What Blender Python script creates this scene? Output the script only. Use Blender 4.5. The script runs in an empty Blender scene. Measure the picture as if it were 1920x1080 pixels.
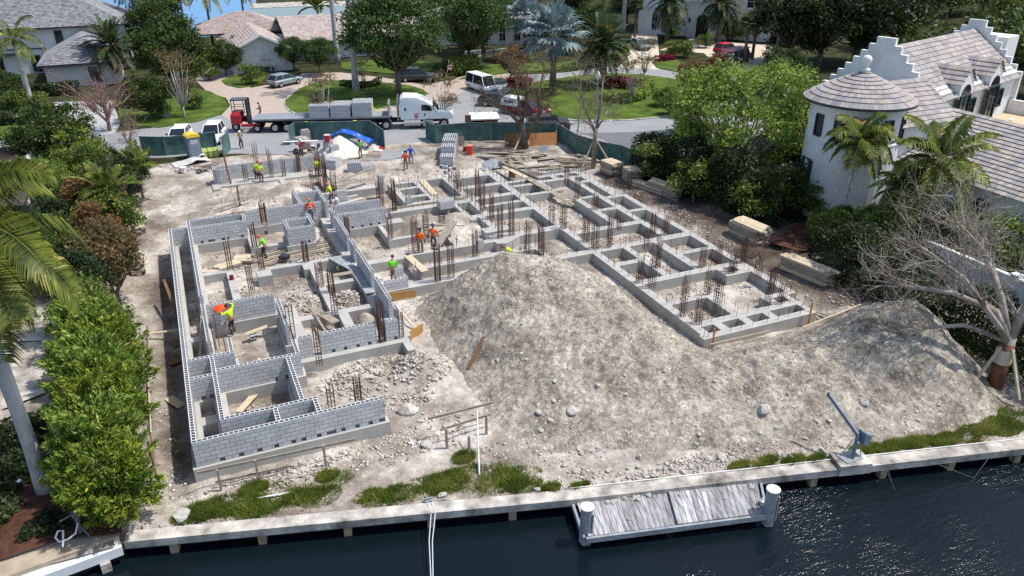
import bpy, bmesh, math, random
import numpy as np
from mathutils import Vector, Matrix
R = math.radians
# ---------------------------------------------------------------- camera, sky, sun, exposure
SC = bpy.context.scene
COL = SC.collection
CAM_F, CAM_P, CAM_Y, CAM_C = 1450.0, R(26.17), R(23.73), Vector((1.69, -28.37, 20.66))
cam_d = bpy.data.cameras.new('camera'); cam = bpy.data.objects.new('camera', cam_d); COL.objects.link(cam)
cam_d.sensor_width = 36.0; cam_d.lens = CAM_F/1920*36; cam_d.clip_end = 3000; cam_d.clip_start = .1
cam.location = CAM_C; cam.rotation_euler = (R(90)-CAM_P, 0, -CAM_Y)
SC.camera = cam
SUN_EL, SUN_AZ = R(62), R(106)            # azimuth measured from +Y towards +X
wd = bpy.data.worlds.new('World'); SC.world = wd; wd.use_nodes = True
nt = wd.node_tree; nt.nodes.clear()
sky = nt.nodes.new('ShaderNodeTexSky'); sky.sky_type = 'NISHITA'; sky.sun_disc = False
sky.sun_elevation = SUN_EL; sky.sun_rotation = SUN_AZ; sky.dust_density = 1.5; sky.ozone_density = 1.0
bg = nt.nodes.new('ShaderNodeBackground'); bg.inputs[1].default_value = .15
wo = nt.nodes.new('ShaderNodeOutputWorld')
nt.links.new(sky.outputs[0], bg.inputs[0]); nt.links.new(bg.outputs[0], wo.inputs[0])
sl = bpy.data.lights.new('sun', 'SUN'); sl.energy = 3.5; sl.angle = R(1.6); sl.color = (1, .955, .88)
so = bpy.data.objects.new('sun', sl); COL.objects.link(so)
sd = Vector((math.sin(SUN_AZ)*math.cos(SUN_EL), math.cos(SUN_AZ)*math.cos(SUN_EL), math.sin(SUN_EL)))
so.rotation_euler = sd.to_track_quat('Z', 'Y').to_euler(); so.location = (60, 60, 90)
SC.cycles.use_denoising = False
SC.view_settings.view_transform = 'Standard'; SC.view_settings.look = 'None'
SC.view_settings.exposure = .38; SC.view_settings.gamma = 1

# the survey: where the line of sight through a pixel of the 1920x1080 photo meets the level z
_fw0 = Vector((math.sin(CAM_Y), math.cos(CAM_Y), 0)); _rt = Vector((math.cos(CAM_Y), -math.sin(CAM_Y), 0)); _up = Vector((0, 0, 1))
_fw = _fw0*math.cos(CAM_P)-_up*math.sin(CAM_P); _uc = _fw0*math.sin(CAM_P)+_up*math.cos(CAM_P)
def at(px, py, z=0.0):
    d = _rt*((px-960)/CAM_F)-_uc*((py-540)/CAM_F)+_fw
    return CAM_C+d*((z-CAM_C.z)/d.z)
def at2(px, py, z=0.0):
    p = at(px, py, z); return (p.x, p.y)

# ---------------------------------------------------------------- helpers
def lin(r, g, b):
    f = lambda c: (c/255/12.92) if c/255 <= .04045 else ((c/255+.055)/1.055)**2.4
    return (f(r), f(g), f(b), 1)
_M = {}
def mat(name, c, rough=.8, var=.18, scale=2.0, detail=5, bump=0.0, bscale=None, metal=0.0, spec=.35, c2=None, isl=0.0, stretch=None):
    """plain procedural surface: two tones by noise, optional bump, optional tone per loose piece"""
    if name in _M: return _M[name]
    m = bpy.data.materials.new(name); m.use_nodes = True; n = m.node_tree.nodes; l = m.node_tree.links
    b = n['Principled BSDF']; b.inputs['Roughness'].default_value = rough; b.inputs['Metallic'].default_value = metal
    b.inputs['Specular IOR Level'].default_value = spec
    tc = n.new('ShaderNodeTexCoord'); no = n.new('ShaderNodeTexNoise'); no.inputs['Scale'].default_value = scale; no.inputs['Detail'].default_value = detail
    no.inputs['Roughness'].default_value = .62
    if stretch:
        mp = n.new('ShaderNodeMapping'); mp.vector_type = 'TEXTURE'; mp.inputs['Scale'].default_value = [1/q for q in stretch[:3]]; mp.inputs['Rotation'].default_value = (0, 0, stretch[3] if len(stretch) > 3 else 0); l.new(tc.outputs['Object'], mp.inputs['Vector']); l.new(mp.outputs[0], no.inputs['Vector'])
    else: l.new(tc.outputs['Object'], no.inputs['Vector'])
    rp = n.new('ShaderNodeValToRGB'); rp.color_ramp.elements[0].position = .32; rp.color_ramp.elements[1].position = .68
    a = tuple(min(1, x*(1-var)) for x in c[:3])+(1,); d = (c2 if c2 else tuple(min(1, x*(1+var)) for x in c[:3])+(1,))
    rp.color_ramp.elements[0].color = a; rp.color_ramp.elements[1].color = d
    l.new(no.outputs[0], rp.inputs[0]); out = rp.outputs[0]
    if isl:
        g = n.new('ShaderNodeNewGeometry'); mr = n.new('ShaderNodeMapRange'); mr.inputs[3].default_value = 1-isl; mr.inputs[4].default_value = 1+isl
        mx = n.new('ShaderNodeMix'); mx.data_type = 'RGBA'; mx.blend_type = 'MULTIPLY'; mx.inputs[0].default_value = 1
        l.new(g.outputs['Random Per Island'], mr.inputs[0]); l.new(out, mx.inputs[6]); l.new(mr.outputs[0], mx.inputs[7]); out = mx.outputs[2]
    l.new(out, b.inputs['Base Color'])
    if bump:
        n2 = n.new('ShaderNodeTexNoise'); n2.inputs['Scale'].default_value = bscale or scale*4; n2.inputs['Detail'].default_value = 6
        l.new(tc.outputs['Object'], n2.inputs['Vector'])
        bp = n.new('ShaderNodeBump'); bp.inputs['Strength'].default_value = 1; bp.inputs['Distance'].default_value = bump
        l.new(n2.outputs[0], bp.inputs['Height']); l.new(bp.outputs[0], b.inputs['Normal'])
    _M[name] = m; return m
def leafmat(name, c1, c2, c3=None, trans=.3):
    if name in _M: return _M[name]
    m = bpy.data.materials.new(name); m.use_nodes = True; n = m.node_tree.nodes; l = m.node_tree.links; n.clear()
    g = n.new('ShaderNodeNewGeometry'); tc = n.new('ShaderNodeTexCoord'); no = n.new('ShaderNodeTexNoise'); no.inputs['Scale'].default_value = .9; no.inputs['Detail'].default_value = 3
    l.new(tc.outputs['Object'], no.inputs['Vector'])
    ad = n.new('ShaderNodeMath'); ad.operation = 'MULTIPLY_ADD'; ad.inputs[1].default_value = .55
    sb = n.new('ShaderNodeMath'); sb.operation = 'MULTIPLY_ADD'; sb.inputs[1].default_value = 1.5; sb.inputs[2].default_value = -.5
    l.new(no.outputs[0], sb.inputs[0]); l.new(g.outputs['Random Per Island'], ad.inputs[0]); l.new(sb.outputs[0], ad.inputs[2])
    rp = n.new('ShaderNodeValToRGB'); rp.color_ramp.elements[0].color = c1; rp.color_ramp.elements[1].color = c2
    rp.color_ramp.elements[0].position = .1; rp.color_ramp.elements[1].position = .8
    if c3: e = rp.color_ramp.elements.new(.97); e.color = c3
    l.new(ad.outputs[0], rp.inputs[0])
    pb = n.new('ShaderNodeBsdfPrincipled'); pb.inputs['Roughness'].default_value = .5; pb.inputs['Specular IOR Level'].default_value = .3
    tr = n.new('ShaderNodeBsdfTranslucent'); mx = n.new('ShaderNodeMixShader'); mx.inputs[0].default_value = trans; o = n.new('ShaderNodeOutputMaterial')
    l.new(rp.outputs[0], pb.inputs['Base Color']); l.new(rp.outputs[0], tr.inputs['Color'])
    l.new(pb.outputs[0], mx.inputs[1]); l.new(tr.outputs[0], mx.inputs[2]); l.new(mx.outputs[0], o.inputs[0])
    _M[name] = m; return m

class MB:
    """collects boxes, bars, tubes, polygons; build() links them as ONE mesh object"""
    def __init__(s): s.v = []; s.f = []; s.mi = []; s.uv = None; s.T = None
    def add(s, vs, fs, mi=0):
        o = len(s.v)
        s.v += [tuple(s.T @ Vector(p)) if s.T else tuple(p) for p in vs]
        s.f += [tuple(i+o for i in f) for f in fs]; s.mi += [mi]*len(fs); return s
    def hexa(s, p, mi=0):
        return s.add(p, [(0, 3, 2, 1), (4, 5, 6, 7), (0, 1, 5, 4), (1, 2, 6, 5), (2, 3, 7, 6), (3, 0, 4, 7)], mi)
    def box(s, x0, y0, z0, x1, y1, z1, mi=0):
        return s.hexa([(x0, y0, z0), (x1, y0, z0), (x1, y1, z0), (x0, y1, z0), (x0, y0, z1), (x1, y0, z1), (x1, y1, z1), (x0, y1, z1)], mi)
    def cbox(s, c, d, rz=0, mi=0, tilt=0, roll=0):
        m = Matrix.Translation(c) @ Matrix.Rotation(rz, 4, 'Z') @ Matrix.Rotation(tilt, 4, 'X') @ Matrix.Rotation(roll, 4, 'Y')
        h = [x/2 for x in d]
        return s.hexa([tuple(m @ Vector((sx*h[0], sy*h[1], sz*h[2]))) for sz in (-1, 1) for sx, sy in ((-1, -1), (1, -1), (1, 1), (-1, 1))], mi)
    def bar(s, a, b, w, h=None, mi=0):
        a = Vector(a); b = Vector(b); h = h or w; d = (b-a).normalized()
        u = Vector((0, 0, 1)) if abs(d.z) < .95 else Vector((1, 0, 0)); r = d.cross(u).normalized(); u = r.cross(d)
        q = [r*(x*w/2)+u*(y*h/2) for x, y in ((-1, -1), (1, -1), (1, 1), (-1, 1))]
        return s.hexa([a+k for k in q]+[b+k for k in q], mi)
    def tube(s, pts, rad, n=6, mi=0, cap=True):
        pts = [Vector(p) for p in pts]; rad = rad if hasattr(rad, '__len__') else [rad]*len(pts)
        vs = []; fs = []; pr = None
        for i, p in enumerate(pts):
            d = (pts[min(i+1, len(pts)-1)]-pts[max(i-1, 0)])
            d = d.normalized() if d.length > 1e-9 else Vector((0, 0, 1))
            if pr is None:
                r = d.cross(Vector((0, 0, 1)) if abs(d.z) < .9 else Vector((1, 0, 0))).normalized()
            else:
                r = (pr-d*pr.dot(d)); r = r.normalized() if r.length > 1e-6 else d.orthogonal().normalized()
            pr = r; u = d.cross(r)
            for k in range(n):
                a = 2*math.pi*k/n; vs.append(p+(r*math.cos(a)+u*math.sin(a))*rad[i])
        for i in range(len(pts)-1):
            for k in range(n): fs.append((i*n+k, i*n+(k+1) % n, (i+1)*n+(k+1) % n, (i+1)*n+k))
        if cap: fs.append(tuple(range(n-1, -1, -1))); fs.append(tuple(range((len(pts)-1)*n, len(pts)*n)))
        return s.add(vs, fs, mi)
    def cyl(s, c, r, h, n=16, r2=None, mi=0):
        r2 = r if r2 is None else r2
        return s.tube([c, (c[0], c[1], c[2]+h)], [r, r2], n, mi)
    def lathe(s, c, prof, n=16, mi=0):
        vs = []; fs = []
        for (r, z) in prof:
            for k in range(n): a = 2*math.pi*k/n; vs.append((c[0]+r*math.cos(a), c[1]+r*math.sin(a), c[2]+z))
        for i in range(len(prof)-1):
            for k in range(n): fs.append((i*n+k, i*n+(k+1) % n, (i+1)*n+(k+1) % n, (i+1)*n+k))
        fs.append(tuple(range(n-1, -1, -1))); fs.append(tuple(range((len(prof)-1)*n, len(prof)*n)))
        return s.add(vs, fs, mi)
    def prism(s, poly, z0, z1, mi=0):
        n = len(poly); vs = [(p[0], p[1], z0) for p in poly]+[(p[0], p[1], z1) for p in poly]
        return s.add(vs, [tuple(range(n-1, -1, -1)), tuple(range(n, 2*n))]+[(i, (i+1) % n, n+(i+1) % n, n+i) for i in range(n)], mi)
    def ext(s, poly, axis, a, b, mi=0):
        """polygon of (p, q) pairs extruded along x or y from a to b: axis 'y' means poly is (x, z)"""
        n = len(poly); mk = (lambda p, t: (p[0], t, p[1])) if axis == 'y' else (lambda p, t: (t, p[0], p[1]))
        vs = [mk(p, a) for p in poly]+[mk(p, b) for p in poly]
        return s.add(vs, [tuple(range(n)), tuple(range(2*n-1, n-1, -1))]+[(i, n+i, n+(i+1) % n, (i+1) % n) for i in range(n)], mi)
    def build(s, name, m, parent=None, loc=None, rz=0, smooth=False, fix=True):
        me = bpy.data.meshes.new(name); me.from_pydata([tuple(v) for v in s.v], [], s.f)
        ms = m if isinstance(m, (list, tuple)) else [m]
        for k in ms: me.materials.append(k)
        if len(ms) > 1: me.polygons.foreach_set('material_index', s.mi)
        if fix and len(s.f) < 60000:
            bm = bmesh.new(); bm.from_mesh(me); bmesh.ops.recalc_face_normals(bm, faces=bm.faces); bm.to_mesh(me); bm.free()
        if s.uv:
            ul = me.uv_layers.new(name='UVMap'); ul.data.foreach_set('uv', [c for f in s.uv for p in f for c in p])
        if smooth: me.polygons.foreach_set('use_smooth', [True]*len(me.polygons))
        me.update()
        o = bpy.data.objects.new(name, me); COL.objects.link(o)
        if parent: o.parent = parent
        if loc is not None: o.location = loc
        o.rotation_euler.z = rz
        return o
class UMB(MB):
    def __init__(s): super().__init__(); s.uv = []
    def quad(s, p, uv, mi=0): s.add(p, [tuple(range(len(p)))], mi); s.uv.append(uv)
def np_mesh(name, V, F, m, parent=None, smooth=False):
    V = np.asarray(V, np.float32).reshape(-1, 3); F = np.asarray(F, np.int32); k = F.shape[1]
    me = bpy.data.meshes.new(name); me.vertices.add(len(V)); me.vertices.foreach_set('co', V.ravel())
    me.loops.add(F.size); me.loops.foreach_set('vertex_index', F.ravel())
    me.polygons.add(len(F)); me.polygons.foreach_set('loop_start', np.arange(0, F.size, k, dtype=np.int32)); me.polygons.foreach_set('loop_total', np.full(len(F), k, np.int32))
    if smooth: me.polygons.foreach_set('use_smooth', np.ones(len(F), bool))
    me.update(calc_edges=True); me.materials.append(m)
    o = bpy.data.objects.new(name, me); COL.objects.link(o)
    if parent: o.parent = parent
    return o
def tag(o, label=None, cat=None, group=None, kind=None):
    if label: o['label'] = label
    if cat: o['category'] = cat
    if group: o['group'] = group
    if kind: o['kind'] = kind
    return o
def empty(name, loc, rz=0, label=None, cat=None, group=None, sc=1.0):
    o = bpy.data.objects.new(name, None); COL.objects.link(o); o.location = loc; o.rotation_euler.z = rz; o.scale = (sc, sc, sc)
    o.empty_display_size = .3
    return tag(o, label, cat, group)
_KIDS = {}
def children(o): return [c for c in COL.objects if c.parent == o]
def dup(root, loc, rz=0, label=None, group=None, sc=None, kids=None):
    c = root.copy(); COL.objects.link(c); c.location = loc; c.rotation_euler.z = rz
    if sc is not None: c.scale = sc if hasattr(sc, '__len__') else (sc, sc, sc)
    if label: c['label'] = label
    if group: c['group'] = group
    for k in (kids if kids is not None else children(root)):
        d = k.copy(); COL.objects.link(d); d.parent = c
        for g in children(k):
            e = g.copy(); COL.objects.link(e); e.parent = d
    return c
def fbm(x, y, seed=0, octv=5, sc=1.0):
    """value noise on numpy arrays"""
    out = np.zeros_like(x, dtype=float); amp = 1.0; tot = 0
    for o in range(octv):
        xs = x*sc+seed*17.3+o*31.7; ys = y*sc-seed*9.1+o*13.3
        xi = np.floor(xs).astype(np.int64); yi = np.floor(ys).astype(np.int64); fx = xs-xi; fy = ys-yi
        fx = fx*fx*(3-2*fx); fy = fy*fy*(3-2*fy)
        def h(a, b):
            n = (a*374761393+b*668265263+seed*974711) & 0x7fffffff
            n = ((n ^ (n >> 13))*1274126177) & 0x7fffffff
            return ((n ^ (n >> 16)) & 0xffff)/65535.0
        v = (h(xi, yi)*(1-fx)+h(xi+1, yi)*fx)*(1-fy)+(h(xi, yi+1)*(1-fx)+h(xi+1, yi+1)*fx)*fy
        out += (v-.5)*amp; tot += amp; amp *= .5; sc *= 2.03
    return out/tot*2
# ---------------------------------------------------------------- materials of the setting
def dirt_mat(name, c1, c2, c3, speck=.5, sscale=9.0, bump=.05, patch=.28, grain=0.0):
    m = bpy.data.materials.new(name); m.use_nodes = True; n = m.node_tree.nodes; l = m.node_tree.links; b = n['Principled BSDF']
    b.inputs['Roughness'].default_value = .95; b.inputs['Specular IOR Level'].default_value = .1
    tc = n.new('ShaderNodeTexCoord')
    def noise(s, d=6, r=.6):
        k = n.new('ShaderNodeTexNoise'); k.inputs['Scale'].default_value = s; k.inputs['Detail'].default_value = d; k.inputs['Roughness'].default_value = r
        l.new(tc.outputs['Object'], k.inputs['Vector']); return k
    a = noise(patch, 8, .68); rp = n.new('ShaderNodeValToRGB'); e = rp.color_ramp.elements; e[0].position = .36; e[0].color = c1; e[1].position = .62; e[1].color = c3
    k = e.new(.49); k.color = c2; l.new(a.outputs[0], rp.inputs[0])
    f = noise(5.5, 8, .75); mx = n.new('ShaderNodeMix'); mx.data_type = 'RGBA'; mx.blend_type = 'OVERLAY'; mx.inputs[0].default_value = .55
    l.new(rp.outputs[0], mx.inputs[6]); l.new(f.outputs[0], mx.inputs[7])
    vo = n.new('ShaderNodeTexVoronoi'); vo.inputs['Scale'].default_value = sscale; vo.inputs['Randomness'].default_value = 1; l.new(tc.outputs['Object'], vo.inputs['Vector'])
    sep = n.new('ShaderNodeSeparateColor'); l.new(vo.outputs['Color'], sep.inputs[0])
    g = noise(.8, 5, .6); gr = n.new('ShaderNodeMapRange'); gr.inputs[1].default_value = .4; gr.inputs[2].default_value = .65; gr.inputs[3].default_value = .15; gr.inputs[4].default_value = 1; l.new(g.outputs[0], gr.inputs[0])
    th = n.new('ShaderNodeMath'); th.operation = 'MULTIPLY'; l.new(gr.outputs[0], th.inputs[0]); th.inputs[1].default_value = speck
    lt = n.new('ShaderNodeMath'); lt.operation = 'LESS_THAN'; l.new(sep.outputs[0], lt.inputs[0]); l.new(th.outputs[0], lt.inputs[1])
    dd = n.new('ShaderNodeMath'); dd.operation = 'LESS_THAN'; l.new(vo.outputs['Distance'], dd.inputs[0]); dd.inputs[1].default_value = .42
    mm = n.new('ShaderNodeMath'); mm.operation = 'MULTIPLY'; l.new(lt.outputs[0], mm.inputs[0]); l.new(dd.outputs[0], mm.inputs[1])
    m2 = n.new('ShaderNodeMix'); m2.data_type = 'RGBA'; l.new(mm.outputs[0], m2.inputs[0]); l.new(mx.outputs[2], m2.inputs[6])
    st = n.new('ShaderNodeValToRGB'); st.color_ramp.elements[0].color = lin(150, 144, 134); st.color_ramp.elements[1].color = lin(214, 210, 202); l.new(sep.outputs[1], st.inputs[0]); l.new(st.outputs[0], m2.inputs[7])
    gout = m2.outputs[2]
    if grain:
        for sc_, st_ in ((5.5, grain), (2.4, grain*.6)):
            vg = n.new('ShaderNodeTexVoronoi'); vg.inputs['Scale'].default_value = sc_; l.new(tc.outputs['Object'], vg.inputs['Vector']); sg = n.new('ShaderNodeSeparateColor'); l.new(vg.outputs['Color'], sg.inputs[0])
            rg = n.new('ShaderNodeMapRange'); rg.inputs[3].default_value = 1-st_; rg.inputs[4].default_value = 1+st_*.8; l.new(sg.outputs[2], rg.inputs[0])
            mg = n.new('ShaderNodeMix'); mg.data_type = 'RGBA'; mg.blend_type = 'MULTIPLY'; mg.inputs[0].default_value = 1; l.new(gout, mg.inputs[6]); l.new(rg.outputs[0], mg.inputs[7]); gout = mg.outputs[2]
    at_ = n.new('ShaderNodeAttribute'); at_.attribute_name = 'soil_and_shade'; m3 = n.new('ShaderNodeMix'); m3.data_type = 'RGBA'; m3.blend_type = 'MULTIPLY'; l.new(at_.outputs['Fac'], m3.inputs[0]); l.new(gout, m3.inputs[6]); m3.inputs[7].default_value = (.36, .33, .31, 1)
    l.new(m3.outputs[2], b.inputs['Base Color'])
    h1 = noise(3.5, 9, .7); ad = n.new('ShaderNodeMath'); ad.operation = 'MULTIPLY_ADD'; l.new(mm.outputs[0], ad.inputs[0]); ad.inputs[1].default_value = .35; l.new(h1.outputs[0], ad.inputs[2])
    bp = n.new('ShaderNodeBump'); bp.inputs['Distance'].default_value = bump*2.2; bp.inputs['Strength'].default_value = 1; l.new(ad.outputs[0], bp.inputs['Height']); l.new(bp.outputs[0], b.inputs['Normal'])
    _M[name] = m; return m
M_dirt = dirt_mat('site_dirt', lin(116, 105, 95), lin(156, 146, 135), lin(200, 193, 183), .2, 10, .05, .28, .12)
M_mound = dirt_mat('mound_dirt', lin(130, 121, 109), lin(160, 151, 137), lin(188, 180, 165), .75, 10, .08, .5, .3)
M_stone = mat('pale_limestone', lin(166, 157, 144), .95, .2, .7, spec=.1, isl=.36, bump=.02, bscale=14, c2=lin(202, 195, 184))
M_boulder = mat('boulder_stone', lin(178, 174, 166), .95, .25, 3, spec=.1, bump=.05, bscale=6)
M_conc = mat('footing_concrete', lin(171, 169, 164), .9, .12, 1.1, spec=.15, bump=.006, bscale=9)
M_grass = mat('lawn_grass', lin(66, 88, 36), .95, .3, .5, 10, spec=.1, bump=.06, bscale=14, c2=lin(98, 118, 50))
M_cover = mat('ground_litter', lin(44, 52, 30), .95, .45, .5, 8, spec=.1, bump=.1, bscale=4, c2=lin(72, 74, 48))
M_mulch = mat('mulch', lin(84, 58, 48), .95, .4, 3, 6, spec=.1, bump=.05, bscale=12)
M_asph = mat('road_asphalt', lin(143, 144, 145), .9, .1, .4, 8, spec=.2, bump=.01, bscale=20)
M_asph_shade = mat('shaded_asphalt', lin(108, 108, 112), .9, .12, .5, 8, spec=.2)  # asphalt darkened for the painted tree shadow
M_paver = mat('paver', lin(172, 158, 146), .9, .12, 1.4, 8, spec=.2)
M_cream = mat('cream_paving', lin(196, 182, 164), .9, .1, 1.2, 8, spec=.2)
M_drive = mat('drive_concrete', lin(170, 170, 170), .9, .1, .8, 8, spec=.2)
M_cap = mat('seawall_concrete', lin(118, 112, 104), .92, .2, 1.1, 12, spec=.12, bump=.02, bscale=8, c2=lin(212, 206, 196))
M_wood = mat('weathered_wood', lin(146, 136, 122), .85, .25, 3, 6, spec=.15, isl=.22)
M_fwood = mat('fresh_plywood', lin(190, 176, 150), .8, .18, 2.5, 6, spec=.2, isl=.15)
M_bwood = mat('brown_wood', lin(118, 88, 66), .85, .25, 3, 6, spec=.15, isl=.2)
M_rust = mat('rusty_steel', lin(94, 66, 52), .85, .35, 5, 4, spec=.2, isl=.25)
M_white = mat('white_plastic', lin(225, 225, 222), .5, .05, 3, spec=.4)
M_steel = mat('grey_steel', lin(120, 128, 134), .5, .15, 3, spec=.5, metal=.3)
M_black = mat('black_rubber', lin(28, 28, 30), .8, .2, 3, spec=.3)
M_glass = mat('window_glass', lin(28, 34, 40), .12, .2, .6, spec=.6)
M_pile = mat('grey_timber', lin(148, 152, 156), .9, .25, 2.2, 8, spec=.15, bump=.02, bscale=9)
M_dock = mat('dock_planks', lin(116, 114, 114), .92, .25, 1.6, 8, spec=.12, isl=.28, c2=lin(190, 190, 190), stretch=(7, .8, 7, R(-15.7)))

# ---------------------------------------------------------------- seawall line and ground
SW = [(-2.88, -2.42), (13.61, -7.13), (33.36, -12.24), (62, -19.6)]
def ysw(x):
    x = np.asarray(x, float); return np.interp(x, [p[0] for p in SW], [p[1] for p in SW])
X0, X1, Y0, Y1 = -9.0, 42.0, -16.0, 46.0
def sstep(a, b, t): t = np.clip((t-a)/(b-a), 0, 1); return t*t*(3-2*t)
def ground(x, y):
    z = np.full_like(x, -.66)
    bk = sstep(33.0, 37.5, y)*(x > 11)+sstep(26.9, 28.6, y)*(x <= 11)*.86
    z = z+bk*.62
    z = z+sstep(38.5, 44, y)*.09
    fl = sstep(-1.0, -3.0, x); z = z*(1-fl)+(-.5)*fl*(1-sstep(26, 32, y))+(-.05)*fl*sstep(26, 32, y)
    rt = sstep(34.0, 36.5, x)*(1-sstep(30, 36, y)); z = z*(1-rt)+(-.32)*rt
    far = sstep(37.5, 40, x); z = z*(1-far)+(-.1)*far
    fr = sstep(-.5, -4, y-np.minimum(0, .0*x)); z = np.where(y < -.3, z*(1-fr)+(-.84)*fr, z)
    # spoil heaps and diggings inside the block walls
    for cx, cy, r, h in [(6.6, 13.9, 1.3, .75), (5.9, 10.4, .9, .45), (9.3, 13.8, 1.0, .75), (9.6, 10.2, .75, .8), (11.0, 4.3, 1.5, .95), (8.2, 4.6, 1.9, .45), (3.6, 7.4, 1.2, .3), (3.0, 3.0, 1.0, .15),
                         (16.6, 21.3, 1.5, .55), (18.2, 20.6, 1.7, .75), (19.6, 22.6, 1.6, .9), (17.2, 24.2, 1.6, .55), (23.6, 15.2, 1.1, .95), (9.6, 34.4, 1.4, .55), (6.8, 32.0, 1.8, .25), (23, 20.8, 1.3, .2), (35.9, 1.5, 1.5, .4), (36.5, 14, 2, .3), (13.4, 11.2, .8, .2)]:
        d2 = ((x-cx)**2+(y-cy)**2)/r**2; z = z+h*np.exp(-d2*1.3)
    z = z-.16*np.exp(-((x+.75)/.45)**2)*(y < 25.5)*(y > -.8)
    n = fbm(x, y, 3, 5, .45)*.13+fbm(x, y, 7, 4, 2.2)*.07
    lx = sstep(.2, 1.2, x)*sstep(12, 10.8, x)*(y < 25)*(y > 0); n = n*(1+lx*.6)
    z = z+n*np.where(y > 44.5, .2, 1)*np.where(y < ysw(x)+1.0, .3, 1)
    yf = np.interp(x, [-9, 6, 19.7, 30, 34, 39, 42], [49, 46.2, 43.8, 42.3, 41.3, 31, 28]); ob = sstep(-.2, .5, y-yf); z = z*(1-ob)+(-.05)*ob
    z = np.where((y < ysw(x)+.56) & (x > -3.1), -4.0, z)
    return z
hx, hy = .2, .2
gx = np.arange(X0, X1+.01, hx); gy = np.arange(Y0, Y1+.01, hy)
GX, GY = np.meshgrid(gx, gy); GZ = ground(GX, GY)
edge = np.clip(np.minimum(np.minimum(GX-X0, X1-GX), Y1-GY)/1.0, 0, 1); GZ = np.where(GZ > -2, GZ*edge+(-.02)*(1-edge), GZ)
nxg, nyg = len(gx), len(gy)
idx = np.arange(nxg*nyg).reshape(nyg, nxg)
F = np.stack([idx[:-1, :-1], idx[:-1, 1:], idx[1:, 1:], idx[1:, :-1]], -1).reshape(-1, 4)
cx_, cy_ = GX[:-1, :-1].ravel()+.1, GY[:-1, :-1].ravel()+.1
keep = ~((cx_ < -3.0) & (cy_ < -2.6)) & ~((cy_ < ysw(cx_)+.42) & (cx_ > -3.3)) & ~(cy_ < ysw(cx_)-1.2)
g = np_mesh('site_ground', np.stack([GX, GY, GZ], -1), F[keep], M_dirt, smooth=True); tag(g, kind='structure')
ds = sstep(34.0, 35.4, GX+fbm(GX, GY, 61, 4, .5)*1.4)*sstep(-3, 0, GY)*(1-sstep(26, 31, GY))+.75*np.exp(-((GX+.8)/.55)**2)*(GY < 25)*(GY > -1)+.7*sstep(.1, .5, fbm(GX, GY, 71, 4, .22))*(GY > 26)*(GX > 14)  # right: dark soil and painted hedge shade; left trench: painted wall shadow
av = g.data.attributes.new('soil_and_shade', 'FLOAT', 'POINT'); av.data.foreach_set('value', np.clip(ds, 0, 1).ravel().astype(np.float32))
def gz(x, y):
    i = min(max((x-X0)/hx, 0), nxg-1.001); j = min(max((y-Y0)/hy, 0), nyg-1.001); a, b = int(i), int(j); fx, fy = i-a, j-b
    return float(GZ[b, a]*(1-fx)*(1-fy)+GZ[b, a+1]*fx*(1-fy)+GZ[b+1, a]*(1-fx)*fy+GZ[b+1, a+1]*fx*fy)
# the wide land round the site, and the canal
mb = MB()
mb.add([(-600, Y1, -.02), (700, Y1, -.02), (700, 700, -.02), (-600, 700, -.02)], [(0, 1, 2, 3)])
mb.add([(X1, -14.46, -.02), (700, -190, -.02), (700, Y1, -.02), (X1, Y1, -.02)], [(0, 1, 2, 3)])
mb.add([(-600, -34, -.62), (-9, -2.0, -.62), (-9, Y1, -.02), (-600, Y1, -.02)], [(0, 1, 2, 3)])
tag(mb.build('terrain', M_cover, fix=False), kind='structure')
wm = bpy.data.materials.new('canal_water'); wm.use_nodes = True; n = wm.node_tree.nodes; l = wm.node_tree.links; b = n['Principled BSDF']
b.inputs['Base Color'].default_value = (.004, .0085, .012, 1); b.inputs['Roughness'].default_value = .15; b.inputs['IOR'].default_value = 1.33; b.inputs['Specular IOR Level'].default_value = .4
tc = n.new('ShaderNodeTexCoord'); mp = n.new('ShaderNodeMapping'); mp.inputs['Rotation'].default_value = (0, 0, R(-25)); mp.inputs['Scale'].default_value = (.75, 1.9, 1); l.new(tc.outputs['Object'], mp.inputs['Vector'])
n1 = n.new('ShaderNodeTexNoise'); n1.inputs['Scale'].default_value = 2.2; n1.inputs['Detail'].default_value = 4; n1.inputs['Roughness'].default_value = .6; l.new(mp.outputs[0], n1.inputs['Vector'])
n2 = n.new('ShaderNodeTexNoise'); n2.inputs['Scale'].default_value = .22; n2.inputs['Detail'].default_value = 3; l.new(tc.outputs['Object'], n2.inputs['Vector'])
mr = n.new('ShaderNodeMapRange'); mr.inputs[1].default_value = .38; mr.inputs[2].default_value = .62; mr.inputs[3].default_value = .25; mr.inputs[4].default_value = 1; l.new(n2.outputs[0], mr.inputs[0])
sx = n.new('ShaderNodeSeparateXYZ'); l.new(tc.outputs['Object'], sx.inputs[0]); wx = n.new('ShaderNodeMapRange'); wx.inputs[1].default_value = 9; wx.inputs[2].default_value = 20; wx.inputs[3].default_value = .35; wx.inputs[4].default_value = 1.9; l.new(sx.outputs[0], wx.inputs[0]); wm2 = n.new('ShaderNodeMath'); wm2.operation = 'MULTIPLY'; l.new(mr.outputs[0], wm2.inputs[0]); l.new(wx.outputs[0], wm2.inputs[1])
mu = n.new('ShaderNodeMath'); mu.operation = 'MULTIPLY'; l.new(n1.outputs[0], mu.inputs[0]); l.new(wm2.outputs[0], mu.inputs[1])
bp = n.new('ShaderNodeBump'); bp.inputs['Distance'].default_value = .06; bp.inputs['Strength'].default_value = 1; l.new(mu.outputs[0], bp.inputs['Height']); l.new(bp.outputs[0], b.inputs['Normal'])
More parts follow.
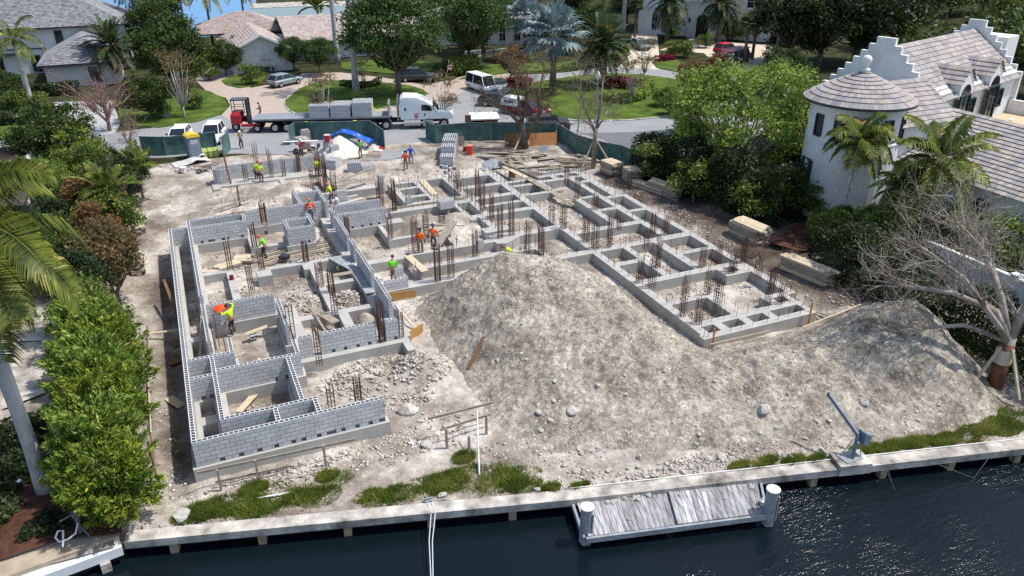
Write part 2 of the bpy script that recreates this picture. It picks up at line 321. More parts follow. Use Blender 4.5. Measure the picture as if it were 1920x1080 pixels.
mb = MB(); mb.add([(-600, -200, -1.6), (700, -200, -1.6), (700, 5, -1.6), (-600, 5, -1.6)], [(0, 1, 2, 3)])
tag(mb.build('canal_water', wm, fix=False), kind='structure')
# bay behind the houses
bw = bpy.data.materials.new('bay_water'); bw.use_nodes = True; b = bw.node_tree.nodes['Principled BSDF']; b.inputs['Base Color'].default_value = lin(66, 128, 178); b.inputs['Roughness'].default_value = .25
nn = bw.node_tree.nodes.new('ShaderNodeTexNoise'); nn.inputs['Scale'].default_value = .9; nn.inputs['Detail'].default_value = 5; bb = bw.node_tree.nodes.new('ShaderNodeBump'); bb.inputs['Distance'].default_value = .3
bw.node_tree.links.new(nn.outputs[0], bb.inputs['Height']); bw.node_tree.links.new(bb.outputs[0], b.inputs['Normal'])
def sheet(name, pix, m, z, zp=0.0, kind='structure', world=False):
    P = [p if world else at2(p[0], p[1], zp) for p in pix]
    k = MB(); k.add([(p[0], p[1], z) for p in P], [tuple(range(len(P)))])
    o = k.build(name, m, fix=False)
    if o.data.polygons[0].normal.z < 0: o.data.flip_normals()
    return tag(o, kind=kind)

cw = mat('far_canal', lin(92, 112, 108), .2, .15, .3, 4, spec=.5)
sheet('far_canal_water', [(470, 46), (1000, 44), (1000, 4), (700, 10), (560, 12), (470, 16)], cw, .09)
sheet('far_quay', [(470, 17), (560, 13), (700, 11), (1000, 5), (1000, -4), (700, 2), (560, 4), (470, 8)], M_cap, .13)
sheet('bay_water', [(-300, 134), (480, 60), (480, -110), (-300, -110)], bw, .03)
# ---------------------------------------------------------------- roads, drives, lawns
sheet('road', [(-300, 292), (0, 262), (180, 252), (300, 238), (425, 214), (520, 190), (700, 180), (800, 172), (880, 150), (960, 142), (1060, 136), (1140, 125), (1230, 127), (1320, 140), (1420, 170), (1460, 240), (1330, 290), (1190, 300), (1040, 246), (900, 262), (730, 300), (640, 300), (540, 290), (440, 288), (300, 296), (160, 300), (-300, 340)], M_asph, .012)
sheet('road_shadow', [(1086, 250), (1180, 248), (1290, 240), (1330, 262), (1250, 300), (1190, 291), (1130, 262)], M_asph_shade, .018)  # tree's cast shadow painted on the road as a darker sheet
sheet('driveway', [(432, 128), (470, 165), (540, 152), (570, 137), (640, 136), (720, 146), (800, 160), (850, 148), (930, 128), (960, 140), (880, 166), (820, 200), (700, 212), (560, 222), (520, 246), (440, 232), (415, 216), (432, 198), (424, 184), (388, 172), (366, 150), (398, 126)], M_paver, .02)
sheet('driveway', [(100, 192), (210, 188), (226, 232), (214, 252), (140, 256), (110, 230)], M_drive, .02)
sheet('driveway', [(1186, 62), (1232, 62), (1236, 104), (1236, 131), (1160, 126), (1178, 105)], M_cream, .02)
sheet('forecourt', [(1236, 94), (1300, 74), (1440, 84), (1500, 120), (1440, 160), (1370, 150), (1340, 118), (1320, 100)], M_cream, .024)
def lawn(pix, h=.1, curb=None, m=None):
    P = [at2(*p) for p in pix]; k = MB(); k.prism(P, -.1, h); o = k.build('lawn', m or M_grass); tag(o, kind='structure')
    if curb:
        c = MB(); n = len(P); A = sum((P[i][0]*P[(i+1) % n][1]-P[(i+1) % n][0]*P[i][1]) for i in range(n)); sg = 1 if A > 0 else -1
        for i in range(n):
            a, b2 = Vector((*P[i], 0)), Vector((*P[(i+1) % n], 0)); d = (b2-a).normalized(); nr = Vector((d.y, -d.x, 0))*sg
            c.hexa([a+nr*.003, b2+nr*.003, b2+nr*curb, a+nr*curb, a+nr*.003+Vector((0, 0, h+.02)), b2+nr*.003+Vector((0, 0, h+.02)), b2+nr*curb+Vector((0, 0, h)), a+nr*curb+Vector((0, 0, h))])
        tag(c.build('kerb', M_cap), kind='structure')
lawn([(228, 236), (300, 240), (370, 229), (415, 215), (429, 200), (420, 186), (395, 173), (340, 160), (240, 160), (220, 200)])
lawn([(534, 190), (537, 201), (545, 209), (560, 215), (600, 216), (650, 213), (700, 208), (745, 199), (790, 185), (805, 177), (790, 168), (765, 161), (720, 156), (650, 152), (600, 152), (560, 168)], .1, .15)
lawn([(640, 118), (720, 112), (820, 118), (800, 142), (720, 138), (640, 130)])
lawn([(940, 205), (965, 212), (1000, 219), (1060, 225), (1120, 227), (1180, 225.5), (1240, 219.5), (1290, 206), (1318, 190), (1320, 172), (1290, 154), (1240, 145), (1190, 140), (1140, 138), (1080, 143), (1010, 154), (960, 168), (935, 185)], .1, .3)
lawn([(1222, 117), (1262, 112), (1310, 128), (1290, 140), (1232, 128)])
lawn([(415, 152), (440, 142), (500, 143), (486, 160), (450, 166), (424, 160)])
lawn([(0, 240), (70, 228), (110, 240), (170, 250), (80, 258), (0, 264), (-200, 270)])
lawn([(860, 150), (920, 122), (1060, 118), (1150, 100), (1160, 124), (1050, 132), (950, 138)])
lawn([(1230, 340), (1260, 300), (1330, 288), (1480, 300), (1480, 330), (1400, 350)], .04)
sheet('mulch_bed', [(1440, 455), (1500, 418), (1590, 420), (1580, 470), (1500, 470)], M_mulch, .012, 0)
sheet('patio', [(0, 640), (110, 640), (120, 560), (-60, 560), (-300, 800), (0, 770), (90, 735)], M_cap, -.42, -.45)
sheet('mulch_bed', [(-20, 880), (100, 780), (180, 800), (230, 1000), (120, 1010), (-30, 1060)], M_mulch, -.44, -.45)

# ---------------------------------------------------------------- seawall
def strip(k, pts, w0, w1, z0, z1, mi=0):
    """box running along a polyline between offsets w0 and w1 to its left"""
    n = len(pts); L = []
    for i, p in enumerate(pts):
        a = Vector(pts[max(i-1, 0)]); b2 = Vector(pts[min(i+1, n-1)]); d = (b2-a).normalized(); nr = Vector((-d.y, d.x)); L.append((Vector(p)+nr*w0, Vector(p)+nr*w1))
    for i in range(n-1):
        a, b2, c, d = L[i][0], L[i+1][0], L[i+1][1], L[i][1]
        k.hexa([(a.x, a.y, z0), (b2.x, b2.y, z0), (c.x, c.y, z0), (d.x, d.y, z0), (a.x, a.y, z1), (b2.x, b2.y, z1), (c.x, c.y, z1), (d.x, d.y, z1)], mi)
sw = empty('seawall', (0, 0, 0), 0, 'long pale concrete seawall cap above the dark canal in front of the building site', 'seawall')
k = MB(); strip(k, SW, 0, .62, -1.12, -.78); k.build('cap', M_cap, sw)
k = MB(); strip(k, SW, .45, .6, -4, -1.12); k.build('sheet_wall', mat('stained_wall', lin(34, 32, 28), .95, .4, 2), sw)
for i in range(17):
    t = -1.2+i*3.15
    if 13.2 < t < 21.9: continue
    k = MB(); y = float(ysw(t)); k.cbox((t, y+.2, -2.3), (.3, .3, 2.35), -.27); k.build('pile', mat('stained_pile', lin(150, 136, 112), .95, .3, 3), sw)
nb = empty('seawall', (0, 0, 0), 0, 'neighbour\'s seawall with a brown stained walkway and a white lower ledge', 'seawall')
NB = [(-60, -12.5), (-6.95, -3.25), (-2.95, -2.62)]
k = MB(); strip(k, NB, 0, .42, -1.2, -.8); k.build('ledge', mat('white_ledge', lin(214, 218, 220), .8, .06, 2), nb)
k = MB(); strip(k, NB, .42, 1.25, -1.3, -.6); k.build('walkway', mat('brown_stain_concrete', lin(158, 146, 124), .9, .25, .8, c2=lin(186, 172, 150)), nb)
k = MB(); strip(k, NB, 1.25, 1.75, -1.3, -.58); k.build('edge_strip', mat('sandy_concrete', lin(200, 188, 164), .9, .12, 2), nb)
k = MB(); strip(k, NB, .3, .42, -4, -1.2); k.build('sheet_wall', _M['stained_wall'], nb)
for t in (-9.6, -6.6, -3.6):
    k = MB(); k.cbox((t, -2.72+(t+3.6)*.16, -2.2), (.34, .3, 2.0), .15); k.build('pile', M_cap, nb)
for (x, l_) in ((25.55, 'square'),):
    k = MB(); k.cbox((25.75, float(ysw(25.75))+.42, -.83), (1.45, 1.0, .5), -.26); b2 = k.build('concrete_pad', M_cap); tag(b2, 'square concrete pad on the seawall under the blue davit crane', 'concrete pad')

# ---------------------------------------------------------------- mound of excavated dirt
CP = [(17.7, 8.3, 3.0), (19.6, 7.0, 2.65), (16.2, 8.7, 2.3), (14.3, 8.6, .95), (12.9, 8.5, -.55), (12.7, 10.5, -.6), (14.6, 10.8, .5), (16, 12.0, -.1), (18, 12.2, -.1), (20, 12.0, -.1), (21.4, 11.4, .4), (17.5, 10.6, 1.9), (20, 10, 1.7),
 (23, 12, -.3), (24.6, 11, -.6), (23.6, 9, .25), (25.0, 8, -.6), (22.2, 7.5, 1.6), (24, 5.5, .55), (25.1, 5, -.6), (22, 4, 1.7), (25.0, 2, -.5), (24, 2, .25), (22, 0, 1.15), (25, -.3, -.3), (27.2, -.5, -.45), (30, -.4, -.5), (33, -.3, -.5),
 (17.6, 4.5, 2.0), (17.4, 1.4, 1.0), (16.8, -2.0, -.05), (16.2, -4.6, -.8), (13.3, -1.5, -.6), (13.2, 1.5, -.5), (12.8, 4, -.55), (14.8, 4, .95), (15.1, .5, .35), (12.6, 6.4, -.6), (11.2, 0, -.75), (11, -3, -.9),
 (20.5, -6.2, -.85), (20.3, -3, .15), (24, -7.4, -.85), (24, -4, .35), (26, -3.2, .75), (29, -3.9, 1.15), (31.5, -4.1, 1.75), (33.7, -4.1, 2.5), (35.0, -4.3, 2.45), (36.2, -4.9, 1.3), (37.2, -5.6, -.2), (38, -6, -.6), (34.5, -2.0, 1.0), (34, -.9, .15), (36.5, -2.5, .7), (38, -3, -.3), (36, 0, -.1), (38, 1, -.5),
 (28.5, -6, .35), (31.5, -7, .7), (34, -7.2, 1.15), (35.6, -6.8, 1.0), (28, -8.6, -.8), (31, -9.3, -.75), (34.2, -9.6, -.7), (36.4, -8.2, -.5), (38, -9, -.8), (10, 3, -.9), (10, 8, -1), (27, 2, -.9), (27, 8, -1), (33, 2, -.9), (20, 14, -.9), (24, 14, -1), (14, 14, -1), (29, 2, -.9)]
cp = np.array(CP)
def tps(r2): return np.where(r2 > 0, r2*np.log(r2+1e-12), 0)
n_ = len(cp); K = tps(((cp[:, None, :2]-cp[None, :, :2])**2).sum(-1))+np.eye(n_)*.6; Pm = np.c_[np.ones(n_), cp[:, :2]]
A_ = np.block([[K, Pm], [Pm.T, np.zeros((3, 3))]]); w_ = np.linalg.solve(A_, np.r_[cp[:, 2], 0, 0, 0])
mx_ = np.arange(10.0, 38.6, .09); my_ = np.arange(-10.4, 13.2, .09); MX, MY = np.meshgrid(mx_, my_)
MZ = np.zeros_like(MX)
for i in range(n_): MZ += w_[i]*tps((MX-cp[i, 0])**2+(MY-cp[i, 1])**2)
MZ += w_[n_]+w_[n_+1]*MX+w_[n_+2]*MY
hh = np.clip((MZ+.7)/1.2, 0, 1)
rid = 1-np.abs(fbm(MX*1.0+MY*.35, MY*.28, 21, 4, .9)); gul = fbm(MX, MY, 5, 6, .55)*.26+fbm(MX, MY, 11, 5, 2.2)*.16+(rid-.75)*.26
MZ = MZ+gul*hh+fbm(MX, MY, 15, 3, 4.5)*.1*np.clip(hh+.3, 0, 1)
MZ = np.where(MY < ysw(MX)+.75, -3.0, MZ)
GZm = np.interp(0, [0], [0])
ii = np.clip(((MX-X0)/hx).astype(int), 0, nxg-2); jj = np.clip(((MY-Y0)/hy).astype(int), 0, nyg-2); gzz = GZ[jj, ii]
inb = (MX > 25.45) & (MX < 34.0) & (MY > .22) | (MX > 11.0) & (MY > 12.55) | (MX < 11.15) & (MY > 5.3)
MZ = np.where(inb, -1.4, MZ)
vis = MZ > gzz-.12
mi_ = np.arange(MX.size).reshape(MX.shape)
F = np.stack([mi_[:-1, :-1], mi_[:-1, 1:], mi_[1:, 1:], mi_[1:, :-1]], -1).reshape(-1, 4)
vv = (vis[:-1, :-1] | vis[:-1, 1:] | vis[1:, 1:] | vis[1:, :-1]).ravel()
o = np_mesh('dirt_mound', np.stack([MX, MY, MZ], -1), F[vv], M_mound, smooth=True)
tag(o, 'large grey-brown mound of excavated dirt and stones between the foundation and the seawall', 'mound')
def mz(x, y):
    if not (10.0 < x < 38.4 and -10.3 < y < 13.1): return gz(x, y)
    i = int((x-10)/.09); j = int((y+10.4)/.09)
    v = float(MZ[j, i]) if j < MZ.shape[0] and i < MZ.shape[1] else -9
    return max(gz(x, y), v)
# ---------------------------------------------------------------- concrete footings (a plan of rectangles, merged into one casting)
def casting(name, rects, label, zt=0.0, zb=-1.25, polys=()):
    q = lambda v: round(v, 2)
    xs = sorted({q(v) for r in rects for v in (r[0], r[2])}); ys = sorted({q(v) for r in rects for v in (r[1], r[3])})
    # break long runs so the top is not one huge strip
    cell = set()
    for i in range(len(xs)-1):
        for j in range(len(ys)-1):
            cx, cy = (xs[i]+xs[i+1])/2, (ys[j]+ys[j+1])/2
            if any(q(r[0]) < cx < q(r[2]) and q(r[1]) < cy < q(r[3]) for r in rects): cell.add((i, j))
    k = MB(); vid = {}
    def V(i, j, z):
        if (i, j, z) not in vid: vid[(i, j, z)] = len(k.v); k.v.append((xs[i], ys[j], z))
        return vid[(i, j, z)]
    for (i, j) in cell:
        k.f.append((V(i, j, zt), V(i+1, j, zt), V(i+1, j+1, zt), V(i, j+1, zt))); k.mi.append(0)
        for (di, dj, a, b2) in ((-1, 0, (i, j+1), (i, j)), (1, 0, (i+1, j), (i+1, j+1)), (0, -1, (i, j), (i+1, j)), (0, 1, (i+1, j+1), (i, j+1))):
            if (i+di, j+dj) not in cell: k.f.append((V(*a, zt), V(*a, zb), V(*b2, zb), V(*b2, zt))); k.mi.append(0)
    for p, z0, z1 in polys: k.prism(p, z0, z1)
    o = k.build(name, M_conc, fix=False)
    return tag(o, label, 'foundation')
RF = [(25.64, .27, 26.17, 13.0), (25.48, .27, 26.17, .69), (25.48, .27, 33.25, .76), (26.1, 1.48, 32.9, 2.03), (26.96, .5, 27.5, 1.6), (28.67, .5, 29.2, 1.6), (30.35, .5, 30.87, 1.6), (32.89, .27, 33.25, 2.79),
 (26.1, 4.34, 29.18, 4.78), (28.65, 2.0, 29.18, 4.78), (31.55, 2.0, 32.08, 3.13), (32.08, 2.7, 33.94, 3.13), (33.44, 2.79, 33.94, 22.3), (25.64, 7.33, 31.6, 7.9), (31.6, 6.22, 32.08, 7.9), (32.0, 6.22, 33.5, 6.63), (32.0, 7.36, 33.5, 7.9), (32.9, 6.5, 33.5, 7.4),
 (25.7, 10.28, 28.0, 10.79), (27.97, 7.8, 28.46, 13.0), (30.38, 7.8, 31.0, 13.1), (31.0, 10.2, 33.5, 10.66), (21.98, 12.75, 33.94, 13.42),
 (25.7, 13.3, 26.2, 17.5), (26.1, 16.15, 32, 16.75), (29.53, 16.2, 30.05, 22.95), (30, 19.48, 31.6, 19.95), (29.53, 22.55, 31.6, 22.95), (31.52, 13.3, 32.0, 27.6), (31.9, 18.45, 33.5, 18.9), (31.9, 21.8, 33.94, 22.3), (32.72, 22.2, 33.3, 29.17),
 (28.5, 28.7, 33.3, 29.17), (28.5, 27.45, 32.0, 27.95), (30.3, 27.9, 30.8, 28.8), (31.42, 27.9, 31.95, 28.8), (31.9, 27.5, 32.8, 28.03), (31.9, 26.05, 32.8, 26.55), (28.55, 25.05, 29.06, 28.8),
 (25.63, 17.25, 26.2, 31.75), (26.1, 27.3, 28.6, 27.75), (26.1, 28.42, 28.6, 28.9), (26.1, 24.95, 28.6, 25.38), (22.1, 31.16, 26.45, 31.75), (26.03, 29.0, 26.5, 31.75), (21.7, 28.47, 26.1, 29.09), (22.1, 25.7, 25.7, 26.3), (22.1, 23.93, 25.7, 24.36), (20.4, 22.05, 25.7, 22.63),
 (21.66, 22.05, 22.22, 32.3), (20.46, 18.93, 22.4, 19.87), (21.15, 19.8, 21.58, 22.1), (20.4, 21.65, 20.9, 22.63), (22.35, 17.5, 25.7, 18.3), (22.45, 13.3, 22.8, 15.6), (14.0, 14.95, 22.8, 15.5), (14.2, 17.22, 20.5, 17.78),
 (17.0, 26.6, 17.47, 32.3), (17.4, 30.38, 19.2, 30.8), (17.4, 28.2, 19.2, 28.7), (19.12, 26.8, 19.6, 32.3), (17.0, 31.9, 22.2, 32.3), (17.0, 26.6, 22.2, 27.12), (15.3, 25.45, 21.7, 26.15), (20.35, 22.6, 20.6, 25.5), (17.65, 17.7, 18.1, 19.3)]
OCT = [(20.43, 18.35), (20.44, 16.86), (21.03, 16.61), (22.45, 17.49), (22.48, 18.31), (21.38, 18.54)]
f_right = casting('concrete_foundation', RF, 'broad grid of bare grey concrete footings bristling with rebar on the right of the site', 0, -1.25, [(OCT, -1.2, .004)])
k = MB(); k.box(13.82, 20.35, -1.2, 14.12, 23.36, 0); k.box(14.12, 20.35, -1.2, 16.7, 20.7, 0); k.box(13.82, 23.36, -1.2, 15.75, 24.28, .02)
tag(k.build('concrete_foundation', M_conc), 'U-shaped low concrete footing right of the long central block wall', 'foundation')
k = MB(); k.box(11.1, 31.75, -1, 16.6, 32.2, .0); k.box(12.9, 32.2, -1, 13.35, 37.2, -.01); k.box(3.6, 37.2, -1, 13.5, 39.35, -.005); k.box(8.9, 33.2, -1, 9.35, 37.2, -.01); k.box(3.6, 36.6, -1, 4.2, 37.2, -.02)
tag(k.build('concrete_foundation', M_conc), 'footing of the far block wall nearest the street', 'foundation')
# walls of hollow blocks: axis, from, to, lateral minimum, courses, cleanout holes, label
BW = [('x', 0, 7.97, 0, 6, 1, 'long near grey block wall facing the canal with a row of square cleanout holes'),
 ('y', .2, 25.4, 0, 6, 0, 'longest outer block wall along the left edge of the site'),
 ('x', .2, 1.2, 25.2, 6, 0, 'short block wall closing the far end of the narrow left corridor'),
 ('y', 1.2, 6.8, 1.2, 6, 0, 'block wall on the right of the narrow corridor next to the canal end'),
 ('y', 8.4, 13.0, 1.2, 6, 0, 'block wall beside the worker carrying an orange bundle'),
 ('y', 13.9, 25.6, 1.2, 6, 0, 'inner block wall on the right of the corridor at its far end'),
 ('x', 1.4, 5.3, 1.2, 6, 0, 'inner block wall running parallel just behind the near wall'),
 ('y', .2, 1.2, 3.37, 6, 0, 'left one of two tiny block cross walls behind the near wall'),
 ('y', .2, 1.2, 5.08, 6, 0, 'right one of two tiny block cross walls behind the near wall'),
 ('y', 1.4, 5.35, 4.57, 6, 0, 'block wall on the right side of the small room with the diagonal plank'),
 ('x', 1.4, 5.28, 5.35, 6, 2, 'block wall at the back of the small room with the diagonal plank'),
 ('x', .2, 2.35, 6.8, 6, 0, 'short block wall across the corridor below the white rubble room'),
 ('y', 7.0, 8.4, 2.15, 6, 0, 'stub of block wall ending beside the white rubble'),
 ('x', .2, 1.2, 5.05, 6, 2, 'dark jointed block wall across the corridor with gaps at its foot'),
 ('y', 5.55, 6.82, 5.08, 6, 0, 'short block wall at the right corner of the white rubble room'),
 ('y', 8.6, 11.95, 5.06, 6, 0, 'block wall on the right of the white rubble room'),
 ('x', 1.45, 5.04, 12.48, 6, 0, 'block wall behind the worker carrying an orange bundle'),
 ('x', 5.45, 6.1, 6.9, 6, 0, 'small block pier left of the tall rusty cage by the white heap'),
 ('x', 6.52, 9.42, 6.9, 6, 1, 'block wall with four cleanout holes behind the white rubble heap'),
 ('x', 9.92, 10.65, 6.9, 6, 2, 'small block pier right of the tall rusty cages by the orange formwork'),
 ('y', 9.37, 12.47, 10.78, 6, 0, 'nearest long length of the central block wall, beside the dirt mound'),
 ('y', 13.25, 17.0, 10.78, 6, 0, 'length of the central block wall left of the lime worker by the blocks'),
 ('y', 17.6, 18.9, 10.78, 6, 0, 'shortest length of the central block wall'),
 ('y', 19.6, 23.4, 10.78, 6, 0, 'length of the central block wall left of the rubble floor'),
 ('y', 24.1, 25.1, 10.78, 6, 0, 'short length of central block wall below the crouching pale worker'),
 ('y', 26.5, 30.5, 10.75, 6, 0, 'far length of the central block wall beside the dense rusty cages'),
 ('x', 11.45, 12.9, 12.75, 3, 0, 'low three-course block wall in front of the lime worker'),
 ('x', 1.4, 4.97, 25.0, 6, 2, 'block wall behind the room with the stacked short timbers'),
 ('x', 1.4, 5.03, 26.45, 6, 0, 'rearmost block wall of the narrow cell at the back left'),
 ('y', 25.6, 26.65, 1.2, 6, 0, 'tiny block end wall at the back left corner'),
 ('y', 25.2, 26.45, 4.83, 6, 0, 'tiny block cross wall beside the rusty cage at the back left'),
 ('x', 5.15, 6.1, 26.75, 6, 0, 'block pier left of the rusty cage in the back wall'),
 ('x', 6.58, 10.5, 26.75, 6, 0, 'back block wall behind the worker in the orange vest'),
 ('y', 22.16, 24.05, 7.32, 6, 0, 'left wall of the small open block box'), ('x', 7.52, 9.03, 22.16, 6, 2, 'front wall of the small open block box'),
 ('x', 7.52, 9.03, 23.85, 6, 0, 'rear wall of the small open block box'), ('y', 22.5, 24.7, 9.03, 6, 0, 'right wall of the small open block box'),
 ('y', 26.95, 30.6, 8.97, 6, 0, 'left wall of the block bay behind the orange vest worker'), ('x', 9.17, 10.75, 29.3, 6, 0, 'rear wall of the block bay behind the orange vest worker'),
 ('x', 11.2, 14.65, 25.45, 6, 0, 'block wall right of the crouching pale worker'), ('x', 10.98, 14.58, 23.55, 6, 1, 'block wall with cleanout holes above the rubble floor'),
 ('x', 3.85, 13.3, 38.85, 6, 0, 'far block wall nearest the street, dotted with rusty cages'), ('y', 38.0, 38.85, 3.85, 6, 0, 'tiny left end wall of the far block wall'), ('x', 4.05, 5.2, 37.9, 6, 0, 'low near return of the far block wall at its left end'),
 ('y', 7.9, 8.5, 10.78, 6, 0, 'block pier beside the orange formwork and the rusty column')]
m = bpy.data.materials.new('concrete_block'); m.use_nodes = True; n = m.node_tree.nodes; l = m.node_tree.links; b = n['Principled BSDF']; b.inputs['Roughness'].default_value = .93; b.inputs['Specular IOR Level'].default_value = .12
uvn = n.new('ShaderNodeTexCoord'); br = n.new('ShaderNodeTexBrick'); br.offset = .5; br.inputs['Scale'].default_value = 1; br.inputs['Brick Width'].default_value = .4064; br.inputs['Row Height'].default_value = .2032
br.inputs['Mortar Size'].default_value = .011; br.inputs['Mortar Smooth'].default_value = .2; br.inputs['Bias'].default_value = 0
br.inputs['Color1'].default_value = lin(184, 185, 186); br.inputs['Color2'].default_value = lin(202, 203, 203); br.inputs['Mortar'].default_value = lin(138, 138, 138)
l.new(uvn.outputs['UV'], br.inputs['Vector'])
no = n.new('ShaderNodeTexNoise'); no.inputs['Scale'].default_value = 1.6; no.inputs['Detail'].default_value = 7; no.inputs['Roughness'].default_value = .65; l.new(uvn.outputs['Object'], no.inputs['Vector'])
mx = n.new('ShaderNodeMix'); mx.data_type = 'RGBA'; mx.blend_type = 'OVERLAY'; mx.inputs[0].default_value = .35; l.new(br.outputs[0], mx.inputs[6]); l.new(no.outputs[0], mx.inputs[7]); l.new(mx.outputs[2], b.inputs['Base Color'])
bp = n.new('ShaderNodeBump'); bp.invert = True; bp.inputs['Distance'].default_value = .012; l.new(br.outputs['Fac'], bp.inputs['Height']); l.new(bp.outputs[0], b.inputs['Normal'])
M_blk = m; M_blktop = mat('block_top', lin(204, 205, 205), .9, .1, 4, spec=.12)
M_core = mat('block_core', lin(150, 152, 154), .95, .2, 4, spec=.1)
def wall_mesh(L, h, t=.2, holes=()):
    """a run of hollow blocks along +x, front face at y=0, with real open cores; holes = cells left out of the bottom course"""
    k = MB(); k.uv = []; C = .2032; n_ = max(1, round(L/C)); c = L/n_
    def q(p, uv, mi): k.add(p, [(0, 1, 2, 3)], mi); k.uv.append(uv)
    z3 = [(0, 0)]*4
    for i in range(n_):
        a, b2 = i*c, (i+1)*c; w = .018; e = .032; d = .3
        A = [(a, 0, h), (b2, 0, h), (b2, t, h), (a, t, h)]; B = [(a+w, e, h), (b2-w, e, h), (b2-w, t-e, h), (a+w, t-e, h)]
        D = [(x, y, h-d) for x, y, _ in B]
        for j in range(4):
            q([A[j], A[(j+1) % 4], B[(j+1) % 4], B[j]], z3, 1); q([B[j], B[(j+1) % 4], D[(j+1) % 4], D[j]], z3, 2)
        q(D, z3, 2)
    for y, sg in ((0, 1), (t, -1)):
        def fq(x0, x1, z0, z1):
            p = [(x0, y, z0), (x1, y, z0), (x1, y, z1), (x0, y, z1)]; uv = [(x0, z0), (x1, z0), (x1, z1), (x0, z1)]
            if sg < 0: p.reverse(); uv.reverse()
            q(p, uv, 0)
        if y == 0 and holes:
            zc = C*.92; fq(0, L, zc, h); x = 0
            for (s, w) in sorted(holes):
                s, e2 = max(s, .02), min(s+w, L-.02)
                if s <= x: continue
                fq(x, s, 0, zc); x = e2; dp = .15
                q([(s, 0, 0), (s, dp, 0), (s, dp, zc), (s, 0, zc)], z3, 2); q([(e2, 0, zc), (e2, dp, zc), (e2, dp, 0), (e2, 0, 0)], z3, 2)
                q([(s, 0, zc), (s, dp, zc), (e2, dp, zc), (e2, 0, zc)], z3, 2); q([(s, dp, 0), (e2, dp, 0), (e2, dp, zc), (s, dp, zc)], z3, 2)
            fq(x, L, 0, zc)
        else: fq(0, L, 0, h)
    for x, sg in ((0, -1), (L, 1)):
        p = [(x, 0, 0), (x, t, 0), (x, t, h), (x, 0, h)]; uv = [(0, 0), (t, 0), (t, h), (0, h)]
        if sg < 0: p.reverse(); uv.reverse()
        q(p, uv, 0)
    return k
rr = random.Random(4)
HOLES = {0: [(.93, .2), (1.68, .21), (2.42, .2), (3.12, .2), (3.83, .2), (4.27, .2), (4.92, .2), (5.35, .42), (5.98, .2), (6.6, .2), (7.2, .2), (7.68, .27)],
         10: [(2.55, .12), (3.05, .25)], 13: [(.35, .2), (.72, .2)], 18: [(.5, .19), (1.12, .19), (1.78, .19), (2.4, .19)], 19: [(.42, .2)], 27: [(.45, .2), (.95, .42), (1.85, .2), (2.2, .15), (3.1, .2)], 34: [(.62, .18), (1.08, .18)], 40: [(.25, .2), (.95, .2), (1.65, .2), (2.3, .2), (2.9, .2)]}
FT = []
for i, (ax, a, b2, c, nc, hol, lab) in enumerate(BW):
    h = nc*.2032
    kk = wall_mesh(b2-a, h, .2, HOLES.get(i, ()))
    o = kk.build('block_wall', [M_blk, M_blktop, M_core], fix=False)
    z = .004 if c > 36 else .003
    if ax == 'x': o.location = (a, c, z)
    else: o.location = (c+.2, a, z); o.rotation_euler.z = R(90)
    tag(o, lab, 'block wall', 'hollow concrete block walls of the new house')
    if c < 36.5 or ax == 'y' and a < 36:
        FT.append((a-.12, c-.13, b2+.12, c+.36) if ax == 'x' else (c-.13, a-.12, c+.36, b2+.12))
FT += [(-.15, -.12, .42, 25.6), (-.15, -.12, 8.15, .36), (1.06, .9, 1.62, 26.8), (2.98, 12.5, 3.42, 19.5), (1.3, 19.4, 3.42, 19.9), (4.72, 17.85, 5.6, 18.92), (4.9, 22.65, 5.45, 25.2), (4.9, 22.65, 9.5, 23.1), (5.5, 18.72, 8.0, 19.2), (7.57, 17.83, 8.5, 19.1), (8.4, 18.65, 10.3, 19.15),
       (7.9, 11.0, 8.34, 17.9), (8.2, 14.97, 10.3, 15.4), (5.6, 11.02, 10.5, 11.55), (8.25, 8.9, 8.8, 11.1), (5.5, 7.2, 6.15, 13.0), (5.35, 6.5, 11.1, 7.45), (10.68, 5.5, 11.08, 6.6), (10.3, 7.0, 11.3, 31.0), (11.1, 12.6, 22.0, 13.4), (11.1, 16.97, 14.4, 17.6), (.3, 2.95, 1.2, 3.6), (.3, 8.0, 1.2, 8.5), (.3, 11.0, 1.2, 11.5)]
f_left = casting('concrete_foundation', FT, 'grey concrete footings carrying the block walls on the left of the site', 0, -1.3)

# ---------------------------------------------------------------- rebar
def top_to(P, ytop):
    lo, hi = 0, 8
    for _ in range(30):
        md = (lo+hi)/2; d = Vector((P[0], P[1], P[2]+md))-CAM_C; y = 540-CAM_F*d.dot(_uc)/d.dot(_fw)
        if y > ytop: lo = md
        else: hi = md
    return lo
def cage_mesh(h, w=.3, nbar=3, ties=.22, seed=0, r=.017):
    q = random.Random(seed); k = MB()
    P = [(x*w/(nbar-1)-w/2, y*w/(nbar-1)-w/2) for x in range(nbar) for y in range(nbar) if x in (0, nbar-1) or y in (0, nbar-1)]
    for x, y in P: k.tube([(x, y, -.1), (x+q.uniform(-.02, .02), y+q.uniform(-.02, .02), h*q.uniform(.82, 1.03))], r, 4)
    z = .12
    while z < h*.8:
        s = w/2+.01; k.tube([(-s, -s, z), (s, -s, z), (s, s, z), (-s, s, z), (-s, -s, z)], r*.75, 4); z += ties*q.uniform(.6, 1.5)
    return k
